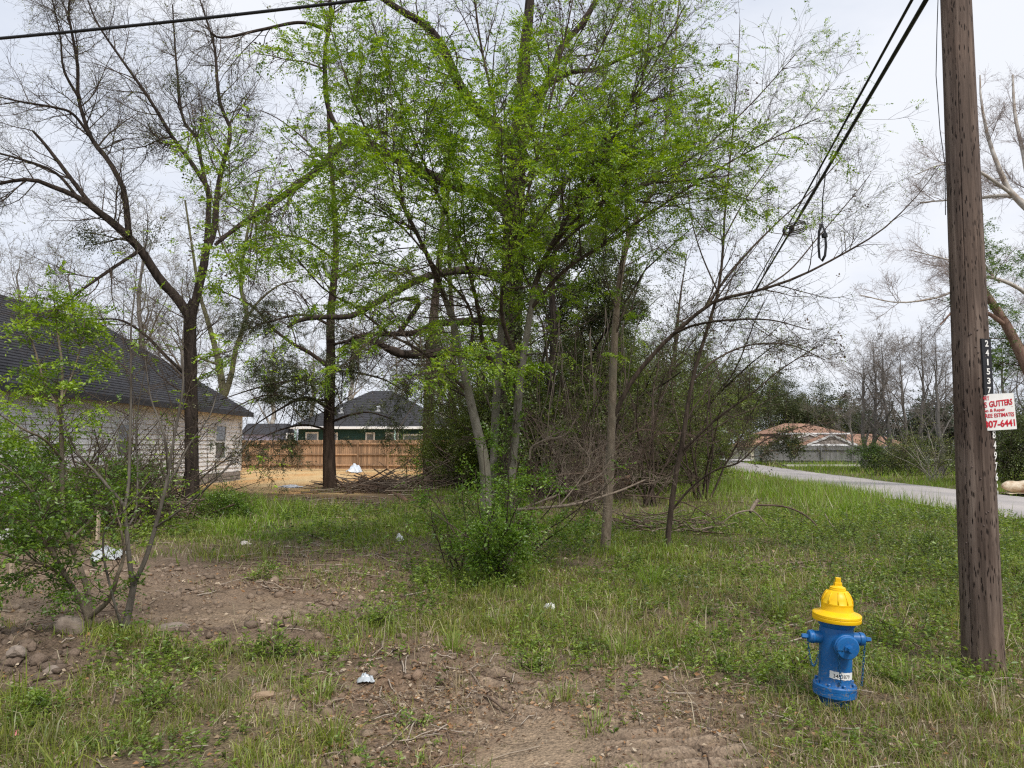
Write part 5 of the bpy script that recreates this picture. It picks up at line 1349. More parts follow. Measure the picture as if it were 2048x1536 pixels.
# ================================================================== generated background trees, thicket and shrubs
def gen_limbs(base, H, r0, n, rng, spread=.45, first=.3, lean=(0, 0), K=20, wig=.05, up=.05):
    base = np.array(base, float); z = np.linspace(0, 1, K)
    wob = np.cumsum(rng.normal(size=(K, 2)), 0) * wig * H / K * 2
    tr = np.stack((base[0] + lean[0] * H * z + wob[:, 0], base[1] + lean[1] * H * z + wob[:, 1], base[2] - .2 + (H + .2) * z), 1)
    rad = r0 * (1.25 - .25 * np.minimum(z * 8, 1)) * (1 - z * .96)
    limbs = [np.concatenate((tr, rad[:, None]), 1)]
    for k in range(n):
        f = first + (1 - first) * (k + rng.uniform(0, .8)) / n * .92
        i = int(f * (K - 1)); az = rng.uniform(0, 2 * math.pi); a = math.radians(rng.uniform(28, 62))
        d = np.array((math.cos(az) * math.sin(a), math.sin(az) * math.sin(a), math.cos(a)))
        Ln = H * spread * (1.15 - f * .75) * rng.uniform(.7, 1.25); p = tr[i].copy(); pts = []
        rr = rad[i] * rng.uniform(.38, .6)
        for j in range(K):
            pts.append((*p, rr * (1 - .93 * (j / (K - 1)) ** .7))); d = d + rng.normal(size=3) * .10 + np.array((0, 0, up)); d /= np.linalg.norm(d); p = p + d * Ln / (K - 1)
        limbs.append(np.array(pts))
    return np.array(limbs)
def bare_tree(name, label, base, H, r0, seed, bark, twig, n=9, lvn=(70, 380, 1300), spread=.45, first=.3, lean=(0, 0), leaves=None, leafmat=None, group=None, scale=1.0, wig=.14, extra=None, S0=7, up=.05, cat_='tree'):
    rng = np.random.default_rng(seed)
    L_ = gen_limbs(base, H, r0, n, rng, spread, first, lean, up=up)
    s = H / 10.0
    lv = [dict(n=lvn[0], ang=(28, 60), length=(.8 * s, 2.2 * s), t=(.2, 1), K=7, up=.05, wig=wig, rk=.5, rmax=.03 * s, S=4, rmin=.006 * scale),
          dict(n=lvn[1], ang=(30, 65), length=(.4 * s, 1.1 * s), K=5, up=.03, wig=wig, S=3, rmin=.0045 * scale),
          dict(n=lvn[2], ang=(30, 70), length=(.18 * s, .5 * s), K=4, wig=wig, S=3, rmin=.0035 * scale)]
    return build_tree(name, label, L_, seed + 1, bark, twig, lv, leaves, leafmat, cat_, group, S0=S0, extra=extra)
def copy_tree(o, parent=None):
    c = o.copy(); C.objects.link(c); c.parent = parent
    for ch in list(o.children): copy_tree(ch, c)
    return c
def put(proto, px, Y, rotz, s, label=None, group=None):
    c = copy_tree(proto); q = P(px, 900, Y)
    c.location = (q[0], Y, 0); c.rotation_euler = (0, 0, rotz); c.scale = (s, s, s * random.uniform(.95, 1.08))
    if label: c['label'] = label
    if group: c['group'] = group
    return c
rb = random.Random(5)
# --- bare trees behind the white house and beyond the cedar fence
GB1 = 'bare trees behind the white house'; LB1 = 'bare greyish tree rising behind the white house roof'
q = P(270, 900, 46); pr1 = bare_tree('bare_tree', LB1, (q[0], 46, 0), 15, .34, 201, m_bk_grey, m_twig_g, n=11, lvn=(90, 560, 2100), scale=2.2, group=GB1, leaves=[dict(lv=3, n=900, per=3, size=(.05, .09), spread=.15, pal=BUDS, wr=.45)])
for (px, Y, s) in ((20, 50, .95), (130, 52, 1.0), (360, 64, 1.05), (-120, 48, 1.0)): put(pr1, px, Y, rb.uniform(0, 6), s)
GB2 = 'bare trees beyond the cedar fence'; LB2 = 'bare pale grey tree standing beyond the cedar fence'
q = P(700, 900, 78); pr2 = bare_tree('bare_tree', LB2, (q[0], 78, 0), 15, .42, 203, m_bk_white, m_twig_g, n=9, lvn=(80, 460, 1500), scale=3.2, group=GB2)
for (px, Y, s) in ((540, 84, .9), (620, 90, .95), (790, 88, .9), (880, 80, 1.0), (960, 84, .9), (1060, 78, .95), (1150, 82, 1.0), (1240, 76, .85), (1330, 88, .95), (1420, 95, .8)): put(pr2, px, Y, rb.uniform(0, 6), s)
# --- mossy forked trunk by the corner of the white house
Yh = 40.0
H_l = [limb(l, 20, .6) for l in [
 [(452,960,Yh,30),(450,860,Yh,28),(446,780,Yh,25),(433,707,Yh,20),(418,650,Yh,16),(400,590,Yh,13),(385,500,Yh,9),(370,400,Yh,6)],
 [(450,790,Yh,22),(463,750,Yh,19),(471,699,Yh,17),(493,633,Yh,16),(482,576,Yh,14),(485,521,Yh,12),(500,440,Yh,9),(520,350,Yh,6)],
 [(491,640,Yh,10),(520,600,Yh+.3,8),(560,570,Yh+.5,6),(600,560,Yh+.8,4)],
 [(484,560,Yh,8),(450,500,Yh-.5,7),(430,430,Yh-.8,5),(420,360,Yh-1,3)],
 [(440,730,Yh,9),(410,720,Yh-.4,8),(370,700,Yh-.8,6),(330,690,Yh-1,4)]]]
build_tree('mossy_tree', 'mossy forked tree at the far corner of the white house', H_l, 210, bark_mat('mossy_bark', (.06, .06, .03), (.16, .15, .085)), m_twig_g,
  [dict(n=70, ang=(30, 65), length=(.8, 2.6), t=(.3, 1), K=7, up=.04, wig=.14, S=4, rmin=.011), dict(n=420, ang=(30, 70), length=(.5, 1.3), K=5, wig=.16, S=3, rmin=.008), dict(n=1500, ang=(30, 70), length=(.2, .6), K=4, wig=.18, S=3, rmin=.006)],
  [dict(lv=3, n=1800, per=3, size=(.06, .1), spread=.14, pal=DKLEAF + BUDS, wr=.45)], m_dleaf, S0=8)
# --- ivy clad trunks in the middle distance
def ivy_trunk(name, label, pts, seed, clumps, n=420, pal=IVY, size=(.06, .10), lvn=(30, 170, 600), bark=m_bk_brown):
    L_ = [limb(pts, 20, .6)]
    def ex(rt, base, rng, lv):
        clump(rt, base, rng, clumps, m_dleaf, pal, size, n, 'ivy', .7)
    Yt = pts[0][2]; s = Yt / 25
    return build_tree(name, label, L_, seed, bark, m_twig,
      [dict(n=lvn[0], ang=(30, 70), length=(.8, 2.4), t=(.3, 1), K=7, up=.02, wig=.15, S=4, rmin=.006 * s), dict(n=lvn[1], ang=(30, 70), length=(.4, 1.2), K=5, wig=.17, S=3, rmin=.005 * s), dict(n=lvn[2], ang=(30, 70), length=(.2, .5), K=4, wig=.18, S=3, rmin=.004 * s)],
      [dict(lv=3, n=500, per=3, size=(.05, .09), spread=.12, pal=pal, wr=.5)], m_dleaf, extra=ex, S0=9)
ivy_trunk('ivy_trunk_tree', 'tall trunk wrapped in ivy rising over the right end of the green house', [(858,955,35,44),(857,860,35,40),(860,760,35,37),(864,680,35,33),(870,600,35,28),(882,480,35,18),(890,330,35,9),(895,200,35,2)], 220,
  [(P(856, y, 34.7), (.65, .5, .8)) for y in (930, 880, 830, 780, 740, 700)], 330)
ivy_trunk('narrow_trunk_tree', 'narrow grey trunk close beside the ivy wrapped trunk', [(908,960,36,24),(905,860,36,23),(903,780,36,22),(908,700,36,19),(900,560,36,14),(895,400,36,8),(890,280,36,2)], 221,
  [(P(915, y, 35.7), (.6, .5, .7)) for y in (940, 890, 850)], 300)
ivy_trunk('vine_draped_tree', 'dark trunk smothered in hanging vines and evergreen leaves behind the dead branches', [(1092,1000,24,34),(1096,900,24,30),(1100,800,24,28),(1108,680,24,25),(1104,560,24,20),(1120,430,24,12),(1130,330,24,6),(1140,230,24,2)], 222,
  [(P(1100 + dx, y, 23.8 + .3 * k), (.62, .5, .62)) for k, (dx, y) in enumerate(((20, 470), (55, 510), (95, 560), (60, 590), (10, 540), (120, 610), (150, 560), (85, 640), (20, 640), (-30, 600), (40, 440), (90, 480), (140, 680), (40, 700), (60, 400), (120, 440), (-20, 480), (170, 620), (110, 520), (30, 590)))], 1700, DKLEAF + IVY, (.055, .095), (60, 300, 1000), m_bk_dark)
ivy_trunk('leaning_trunk_tree', 'short dark trunk leaning over by the end of the cedar fence', [(1236,1010,25,30),(1246,975,25,28),(1262,935,25,26),(1280,890,25,23),(1300,845,25,18),(1330,780,25,12),(1350,700,25,6),(1370,620,25,1.5)], 223,
  [(P(1320, 800, 25), (.8, .6, .6)), (P(1290, 830, 25), (.6, .5, .5)), (P(1350, 770, 25.5), (.9, .6, .7))], 420, IVY, (.05, .085))
ivy_trunk('stump_trunk_tree', 'brown upright trunk shaded by bushes between the sapling and the cedar fence', [(1334,990,28,28),(1336,940,28,25),(1337,890,28,22),(1345,800,28,18),(1350,700,28,14),(1360,600,28,7),(1375,500,28,2)], 224,
  [(P(1340, 850, 28), (.8, .6, .6)), (P(1360, 800, 28), (.9, .6, .7)), (P(1375, 870, 28), (.7, .6, .6)), (P(1330, 720, 28), (.9, .6, .8))], 480, IVY, (.055, .09))
# hanging vine stems among the thicket
m_vine = bark_mat('vine_stems', (.07, .055, .042), (.17, .14, .11), scale=14, bmp=.2)
vt = thing('vine_curtain', 'tangle of thin brown vine stems hanging around the smothered trunk', 'vines', tuple(G(1090, 985)))
rngv = np.random.default_rng(31); vp = []
for k in range(46):
    px = rngv.uniform(1030, 1250); Y = rngv.uniform(20, 25); y1 = rngv.uniform(600, 800); x1 = px + rngv.normal() * 45
    a_ = P(x1, y1, Y); b2 = G(px, 985); b2 = np.array((P(px, 985, Y)[0], Y + rngv.normal() * .3, 0.))
    t_ = np.linspace(0, 1, 10)[:, None]; c_ = b2 * (1 - t_) + a_ * t_ + np.cumsum(rngv.normal(size=(10, 3)), 0) * .05
    vp.append(c_)
vp = np.array(vp); V, q_ = tubes(vp, np.repeat(rngv.uniform(.005, .014, (46, 1)), 10, 1), 4)
part_mesh('vine_stems', V, [q_], m_vine, vt, np.array(vt.location), smooth=True, kind='stuff')

# --- thicket shrubs
def shrub(name, label, px, Y, H, W_, seed, pal, n=2600, size=(.05, .09), mat=None, stems=9, group=None, bark=m_bk_brown, per=4, base_z=0.0, low=.12, twn=(60, 380), dense=0.2, xy=None):
    rng = np.random.default_rng(seed)
    q = P(px, 900, Y) if xy is None else np.array((xy[0], xy[1], 0.)); base = np.array((q[0], q[1], base_z)); L_ = []
    for k in range(stems):
        az = rng.uniform(0, 2 * math.pi); a = math.radians(rng.uniform(4, 42)); d = np.array((math.cos(az) * math.sin(a), math.sin(az) * math.sin(a), math.cos(a)))
        p = base + np.array((rng.normal() * .12 * W_ / 2, rng.normal() * .12 * W_ / 2, -.05)); Ln = H * rng.uniform(.65, 1.1); pts = []
        for j in range(12):
            pts.append((*p, max(.004, H * .008 * (1 - .8 * j / 11)))); d = d + rng.normal(size=3) * .12 + np.array((math.cos(az), math.sin(az), 0)) * .03 * W_ / H; d /= np.linalg.norm(d); p = p + d * Ln / 11
        L_.append(np.array(pts))
    s = Y / 25 if xy is None else q[1] / 25
    return build_tree(name, label, np.array(L_), seed + 1, bark, m_twig,
      [dict(n=twn[0], ang=(30, 75), length=(.22 * W_, .5 * W_), t=(low, 1), K=6, up=.03, wig=.14, S=3, rmin=.005 * s), dict(n=twn[1], ang=(30, 75), length=(.1 * W_, .28 * W_), K=4, wig=.16, S=3, rmin=.004 * s)],
      [dict(lv=2, n=n, per=per, size=size, spread=.16 * max(.5, s), pal=pal, wr=.5, where=lambda e: vn(e[:, 0] * 2.2, e[:, 2] * 2.2, seed) > dense)], mat or m_dleaf, 'shrub', group, S0=5)
GT = 'understory shrubs of the thicket'; LT = 'leafy understory shrub in the shaded thicket by the cedar fence'
TH_ = [(.12, .165, .026), (.155, .205, .03), (.08, .105, .02), (.20, .25, .038)]
for k, (px, Y, H, W_) in enumerate(((1060, 29, 6.2, 3.4), (1150, 27, 6.2, 3.6), (1205, 31, 7.0, 3.8), (1265, 29, 6.2, 3.6), (1310, 33, 7.2, 4.0), (1375, 31, 4.6, 2.6), (1180, 23, 3.6, 2.6), (1110, 32, 8.0, 4.2), (1240, 34, 8.2, 4.4), (1340, 37, 7.8, 4.4), (1130, 24, 4.2, 2.6), (1290, 26, 3.4, 2.6), (1080, 25, 7.4, 3.4), (1170, 29, 8.6, 4.4), (1280, 32, 8.6, 4.6), (1365, 44, 8.4, 4.2), (1020, 33, 7.0, 4), (960, 31, 6.2, 3.0), (1000, 27, 5.2, 2.4))):
    shrub('thicket_shrub', LT, px, Y, H, W_, 300 + k * 3, TH_ if k % 2 else TH_ + IVY, n=2900, per=8, size=(.05, .085), mat=m_leaf, group=GT, dense=.28, twn=(130, 1100))
for k, (px, Y, H, W_) in enumerate(((935, 31, 3.2, 2.2), (885, 30, 2.6, 2.0), (965, 27, 2.4, 1.8))):
    shrub('thicket_shrub', 'leafy shrub crowding the feet of the ivy wrapped trunks', px, Y, H, W_, 340 + k * 3, TH_, n=3200, size=(.055, .09), mat=m_leaf, group='shrubs at the ivy wrapped trunks')
# --- dark evergreen masses at the road end
GE = 'evergreen trees at the road end'
LEs = ['dark evergreen tree over the white car at the road end', 'dark evergreen tree rising behind the cream garage wall', 'dark evergreen tree beside the thicket before the road end', 'dark evergreen tree rising behind the upper terracotta roof']
for k, (px, Y, H, W_) in enumerate(((1440, 66, 8.8, 4.6), (1530, 106, 11.0, 9), (1400, 56, 8.0, 4.0), (1592, 112, 10.5, 8))):
    shrub('evergreen_tree', LEs[k], px, Y, H, W_, 360 + k * 3, [(.055, .07, .02), (.075, .09, .024), (.09, .10, .03), (.04, .05, .016)], n=9000, size=(.14, .24), group=GE, stems=12, dense=.12, twn=(110, 900), low=.45)['category'] = 'tree'
GF = 'far dark trees beyond the terracotta roofed house'
for k, (px, Y, H, W_) in enumerate(((1640, 118, 9.5, 11), (1730, 122, 9.0, 11), (1600, 112, 9.0, 9), (1810, 120, 9.5, 11), (1890, 116, 9, 10), (1980, 118, 10, 11))):
    shrub('far_tree', 'hazy dark green tree far beyond the terracotta roofed house', px, Y, H, W_, 380 + k * 3, [(.05, .065, .035), (.06, .08, .04), (.075, .085, .05)], n=2600, size=(.3, .5), group=GF, stems=9, dense=.1)['category'] = 'tree'
# --- bare trees and bushes on the far side of the road
GR = 'bare trees across the road'; LR = 'bare brown many-branched tree rising directly behind the bright green roadside bush'
q = P(1752, 900, 48); pr3 = bare_tree('bare_tree', LR, (q[0], 48, 0), 8.2, .18, 230, m_bk_grey, bark_mat('greybrown_twigs', (.15, .125, .105), (.30, .255, .22), scale=20, bmp=.1), n=12, lvn=(120, 760, 3200), scale=1.5, spread=.62, first=.14, group=GR, up=.015, wig=.2)
for (px, Y, s, r_, lb) in ((1728, 50, .95, 2.0, 'bare brown tree at the weathered fence end beside the bright green bush'), (1778, 47, 1.0, 3.9, 'bare brown tree between the bright green bush and the dark olive bush'),
    (1812, 49, .95, 5.1, 'bare brown tree directly behind the dark olive roadside bush'), (1845, 45, .92, 1.0, 'bare brown tree between the dark olive bush and the pale-stemmed bush'),
    (1880, 42, .9, 2.7, 'bare brown tree directly behind the tangled pale-stemmed bush'), (1705, 75, .75, 4.4, 'bare brown tree rising just past the gabled patio of the terracotta roofed house'),
    (1945, 44, .6, 1.0, 'small bare brown tree behind the low leafy bush next to the utility pole'), (2010, 46, 2.2, 1.05, 'bare brown tree behind the dense dark bush and the carpet roll'), (2090, 40, 3.2, 1.05, 'bare brown tree behind the tall dark bush past the carpet roll')):
    if s > 1.5: s, r_ = 1.05, s
    put(pr3, px, Y, r_, s, lb)
PG = [(.11, .185, .035), (.15, .23, .04), (.08, .13, .03)]
shrub('roadside_bush', 'bright green bush at the foot of the bare trees by the weathered fence end', 1738, 46, 2.1, 2.0, 400, PG, n=1500, size=(.07, .12))
shrub('roadside_bush', 'dark olive bush at the road verge under the bare trees', 1815, 40, 2.3, 2.6, 404, DKLEAF + TH_, n=2200, size=(.07, .11))
shrub('roadside_bush', 'tangled pale-stemmed bush on the verge just past the bare trees', 1868, 34, 2.6, 2.2, 408, DKLEAF + BUDS, n=900, size=(.05, .09), bark=m_bk_white, stems=16)
shrub('roadside_bush', 'dense dark green bush behind the dumped carpet roll', 2010, 31, 3.0, 3.4, 412, DKLEAF + IVY, n=4200, size=(.06, .10))
shrub('roadside_bush', 'tall dark green bush at the frame side of the dumped carpet roll', 2075, 30, 3.6, 3.2, 416, DKLEAF + IVY, n=3600, size=(.06, .10))
shrub('roadside_bush', 'low leafy bush between the utility pole and the dumped carpet roll', 1950, 34, 2.4, 2.6, 420, DKLEAF + TH_, n=2200, size=(.06, .10))
# --- pale sycamore and reddish leaning trunk past the pole
Ys = 36.0
S_l = [limb(l, 22, .62) for l in [
 [(2130,960,Ys,46),(2120,800,Ys,42),(2105,600,Ys,36),(2085,460,Ys,28),(2048,412,Ys,22),(2020,385,Ys,19),(1995,330,Ys,15),(1975,270,Ys,11),(1962,200,Ys,7),(1960,150,Ys,4)],
 [(2090,480,Ys,18),(2040,400,Ys+.6,16),(1990,392,Ys+1,12),(1950,398,Ys+1.3,9),(1900,400,Ys+1.5,6),(1840,405,Ys+1.7,4)],
 [(2095,540,Ys,20),(2060,380,Ys+1,16),(2045,300,Ys+1.4,13),(2030,230,Ys+1.7,10),(2025,150,Ys+2,6)],
 [(2105,640,Ys,18),(2050,585,Ys-1,14),(2000,560,Ys-1.5,11),(1950,555,Ys-2,9),(1890,590,Ys-2.5,7),(1800,605,Ys-2.8,5),(1720,590,Ys-3,3)],
 [(2020,385,Ys,12),(1970,350,Ys-.6,10),(1930,330,Ys-1,7),(1880,330,Ys-1.3,5),(1830,350,Ys-1.5,3)],
 [(2105,620,Ys,20),(2110,420,Ys+.5,17),(2090,280,Ys+.8,13),(2080,140,Ys+1,8)],
 [(2000,565,Ys-1.5,8),(1960,530,Ys-1.6,7),(1900,520,Ys-1.8,5),(1820,500,Ys-2,3)]]]
build_tree('sycamore_tree', 'pale whitish sycamore with spreading bare branches behind the utility pole', S_l, 240, m_bk_white, bark_mat('rosy_twigs', (.19, .145, .125), (.34, .28, .25), scale=20, bmp=.1),
  [dict(n=110, ang=(25, 60), length=(1.0, 3.0), t=(.3, 1), K=8, up=.06, wig=.13, rk=.5, rmax=.03, S=4, rmin=.010), dict(n=2000, ang=(30, 65), length=(.5, 1.4), K=6, up=.05, wig=.16, S=3, rmin=.0065), dict(n=10000, ang=(30, 70), length=(.2, .6), K=4, up=.05, wig=.18, S=3, rmin=.0048)], None, None, S0=9)
Yr = 27.0
R_l = [limb(l, 20, .75) for l in [
 [(2110,960,Yr,40),(2090,840,Yr,36),(2065,760,Yr,32),(2040,705,Yr,28),(2015,655,Yr,25),(1990,615,Yr,22),(1968,580,Yr,17),(1950,540,Yr,12),(1930,480,Yr,7)],
 [(2010,650,Yr,13),(1985,632,Yr-.3,11),(1960,618,Yr-.5,9),(1930,600,Yr-.8,7),(1880,650,Yr-1,4)],
 [(2050,720,Yr,16),(2060,640,Yr+.5,13),(2080,540,Yr+.8,9)]]]
build_tree('leaning_brown_tree', 'reddish brown trunk leaning behind the placard across the road', R_l, 244, bark_mat('rosy_brown_bark', (.13, .075, .055), (.27, .18, .14)), m_twig,
  [dict(n=40, ang=(30, 65), length=(.8, 2.2), t=(.3, 1), K=7, wig=.15, S=4, rmin=.008), dict(n=240, ang=(30, 65), length=(.4, 1.1), K=5, wig=.17, S=3, rmin=.006), dict(n=700, ang=(30, 70), length=(.2, .5), K=4, wig=.18, S=3, rmin=.0045)],
  [dict(lv=3, n=2600, per=6, size=(.06, .1), spread=.13, pal=PG, wr=.45, where=lambda e: e[:, 0] > 15.8)], m_leaf, S0=9)
# --- the leafy suckers at the foot of the green tree
def at(px, py): q = G(px, py); return (q[0], q[1])
SUCK = [(.12, .215, .024), (.15, .255, .026), (.085, .155, .02), (.20, .30, .035)]
shrub('sucker_shrub', 'bright leafy sucker growth around the foot of the pale multi-stem tree', 985, 0, 1.75, .62, 430, SUCK, n=2300, size=(.03, .055), mat=m_leaf, stems=14, xy=at(995, 1165), per=4, low=.05, twn=(90, 500), dense=.08)
shrub('sucker_shrub', 'looser leafy shoots leaning out from the foot of the pale multi-stem tree', 930, 0, 1.3, .8, 434, SUCK, n=420, size=(.03, .055), mat=m_leaf, stems=9, xy=at(915, 1150), per=4, low=.25, twn=(60, 320), dense=.25)
shrub('sucker_shrub', 'airy green shoots rising between the pale stems and the dead branches', 1045, 0, 1.9, .9, 438, SUCK, n=700, size=(.03, .055), mat=m_leaf, stems=7, xy=at(1040, 1120), per=4, low=.3, twn=(50, 260), dense=.3)
shrub('leafy_bush', 'low bright green bush on the grass by the dark forked tree', 470, 0, .75, 1.1, 442, SUCK, n=1300, size=(.035, .06), mat=m_leaf, stems=12, xy=at(450, 1040), per=4, low=.1)
shrub('leafy_bush', 'small leafy bush in front of the debris heap by the saplings', 60, 0, 1.1, 1.2, 446, SUCK, n=1500, size=(.035, .06), mat=m_leaf, stems=10, xy=at(70, 1100), per=4, low=.1)
shrub('leafy_bush', 'thin leafy bush growing out of the debris heap before the white wall', 215, 0, 1.5, 1.3, 450, SUCK + PG, n=900, size=(.035, .06), mat=m_leaf, stems=12, xy=at(230, 1065), per=4, low=.2, dense=.3)

# --- bare twiggy brush in front of the white wall and under the forked tree
def brush(label, px, Y, H, W_, seed, n=16, group=None):
    return shrub('bare_brush', label, px, Y, H, W_, seed, BUDS + SPRING[:1], n=260, per=4, size=(.025, .045), mat=m_leaf, stems=n, low=.15, twn=(150, 900), group=group)
GBB = 'twiggy brush in front of the white wall'
for k, (px, Y, H, W_) in enumerate(((225, 14.5, 2.7, 1.5), (300, 15.5, 2.5, 1.4), (150, 13.5, 2.6, 1.5), (60, 14, 2.8, 1.6), (350, 19, 3.0, 1.6))):
    brush('bare twiggy brush standing between the saplings and the white wall', px, Y, H, W_, 470 + 3 * k, group=GBB)
# --- leafy creeper climbing between the pale stems
ct_ = thing('creeper', 'leafy creeper climbing between the pale stems of the multi-stem tree', 'creeper', tuple(G(1000, 1150)))
rgk = np.random.default_rng(91); cb2 = np.array(ct_.location)
pts = []
for k in range(7):
    x0 = rgk.uniform(985, 1030); tx_ = rgk.uniform(985, 1045)
    q = [P(x0 + (tx_ - x0) * f + rgk.normal() * 5, 1150 - 420 * f, Y0 + .15 + rgk.normal() * .06) for f in np.linspace(0, 1, 12)]
    pts.append(np.array(q))
pts = np.array(pts); rad = np.full(pts.shape[:2], .004)
V, q_ = tubes(pts, rad, 4); g = grow(pts, rad, 160, rgk, ang=(40, 90), length=(.08, .3), K=4, wig=.15, rmin=.0015)
V2, q2 = tubes(g[0], g[1], 3); part_mesh('stems', np.vstack((V, V2)), [np.vstack((q_, q2 + len(V)))], m_twig, ct_, cb2, smooth=True, kind='stuff')
V, F, cc = sprays(g[0], 520, rgk, size=(.03, .05), per=6, spread=.06, pal=SUCK); part_mesh('leaves', V, [F], m_leaf, ct_, cb2, cc, kind='stuff')

GVB = 'bare grey-brown brush at the thicket edge'
for k, (px, Y, H, W_) in enumerate(((1080, 19.5, 3.4, 2.0), (1150, 20.5, 4.6, 2.4), (1215, 21.5, 4.2, 2.4), (1290, 20.5, 4.8, 2.6), (1400, 22, 4.4, 2.6), (1180, 18, 2.4, 1.8))):
    shrub('bare_brush', 'bare grey-brown brush tangled along the thicket edge behind the dead branches', px, Y, H, W_, 560 + 3 * k, DEAD + BUDS, n=160, per=3, size=(.035, .06), mat=m_dleaf, stems=9, low=.1, twn=(110, 620), group=GVB, bark=m_bk_brown)

# --- taller evergreen understory trees that close the middle of the thicket
OLV = [(.075, .09, .022), (.10, .12, .028), (.05, .06, .017), (.13, .155, .034)]
for k, (px, Y, H, W_, lb) in enumerate(((1050, 26, 9.6, 3.6, 'tall olive evergreen behind the pale multi-stem tree, close to the oak trunk'), (1130, 29, 10.2, 4.0, 'tall olive evergreen behind the vine smothered trunk'), (1215, 28, 9.0, 3.8, 'tall olive evergreen behind the slender tan tree'), (1300, 33, 8.8, 4.0, 'tall olive evergreen between the slender tan tree and the thin sapling'), (950, 34, 8.0, 3.4, 'olive evergreen beside the narrow grey trunk'))):
    shrub('understory_tree', lb, px, Y, H, W_, 600 + 3 * k, OLV, n=2900, per=8, size=(.05, .085), mat=m_dleaf, stems=7, low=.2, dense=.22, twn=(120, 900), bark=m_bk_dark)['category'] = 'tree'
# ================================================================== ground cover
rngc = np.random.default_rng(77)
def scatter(n, y0, y1, margin=.76, add=.8):
    y = np.sqrt(rngc.uniform(y0 ** 2, y1 ** 2, n)); x = rngc.uniform(-1, 1, n) * (margin * y + add)
    return x, y
def blades(x, y, h, w_, col, lean=.5, seg2=True, az=None):
    n = len(x); z = height(x, y) - .005
    az = rngc.uniform(0, 2 * math.pi, n) if az is None else az
    d = np.stack((np.cos(az), np.sin(az), np.zeros(n)), 1); fz = az + rngc.uniform(-1.2, 1.2, n) + math.pi / 2
    s = np.stack((np.cos(fz), np.sin(fz), np.zeros(n)), 1)
    b = np.stack((x, y, z), 1); le = (np.abs(rngc.normal(size=n)) * lean)[:, None]; hh = h[:, None]; ww = w_[:, None]
    up = np.array((0, 0, 1.))[None]
    if seg2:
        mid = b + up * hh * .58 + d * hh * le * .32; tip = b + up * hh * (1 - .32 * np.minimum(le, 1.6)) + d * hh * le
        V = np.stack((b - s * ww * .5, b + s * ww * .5, mid + s * ww * .42, mid - s * ww * .42, tip), 1).reshape(-1, 3)
        o = (np.arange(n) * 5)[:, None]
        F = [o + np.array((0, 1, 2, 3)), o + np.array((3, 2, 4))]
        return V, F, np.repeat(col, 5, 0)
    tip = b + up * hh + d * hh * le * .6
    V = np.stack((b - s * ww * .5, b + s * ww * .5, tip), 1).reshape(-1, 3); o = (np.arange(n) * 3)[:, None]
    return V, [o + np.array((0, 1, 2))], np.repeat(col, 3, 0)
def pick(pal, n): pal = np.array(pal); return pal[rngc.integers(0, len(pal), n)]
GRASS = [(.185, .24, .04), (.235, .29, .045), (.145, .19, .034), (.30, .335, .065), (.20, .20, .06)]
LUSHP = [(.20, .31, .028), (.25, .36, .035), (.15, .24, .024)]
YELP = [(.26, .27, .05), (.22, .25, .05), (.30, .28, .08)]
DRYP = [(.40, .32, .19), (.33, .25, .14), (.46, .39, .26), (.27, .20, .12)]
def tufts(nt, y0, y1, per, rad, hr, wr_, dens, seg2=True, zone=None):
    x, y = scatter(nt, y0, y1)
    px, py = ground_px(x, y); wx, wy = warp(px, py)
    bare = field(BARE, wx, wy); pr = dens(px, py, wx, wy, bare, x, y)
    k = (rngc.uniform(0, 1, nt) < pr) & ~on_road(x, y, -.15) & (sand_mask(x, y) < .35)
    x, y, wx, wy = x[k], y[k], wx[k], wy[k]; n = len(x)
    lush = field(LUSH, wx, wy); yel = field(YEL, wx, wy); dry = field(DRY, wx, wy)
    c = pick(GRASS, n); u = rngc.uniform(0, 1, n)
    farl = sm(17, 26, y) * .8
    m = u < np.maximum(lush * .8, farl); c[m] = pick(LUSHP, m.sum())
    m = rngc.uniform(0, 1, n) < yel * .7; c[m] = pick(YELP, m.sum())
    m = rngc.uniform(0, 1, n) < dry * .26 + .04; c[m] = pick(DRYP, m.sum())
    hs = rngc.uniform(hr[0], hr[1], n) * (1 + .55 * np.maximum(lush, farl * .4))
    hs = hs * (.45 + 1.15 * sm(.3, .7, fbm(x / 1.1, y / 1.1, 66))); c = c * (.62 + .75 * fbm(x / .9, y / .9, 67))[:, None]
    xx = np.repeat(x, per) + rngc.normal(size=n * per) * rad; y2 = np.repeat(y, per) + rngc.normal(size=n * per) * rad
    h = np.repeat(hs, per) * rngc.uniform(.5, 1.2, n * per)
    w_ = rngc.uniform(wr_[0], wr_[1], n * per)
    cc = np.repeat(c, per, 0) * rngc.uniform(.75, 1.25, (n * per, 1))
    stray = rngc.uniform(0, 1, n * per) < .10; cc[stray] = pick(DRYP, stray.sum())
    return blades(xx, y2, h, w_, cc, .95, seg2)
def joinb(lst):
    Vs, Fq, Ft, Cs, o = [], [], [], [], 0
    for V, F, c in lst:
        Vs.append(V); Cs.append(c)
        for f in F: (Fq if f.shape[1] == 4 else Ft).append(f + o)
        o += len(V)
    return np.vstack(Vs), [np.vstack(q) for q in (Fq, Ft) if q], np.vstack(Cs)
m_grass = leaf_mat('grass_blades', .38, .04)
patch = lambda x, y, s, sd: fbm(x / s, y / s, sd)
def d_near(px, py, wx, wy, bare, x, y): return np.clip(1 - bare * 1.02, .0, 1) * sm(.30, .58, patch(x, y, .55, 61)) + .012
def d_mid(px, py, wx, wy, bare, x, y): return np.clip(1 - bare * 1.02, .0, 1) * (.25 + .75 * sm(.30, .55, patch(x, y, .9, 62))) + .008
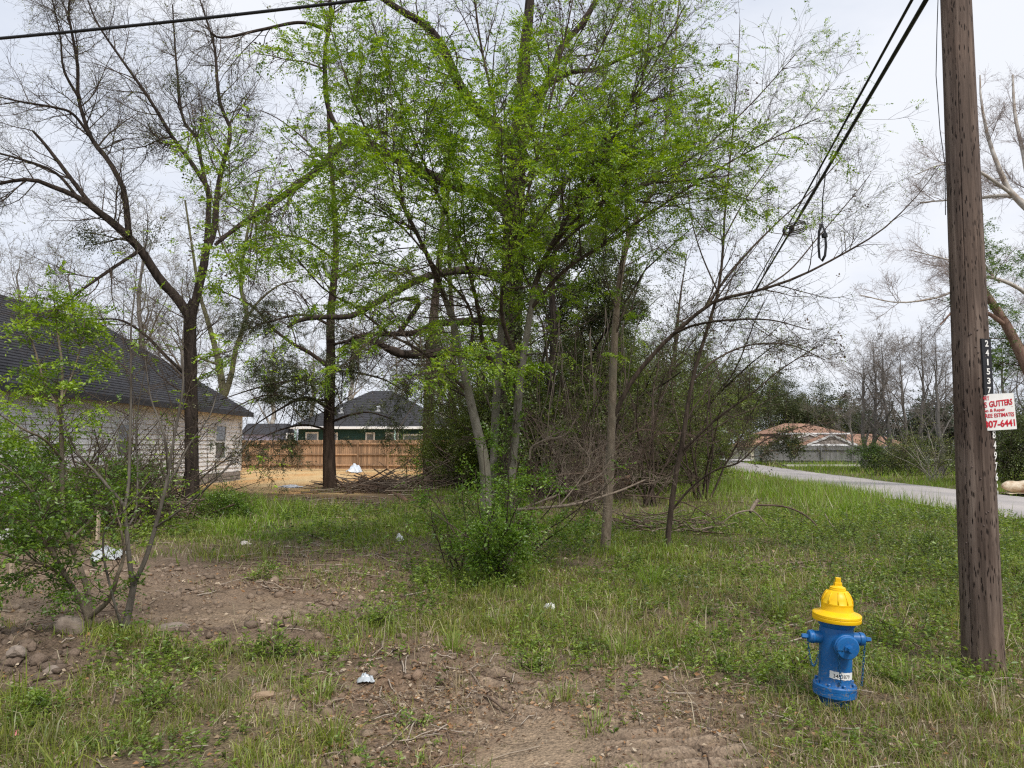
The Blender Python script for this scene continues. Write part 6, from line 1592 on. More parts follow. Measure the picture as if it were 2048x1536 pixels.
def d_far(px, py, wx, wy, bare, x, y): return np.clip(1 - bare * 1.05, 0, 1) * (.5 + .5 * patch(x, y, 2, 63))
GL = [tufts(13000, 2.4, 5.6, 8, .03, (.025, .085), (.0035, .0065), d_near),
      tufts(1000, 2.4, 7.5, 14, .035, (.10, .22), (.005, .009), lambda px, py, wx, wy, bare, x, y: np.clip(1 - bare, 0, 1) * sm(.45, .65, patch(x, y, .8, 64))),
      tufts(15000, 5.6, 9.5, 8, .045, (.035, .11), (.005, .009), d_mid),
      tufts(22000, 9.5, 17, 7, .08, (.04, .13), (.008, .014), d_mid, ),
      tufts(26000, 17, 34, 5, .16, (.10, .26), (.012, .022), d_far, False),
      tufts(22000, 34, 72, 5, .35, (.12, .30), (.03, .055), d_far, False)]
V, F, cc = joinb(GL)
link('grass', mesh_np('grass', V, F, cc), m_grass, kind='stuff'); TRI += sum(len(f) * (f.shape[1] - 2) for f in F)
# dry stalks and seed heads
def stalks(n, y0, y1, hr, wr_):
    x, y = scatter(n, y0, y1); px, py = ground_px(x, y); wx, wy = warp(px, py)
    pr = np.maximum(field(DRY, wx, wy), .5 * field(LITTER, wx, wy)) * .8 + .03; k = (rngc.uniform(0, 1, n) < pr) & ~on_road(x, y); x, y = x[k], y[k]; m = len(x)
    return blades(x, y, rngc.uniform(*hr, m), rngc.uniform(*wr_, m), pick(DRYP, m) * rngc.uniform(.8, 1.3, (m, 1)), 1.3)
V, F, cc = joinb([stalks(9000, 2.6, 6, (.06, .26), (.002, .0042)), stalks(9000, 6, 12, (.1, .34), (.004, .007))])
link('dry_grass', mesh_np('dry_grass', V, F, cc), m_grass, kind='stuff'); TRI += sum(len(f) * (f.shape[1] - 2) for f in F)
# broad-leaved weeds and creepers
WEED = [(.15, .225, .03), (.195, .28, .038), (.105, .165, .024), (.25, .325, .05)]
VINEP = [(.11, .165, .028), (.145, .21, .034), (.07, .108, .022), (.205, .265, .042)]
def weeds(n, y0, y1, per, hr, size, dens, pal, flat=.3):
    x, y = scatter(n, y0, y1); px, py = ground_px(x, y); wx, wy = warp(px, py)
    k = (rngc.uniform(0, 1, n) < dens(wx, wy, field(BARE, wx, wy), x, y)) & ~on_road(x, y, .1) & (sand_mask(x, y) < .3); x, y = x[k], y[k]; m = len(x)
    H = rngc.uniform(*hr, m); z = height(x, y); ln = rngc.normal(size=(m, 2)) * .25
    f = rngc.uniform(.12, 1, (m, per)); az = rngc.uniform(0, 2 * math.pi, (m, per))
    pos = np.stack((x[:, None] + ln[:, :1] * H[:, None] * f, y[:, None] + ln[:, 1:] * H[:, None] * f, z[:, None] + H[:, None] * f), -1).reshape(-1, 3)
    d = nrmz(np.stack((np.cos(az), np.sin(az), rngc.uniform(-.2, .7, (m, per)) + flat * 0), -1).reshape(-1, 3))
    c = np.repeat(pick(pal, m), per, 0) * rngc.uniform(.75, 1.25, (m * per, 1))
    Vl, Fl, Cl = leaf_quads(pos, d, rngc.uniform(*size, m * per), rngc, .42, c, fold=.08, upb=2.0)
    tip = np.stack((x + ln[:, 0] * H, y + ln[:, 1] * H, z + H), 1); b = np.stack((x, y, z), 1); s = np.array((1, 0, 0)) * .0022
    Vs = np.stack((b - s, b + s, tip), 1).reshape(-1, 3); Fs = (np.arange(m) * 3)[:, None] + np.array((0, 1, 2))
    return Vl, Fl, Cl, Vs, Fs, np.repeat(pick([(.10, .12, .04), (.13, .09, .05)], m), 3, 0)
WL = [weeds(9500, 2.5, 6, 11, (.02, .13), (.016, .040), lambda wx, wy, b, x, y: np.clip(1 - b * 1.05, 0, 1) * sm(.42, .66, patch(x, y, .6, 71)), WEED),
      weeds(9000, 5, 10, 12, (.03, .20), (.024, .05), lambda wx, wy, b, x, y: np.clip(1 - b, 0, 1) * sm(.42, .62, patch(x, y, .9, 72)), WEED),
      weeds(13000, 4.5, 13, 12, (.05, .36), (.03, .055), lambda wx, wy, b, x, y: field(VINE, wx, wy) * (.35 + .65 * sm(.35, .6, patch(x, y, .7, 73))), VINEP),
      weeds(19000, 9, 20, 10, (.05, .30), (.04, .075), lambda wx, wy, b, x, y: np.clip(1 - b, 0, 1) * sm(.40, .62, patch(x, y, 1.6, 74)) * .8, VINEP + WEED)]
parts_ = []
for w_ in WL: parts_.append((w_[0], w_[1], w_[2])); parts_.append((w_[3], w_[4], w_[5]))
V, F, cc = cat(parts_)
link('weeds', mesh_np('weeds', V, [F], cc), m_leaf, kind='stuff'); TRI += len(F)
# weeds and grass crowding the pole, the hydrant and the tree feet
def ring(c, r0, r1, n):
    a = rngc.uniform(0, 2 * math.pi, n); r = rngc.uniform(r0, r1, n); return c[0] + np.cos(a) * r, c[1] + np.sin(a) * r
RL = []
for (c, r0, r1, n, h) in ((pb, .14, .34, 260, .12), (hp, .10, .22, 90, .08), (G(1212, 1105), .08, .4, 260, .2), (G(1333, 1105), .05, .35, 200, .2), (G(975, 1165), .1, .8, 700, .18), (G(660, 985), .3, 1.0, 300, .2), (G(245, 1300), .05, .35, 260, .1), (G(175, 1310), .05, .3, 180, .09)):
    x, y = ring(c, r0, r1, n); RL.append(blades(x, y, rngc.uniform(.4, 1.3, n) * h, rngc.uniform(.004, .008, n), pick(GRASS + LUSHP, n) * rngc.uniform(.8, 1.2, (n, 1)), .8))
V, F, cc = joinb(RL)
link('verge_grass', mesh_np('verge_grass', V, F, cc), m_grass, kind='stuff')
# fallen leaves
LIT = [(.46, .37, .27), (.30, .19, .11), (.22, .13, .075), (.38, .27, .17), (.16, .095, .06), (.42, .33, .23), (.34, .18, .08), (.26, .20, .15)]
def litter(n, y0, y1, size, extra=.10):
    x, y = scatter(n, y0, y1); px, py = ground_px(x, y); wx, wy = warp(px, py)
    pr = np.maximum(field(LITTER, wx, wy) * (.3 + .7 * sm(.35, .6, patch(x, y, .5, 81))), extra) * (1 - .75 * field(TAN, px, py)); k = (rngc.uniform(0, 1, n) < pr) & ~on_road(x, y) & (sand_mask(x, y) < .3); x, y = x[k], y[k]; m = len(x)
    pos = np.stack((x, y, height(x, y) + rngc.uniform(.004, .03, m)), 1); az = rngc.uniform(0, 2 * math.pi, m)
    d = nrmz(np.stack((np.cos(az), np.sin(az), rngc.normal(size=m) * .28), 1))
    return leaf_quads(pos, d, rngc.uniform(*size, m), rngc, .55, pick(LIT, m) * rngc.uniform(.7, 1.2, (m, 1)), fold=.16, upb=1.6)
V, F, cc = cat([litter(36000, 2.4, 5.2, (.010, .040), .2), litter(36000, 5.2, 10, (.018, .05), .16), litter(16000, 10, 30, (.04, .09), .06)])
link('fallen_leaves', mesh_np('fallen_leaves', V, [F], cc), leaf_mat('dead_leaves', .15, .04), kind='stuff'); TRI += len(F)
# twigs on the ground
def ground_twigs(n, y0, y1, L_, r_):
    x, y = scatter(n, y0, y1); px, py = ground_px(x, y); wx, wy = warp(px, py)
    pr = np.maximum(field(LITTER, wx, wy), .25) * (1 - .7 * field(TAN, px, py)); k = (rngc.uniform(0, 1, n) < pr) & ~on_road(x, y) & (sand_mask(x, y) < .3); x, y = x[k], y[k]; m = len(x)
    K = 4; az = rngc.uniform(0, 2 * math.pi, m); ln = rngc.uniform(*L_, m); t_ = np.linspace(-.5, .5, K)
    pts = np.empty((m, K, 3)); bend = rngc.normal(size=m) * .15
    for j in range(K):
        xx = x + np.cos(az) * ln * t_[j] - np.sin(az) * ln * bend * (t_[j] ** 2); y2 = y + np.sin(az) * ln * t_[j] + np.cos(az) * ln * bend * (t_[j] ** 2)
        pts[:, j] = np.stack((xx, y2, height(xx, y2) + .008 + rngc.uniform(0, .02, m)), 1)
    V, q_ = tubes(pts, np.repeat(rngc.uniform(*r_, (m, 1)), K, 1), 4)
    return V, q_, np.repeat(pick([(.20, .15, .11), (.30, .24, .18), (.13, .09, .065), (.38, .32, .26)], m), K * 4, 0)
V, F, cc = cat([ground_twigs(1700, 2.5, 6, (.05, .28), (.0018, .005)), ground_twigs(1800, 6, 13, (.1, .6), (.003, .009)), ground_twigs(900, 13, 26, (.3, 1.3), (.006, .016))])
link('fallen_twigs', mesh_np('fallen_twigs', V, [F], cc, smooth=True), col_mat('twig_wood', nscale=40), kind='stuff'); TRI += len(F) * 2
# clods of soil
import bmesh
bmx = bmesh.new(); bmesh.ops.create_icosphere(bmx, subdivisions=1, radius=1.0)
ICO_V = np.array([v.co[:] for v in bmx.verts]); ICO_F = np.array([[v.index for v in f.verts] for f in bmx.faces]); bmx.free()
def clods(n, y0, y1, size, dens):
    x, y = scatter(n, y0, y1); px, py = ground_px(x, y); wx, wy = warp(px, py)
    k = rngc.uniform(0, 1, n) < dens(wx, wy, x, y); x, y = x[k], y[k]; m = len(x)
    s = size[0] + (size[1] - size[0]) * rngc.uniform(0, 1, m) ** 3
    sc = s[:, None] * rngc.uniform(.6, 1.3, (m, 3)) * np.array((1, 1, .75))
    V = ICO_V[None] * (1 + rngc.normal(size=(m, len(ICO_V), 1)) * .2); V = V * sc[:, None]
    a = rngc.uniform(0, 6.3, m); ca, sa = np.cos(a)[:, None], np.sin(a)[:, None]
    V = np.stack((V[:, :, 0] * ca - V[:, :, 1] * sa, V[:, :, 0] * sa + V[:, :, 1] * ca, V[:, :, 2]), -1)
    V = V + np.stack((x, y, height(x, y) + s * .2), 1)[:, None]
    c = soil_color(x, y) * rngc.uniform(.75, 1.2, (m, 1))
    F = ICO_F[None] + (np.arange(m) * len(ICO_V))[:, None, None]
    return V.reshape(-1, 3), F.reshape(-1, 3), np.repeat(c, len(ICO_V), 0)
V, F, cc = cat([clods(22000, 3.6, 10, (.005, .05), lambda wx, wy, x, y: np.maximum(field(DARK, wx, wy), field(BARE, wx, wy) * .5 * sm(-.2, -1.0, x)) * sm(.3, .6, patch(x, y, .35, 91))),
                clods(14000, 2.5, 5.2, (.0025, .014), lambda wx, wy, x, y: field(BARE, wx, wy) * (1 - .8 * field(TAN, wx, wy)) * (.25 + .75 * sm(.4, .6, patch(x, y, .3, 93))))])
link('soil_clods', mesh_np('soil_clods', V, [F], cc), col_mat('clod_soil', nscale=70, var=.4, bmp=.6), kind='stuff'); TRI += len(F)

# ================================================================== rocks, litter, wood
def lump(name, label, cat_, c_, r_, seed, mat, n=.25, sub=3, flat=1.0, rotz=0.0, group=None):
    bm2 = bmesh.new(); bmesh.ops.create_icosphere(bm2, subdivisions=sub, radius=1.0); rg = np.random.default_rng(seed)
    co = np.array([v.co[:] for v in bm2.verts]); F = [[v.index for v in f.verts] for f in bm2.faces]; bm2.free()
    d = 1 + n * (fbm(co[:, 0] * 1.6 + seed, co[:, 1] * 1.6 + co[:, 2] * 1.3, seed) - .5) * 2 + n * .5 * (fbm(co[:, 0] * 5 + seed, co[:, 1] * 5 + co[:, 2] * 4.1, seed + 3) - .5)
    for _ in range(9):                                   # broken faces
        nv = rg.normal(size=3); nv /= np.linalg.norm(nv); lim = rg.uniform(.55, .85); over = np.maximum(co @ nv - lim, 0); co = co - over[:, None] * nv
    co = co * d[:, None]; co[:, 2] = np.maximum(co[:, 2], -.5)
    co = co * np.array(r_)
    me = bpy.data.meshes.new(name); me.from_pydata([tuple(v) for v in co], [], F); me.update()
    o = link(name, me, mat, None, tuple(c_)); o.rotation_euler = (0, 0, rotz); tag(o, label, cat_, group); return o
m_rock = bark_mat('pale_rock', (.17, .135, .11), (.34, .28, .235), scale=7, stretch=(1, 1, 1), bmp=.7, patch=(.20, .155, .12))
m_clod = bark_mat('clay_lump', (.25, .17, .11), (.42, .31, .21), scale=9, stretch=(1, 1, 1), bmp=.7)
def gp(px, py, dz=0.): q = GP(px, py); q[2] += dz; return q
lump('rock', 'large grey-brown rock at the foot of the leafy sapling', 'rock', gp(140, 1318, .05), (.115, .09, .10), 3, m_rock)
lump('rock', 'tan elongated clay lump lying on a bare patch in the weeds', 'rock', gp(525, 1398, .02), (.085, .04, .035), 5, m_clod, rotz=.5)
lump('rock', 'rounded clod at the dark soil mound edge', 'rock', gp(28, 1372, .03), (.07, .06, .05), 7, m_rock)
lump('rock', 'broad pale boulder half buried by the grey sapling', 'rock', gp(345, 1292, .02), (.13, .09, .06), 9, m_rock)
lump('rock', 'small clod on the slope below the large grey-brown rock', 'rock', gp(98, 1385, .02), (.06, .045, .04), 11, m_rock)
# crumpled plastic
def crumple(name, label, c_, sx, sy, h, seed, col, n=22, rough=.35):
    rg = np.random.default_rng(seed); u, v = np.meshgrid(np.linspace(-1, 1, n), np.linspace(-1, 1, n)); u = u.ravel(); v = v.ravel()
    rad = np.maximum(np.abs(u), np.abs(v)); th = np.arctan2(v, u); r2 = rad * (1 + .35 * (vn(np.cos(th) * 2 + seed, np.sin(th) * 2, seed) - .5) * 2)
    x = np.cos(th) * r2 * sx + (vn(u * 4, v * 4 + seed, 1) - .5) * sx * .3; y = np.sin(th) * r2 * sy + (vn(u * 4 + 9, v * 4, seed) - .5) * sy * .3
    z = h * (1 - rad ** 2) * (.35 + 1.1 * fbm(u * 1.7 + seed, v * 1.7, seed + 5)) + h * .55 * (np.abs(fbm(u * 3.2 + seed, v * 3.2, seed, 2) - .5)) * 2
    V = np.stack((x, y, z), 1); ii_ = (np.arange(n - 1)[:, None] * n + np.arange(n - 1)[None]).ravel()
    o = link(name, mesh_np(name, V, [np.stack((ii_, ii_ + 1, ii_ + n + 1, ii_ + n), 1)]), simple('plastic_film', col, rough, var=.12, scale=25, spec=.5), None, tuple(c_)); tag(o, label, 'litter'); return o
crumple('plastic_bag', 'crumpled white plastic sheet on the ground behind the saplings', gp(212, 1122), .24, .26, .13, 21, (.42, .44, .45))
crumple('plastic_bag', 'white plastic scrap heaped beside the debris at the leafy bush', gp(20, 1085), .3, .26, .15, 22, (.40, .39, .38))
crumple('paper_scrap', 'torn white scrap lying in the grass in front of the pale multi-stem tree', gp(1100, 1212), .05, .05, .06, 23, (.8, .79, .77), 12)
crumple('paper_scrap', 'small upright white scrap in the grass beside the stick litter', gp(798, 1082), .07, .05, .12, 24, (.74, .75, .74), 12)
crumple('plastic_cup', 'clear crushed plastic container on the leaf litter', gp(730, 1368), .055, .045, .06, 25, (.48, .52, .55), 14, .12)
crumple('wrapper', 'pink wrapper lying in the low weeds', gp(30, 1480), .028, .022, .03, 26, (.75, .25, .26), 10)
crumple('plastic_bag', 'flat white plastic strip at the foot of the straight dark tree', gp(582, 976), .42, .3, .08, 27, (.5, .51, .53))
crumple('paper_scrap', 'bluish white bag by the cedar fence end of the sand', gp(710, 946), .5, .4, .4, 28, (.62, .68, .74), 12)
crumple('paper_scrap', 'white crumb of plaster on the churned soil', gp(490, 1092), .09, .06, .05, 29, (.58, .52, .47), 10)
# dumped carpet roll across the road
cp = np.array((16.9, 25.2, .03)); crp = thing('carpet_roll', 'dirty cream carpet roll dumped on a flat offcut at the road edge', 'carpet', tuple(cp))
m_carp, t, b = new_mat('stained_carpet'); n1 = noise(t, 3.5, 6, .7); n2 = noise(t, 80, 2, .5)
r = ramp(t, n1.outputs['Fac'], [(.36, (.24, .13, .08)), (.46, (.46, .35, .24)), (.6, (.66, .57, .44))]); t.links.new(r.outputs['Color'], b.inputs['Base Color']); b.inputs['Roughness'].default_value = 1.0; bump(t, b, n2.outputs['Fac'], .5, .02)
pts = [(-.95 + 1.9 * k / 15, .12 * math.sin(k * .5), .24 + .03 * math.sin(k)) for k in range(16)]; rr = [.04, .13, .19, .215, .225, .24, .245, .24, .25, .245, .235, .24, .24, .225, .19, .12]
mbc = MB(); mbc.tube(pts, rr, 16); mbc.v = [(x, y, max(.03, (z - .24) * .9 + .21)) for x, y, z in mbc.v]; mbc.build('roll', m_carp, crp, smooth=True)
n_ = 10; V = []; F = []
for i in range(n_ + 1):
    for j in range(5): V.append((-1.15 + 2.6 * i / n_, -.75 + 1.1 * j / 4 + .05 * math.sin(i * 1.7), .03 + .02 * math.sin(i * 1.3 + j)))
for i in range(n_):
    for j in range(4): F.append((i*5+j, (i+1)*5+j, (i+1)*5+j+1, i*5+j+1))
MB().add(V, F).build('flat_offcut', m_carp, crp, smooth=True)

# ------------------------------------------------------------------ single weeds and grass tufts that stand out
def weed(label, px, py, H, W_, seed, pal=None, n=60):
    q = G(px, py); return shrub('weed_plant', label, px, 0, H, W_, seed, pal or WEED, n=n, per=6, size=(.02, .04), mat=m_leaf, stems=6, xy=(q[0], q[1]), low=.1, twn=(14, 40), base_z=hz(q[0], q[1]), dense=.0)
for a_ in (('tall leafy weed standing at the edge of the churned clods', 565, 1325, .20, .16, 501), ('low green weed mat on the bare soil behind the churned clods', 520, 1168, .16, .5, 504, None, 160), ('broad-leaved weed cluster between the grass and the bare path', 1065, 1335, .16, .3, 507, None, 110),
           ('bushy weed at the grass edge beside the dark soil', 755, 1255, .22, .26, 510, None, 100), ('leafy weed beside the yellow bonnet hydrant in the creepers', 1790, 1270, .22, .3, 513, None, 110), ('dark leafy weed low beside the hydrant barrel', 1590, 1345, .2, .2, 516, None, 90),
           ('fresh green weed in the leaf litter by the crushed container', 835, 1445, .1, .12, 519, None, 40), ('small weed at the edge of the compact soil', 1180, 1300, .14, .2, 522, None, 60), ('leafy weed patch before the grey sapling', 320, 1420, .2, .4, 525, None, 140), ('low weed patch under the pink wrapper', 90, 1440, .15, .35, 528, None, 120), ('dark weed bush past the arching branches in the grass', 1690, 1085, .4, .6, 531, VINEP, 160), ('dense creeper bush beside the utility pole', 1875, 1130, .55, .9, 534, VINEP, 320), ('creeper bush past the utility pole', 2025, 1190, .5, .8, 537, VINEP, 300)):
    weed(*a_)
def grass_tuft(label, px, py, h, n, pal, rad=.05):
    q = G(px, py); x = q[0] + rngc.normal(size=n) * rad; y = q[1] + rngc.normal(size=n) * rad; az = np.arctan2(y - q[1], x - q[0])
    V, F, cc = blades(x, y, rngc.uniform(.5, 1.15, n) * h, rngc.uniform(.004, .0085, n), pick(pal, n) * rngc.uniform(.8, 1.2, (n, 1)), 1.0, az=az)
    base = np.array((q[0], q[1], hz(q[0], q[1]))); o = link('grass_tuft', mesh_np('grass_tuft', V - base, F, cc), m_grass, None, tuple(base), kind=None); tag(o, label, 'grass tuft'); return o
YG = [(.22, .30, .05), (.18, .26, .04), (.28, .33, .08)]
for a_ in (('yellow-green grass tuft beside the tan clay lump', 640, 1392, .17, 70, YG), ('dark green grass tuft at the leaf litter edge', 665, 1475, .2, 90, GRASS), ('straw coloured grass tuft where the weeds meet the compact soil', 1125, 1395, .16, 70, DRYP + YG), ('small green tuft on the compact soil', 1190, 1452, .11, 40, YG),
           ('broad-bladed grass tuft behind the dead stick end', 905, 1300, .2, 90, YG), ('bright grass tuft near the torn white scrap', 1010, 1255, .2, 80, YG), ('bright broad grass tuft between scrap and hydrant', 1250, 1310, .2, 90, YG), ('long-bladed dark grass tuft in the dry grass', 1300, 1175, .32, 90, LUSHP), ('pale grass tuft between hydrant and utility pole', 1810, 1370, .18, 80, YG + DRYP),
           ('long grass tuft in the creepers behind the hydrant', 1560, 1240, .3, 90, GRASS), ('grass tuft below the pale standing stick', 235, 1325, .17, 70, GRASS), ('drooping grass tuft beside the hydrant foot', 1690, 1425, .1, 30, DRYP + YG)):
    grass_tuft(*a_)
# ------------------------------------------------------------------ dead wood
m_dead = bark_mat('bleached_dead_wood', (.15, .115, .088), (.36, .29, .225), scale=22, stretch=(1, 1, 1), bmp=.6)
m_deadd = bark_mat('brown_dead_wood', (.07, .048, .036), (.19, .135, .10), scale=12, stretch=(1, 1, 1), bmp=.3)
m_log = bark_mat('rotting_log', (.09, .055, .038), (.24, .15, .10), scale=8, stretch=(1, 1, 1), bmp=.6)
def w3(pts, K=16):
    """pts: (px, py, height above ground, width px): a stick lying on or arching over the ground"""
    out = []
    for (px, py, h, wd) in pts:
        q = G(px, py); q = P(px, py, q[1] + h * q[1] / EYE * .0) if h == 0 else P(px, py, h)
        if h == 0: q[2] = hz(q[0], q[1]) + .02
        out.append((q[0], q[1], q[2], wd * q[1] / FPX / 2 * .5))
    return catmull(out, K)
def dead_branch(label, limbs, seed, mat, lv=((14, .2, .6), (40, .1, .35)), name='fallen_branch', rmin=.003):
    L_ = np.array([w3(l) for l in limbs]); rng = np.random.default_rng(seed); base = L_[0, 0, :3].copy(); rt = thing(name, label, 'branch', tuple(base))
    V, q_ = tubes(L_[:, :, :3], L_[:, :, 3], 7); part_mesh('stem', V, [q_], mat, rt, base, smooth=True)
    a, r_ = L_[:, :, :3], L_[:, :, 3]; segs = []
    for (n, l0, l1) in lv:
        a, r_ = grow(a, r_, n, rng, ang=(25, 65), length=(l0, l1), K=6, wig=.2, up=.0, S=None) if False else grow(a, r_, n, rng, ang=(25, 65), length=(l0, l1), K=6, wig=.2, rmin=rmin, rmax=.006)
        a[:, :, 2] = np.maximum(a[:, :, 2], .02); segs.append(tubes(a, r_, 4))
    if segs:
        V, F, _ = cat(segs); part_mesh('side_twigs', V, [F], mat, rt, base, smooth=True, kind='stuff')
    return rt
dead_branch('bleached fallen limb propped beside the pale multi-stem tree', [
  [(1030,1020,10.8,14),(1080,1016,10.8,12),(1150,1008,10.9,11),(1230,985,11,9),(1290,960,11.1,6)], [(1030,1022,10.8,9),(1090,1000,11,8),(1150,975,11.2,7),(1200,950,11.4,5),(1230,905,11.5,4)],
  [(1060,918,11.5,8),(1063,895,11.5,8),(1090,880,11.5,7),(1130,870,11.6,5),(1150,840,11.6,3)], [(1120,1010,10.9,6),(1160,960,11.2,5),(1180,920,11.3,4),(1150,880,11.4,3)]], 51, m_dead, ((50, .3, 1.0), (220, .15, .5), (420, .08, .3)))
dead_branch('tangle of bleached branches lying behind the slender tan tree', [
  [(1060,960,14,9),(1120,950,14,8),(1190,945,14,7),(1250,935,14,6),(1330,950,14,4)], [(1100,1000,13.5,8),(1160,970,13.5,7),(1220,960,13.5,6),(1260,985,13.5,4)], [(1250,990,13,7),(1320,995,13,6),(1380,1010,13,5),(1430,1040,13,3)],
  [(1180,1000,14.5,8),(1230,900,14.5,7),(1280,860,14.5,5),(1340,870,14.5,3)], [(1240,1000,14,5),(1300,880,14,5),(1370,868,14,4),(1430,890,14,2.5)]], 52, m_deadd, ((90, .4, 1.2), (360, .2, .6), (700, .1, .35)), rmin=.003)
dead_branch('thin bleached stick lying on the grass in front of the slender tan tree', [[(1048,1080,0,6),(1100,1086,0,5),(1150,1078,0,4),(1200,1085,0,3)]], 53, m_dead, ((8, .1, .4),))
dead_branch('forked pale stick in the grass beside the torn white scrap', [[(1060,1225,0,5),(1080,1205,0,5),(1105,1188,0,4),(1125,1180,0,3)], [(1060,1240,0,4),(1068,1222,0,3),(1075,1205,0,3)]], 54, m_dead, ((6, .05, .2),))
dead_branch('long brown stick lying across the leaf litter', [[(840,1355,0,9),(880,1362,0,9),(930,1378,0,10),(975,1400,0,12),(1010,1415,0,8)], [(860,1352,0,5),(910,1365,0,5),(960,1372,0,4)]], 55, m_deadd, ((5, .05, .2),))
dead_branch('short curved grey stick on the leaf litter near the weeds', [[(740,1395,0,5),(765,1400,0,5),(785,1420,0,5),(800,1440,0,4)]], 56, m_dead, ((4, .05, .15),))
dead_branch('pale stick standing out of the weeds below the grey sapling', [[(262,1275,6.0,6),(248,1310,5.7,6),(236,1350,5.2,6),(228,1400,4.7,6),(222,1430,0,6)]], 57, m_dead, ((5, .08, .2),))
dead_branch('arching bleached branch with forked tips in the grass near the road', [[(1440,1050,14.3,5),(1465,1030,14.3,6),(1490,1022,14.3,7),(1510,1024,14.3,6),(1535,1052,14.3,3)], [(1500,1024,14.5,14),(1512,1005,14.6,16),(1518,1000,14.6,15)]], 58, m_dead, ((12, .1, .4),))
dead_branch('dark arching branch reaching through the grass toward the vines', [[(1512,1010,14.6,8),(1560,1012,14.4,8),(1595,1022,14,7),(1625,1042,13.5,6),(1650,1075,13,4)]], 59, m_deadd, ((10, .1, .5), (20, .1, .3)))
dead_branch('thin upright grey stick leaning in the grass past the arching branches', [[(1650,1028,14.5,4),(1660,1045,14.2,4),(1668,1055,13.9,4)]], 60, m_dead, ())
dead_branch('long pale log in the grass behind the hydrant', [[(1570,1132,0,7),(1620,1128,0,8),(1650,1124,0,7)], [(1690,1127,0,6),(1740,1130,0,6),(1770,1128,0,5)]], 61, m_dead, ())
dead_branch('small pale stick in the grass between tan tree and hydrant', [[(1395,1108,0,7),(1415,1112,0,7),(1445,1120,0,5)]], 62, m_dead, ())
dead_branch('leaning pale stake in the dry grass near the sapling', [[(1298,1188,0,5),(1312,1170,9,7),(1318,1165,9,6)]], 63, m_dead, ())
dead_branch('sticks strewn on the bare patch by the upright white scrap', [[(700,1120,0,4),(740,1108,0,5),(780,1118,0,4)], [(820,1115,0,6),(845,1092,0,5),(880,1090,0,4)], [(830,1085,0,4),(860,1062,0,3),(900,1050,0,3)], [(750,1075,0,4),(775,1100,0,4),(790,1105,0,3)]], 64, m_dead, ((14, .2, .5), (30, .1, .3)))
def logx(label, pts, mat=m_log, name='log'):
    L_ = w3(pts, 14); V, q_ = tubes(L_[None, :, :3], L_[None, :, 3], 12); base = L_[0, :3].copy()
    rg = np.random.default_rng(len(label)); V = V + rg.normal(size=V.shape) * .012
    n0 = len(V); F = [q_]
    o = link(name, mesh_np(name, V - base, [q_, np.arange(12)[None, ::-1], (np.arange(12) + 13 * 12)[None]], None, True), mat, None, tuple(base)); tag(o, label, 'log'); return o
logx('reddish rotten log lying at the edge of the brush heap', [(770,985,0,12),(790,992,0,20),(812,1003,0,22)])
logx('curved brown log at the root of the straight dark tree', [(630,988,0,16),(660,978,0,22),(685,985,0,18)])
logx('thin log beside the curved log under the brush heap', [(672,958,26,9),(690,975,25.5,9),(705,992,25,10)], m_deadd)
logx('long dark log lying behind the slender tan tree', [(1150,968,21,18),(1200,966,21,20),(1245,958,21,17),(1262,952,21,14)])
logx('cut log with an orange end in the grass by the leaning trunk', [(1225,965,22,10),(1260,966,22,10),(1290,965,22,10)])
logx('pale log end resting in the weeds near the sapling foot', [(1395,1105,0,12),(1425,1114,0,13)], m_dead)
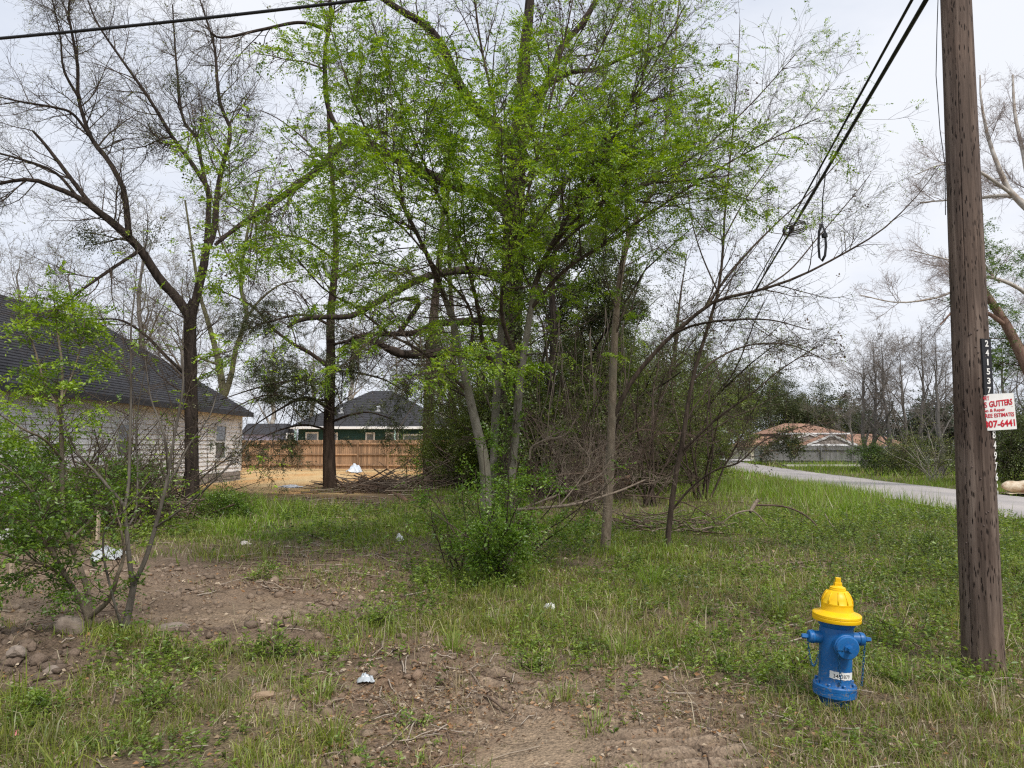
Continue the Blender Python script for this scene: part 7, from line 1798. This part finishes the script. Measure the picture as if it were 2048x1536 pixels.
# brush heap at the dark tree
def heap(name, label, px0, px1, py, Y, hgt_, n, seed, mats, L_=(.8, 3.2), r_=(.008, .03), dY=2.2, upb=.18):
    rg = np.random.default_rng(seed); c_ = np.array((P((px0 + px1) / 2, py, Y)[0], Y, 0.)); rt = thing(name, label, 'brush heap', tuple(c_))
    hw = (P(px1, py, Y)[0] - P(px0, py, Y)[0]) / 2
    for kk, mt in enumerate(mats):
        m = n // len(mats); u = rg.uniform(-1, 1, m); v = rg.uniform(-1, 1, m); zz = np.maximum(0, 1 - u ** 2 - .4 * v ** 2) * hgt_ * rg.uniform(.05, 1, m)
        c = np.stack((u * hw, v * dY * .5, zz + .04), 1); az = rg.normal(size=m) * .7 + rg.choice((0, math.pi), m); el = rg.normal(size=m) * upb
        d = np.stack((np.cos(az) * np.cos(el), np.sin(az) * np.cos(el), np.sin(el)), 1); ln = rg.uniform(*L_, m)
        K = 7; t_ = np.linspace(-.5, .5, K); bend = nrmz(rg.normal(size=(m, 3))) * .12
        pts = c[:, None] + d[:, None] * (ln[:, None] * t_)[:, :, None] + bend[:, None] * (ln[:, None] * (t_ * 2) ** 2)[:, :, None] + rg.normal(size=(m, K, 3)) * .02
        pts[:, :, 2] = np.maximum(pts[:, :, 2], .03)
        rad = rg.uniform(*r_, (m, 1)) * np.linspace(1, .4, K)[None]
        V, q_ = tubes(pts, rad, 4)
        g = grow(pts, rad, m, rg, ang=(25, 60), length=(.3, .9), K=5, wig=.15, rmin=r_[0] * .6); g[0][:, :, 2] = np.maximum(g[0][:, :, 2], .02)
        V2, q2 = tubes(g[0], g[1], 3)
        part_mesh('sticks', np.vstack((V, V2)), [np.vstack((q_, q2 + len(V)))], mt, rt, np.zeros(3), smooth=True, kind='stuff')
    return rt
heap('brush_heap', 'heap of dark cut branches piled behind the straight dark tree', 672, 890, 985, 27, .5, 240, 71, (m_deadd, m_dead), dY=3)
heap('brush_heap', 'debris heap of grey branches and boards in front of the white wall', 0, 375, 1010, 15.5, 1.15, 300, 72, (m_deadd, m_dead, m_deadd), L_=(.5, 1.7), r_=(.007, .024), dY=3.2, upb=.35)
heap('brush_heap', 'low scatter of brown and pale branches behind the sapling', 1240, 1420, 1040, 15, .25, 60, 73, (m_deadd, m_dead), (.4, 1.6), (.006, .02), 2.5, .1)
heap('brush_heap', 'mass of dead tan stems at the foot of the ivy wrapped trunks', 850, 960, 960, 29, 1.5, 120, 74, (m_dead, m_deadd), (.8, 2.2), (.01, .03), 2, .6)
# loose boards in the debris
def boardx(label, a_, b2, wd, th, mat):
    a_ = np.array(a_); b2 = np.array(b2); d = b2 - a_; ln = np.linalg.norm(d); M_ = Matrix.Translation(Vector(a_))
    o = MB().box(0, ln, -wd / 2, wd / 2, -th / 2, th / 2, .004).build('plank', mat, None); o.location = a_
    o.rotation_euler = Vector(d).to_track_quat('X', 'Z').to_euler(); tag(o, label, 'plank'); return o
m_plank = simple('raw_timber', (.42, .33, .24), .85, var=.25, scale=6, stretch=(.3, 3, 3)); m_rust = simple('rusty_sheet', (.13, .045, .03), .8, var=.4, scale=5)
boardx('pale upright wooden stake beside the leafy sapling', P(22, 1180, 8.6), P(24, 1112, 8.6), .05, .03, m_plank)
boardx('weathered stake poking out of the debris heap', P(195, 1080, 11.5), P(198, 1020, 11.5), .07, .03, m_plank)
boardx('rusty reddish board lying in the debris heap', P(40, 1000, 14.5), P(110, 985, 14.8), .5, .03, m_rust)
boardx('grey slanting board leaning on the debris heap', P(95, 1010, 14), P(30, 1090, 12.5), .12, .03, m_dead)
boardx('pale plank lying flat on the soil behind the leafy sapling', G(-30, 1170, .05), G(40, 1166, .05), .09, .03, m_plank)
open('/tmp/tri.txt', 'w').write(str(TRI)) if False else None
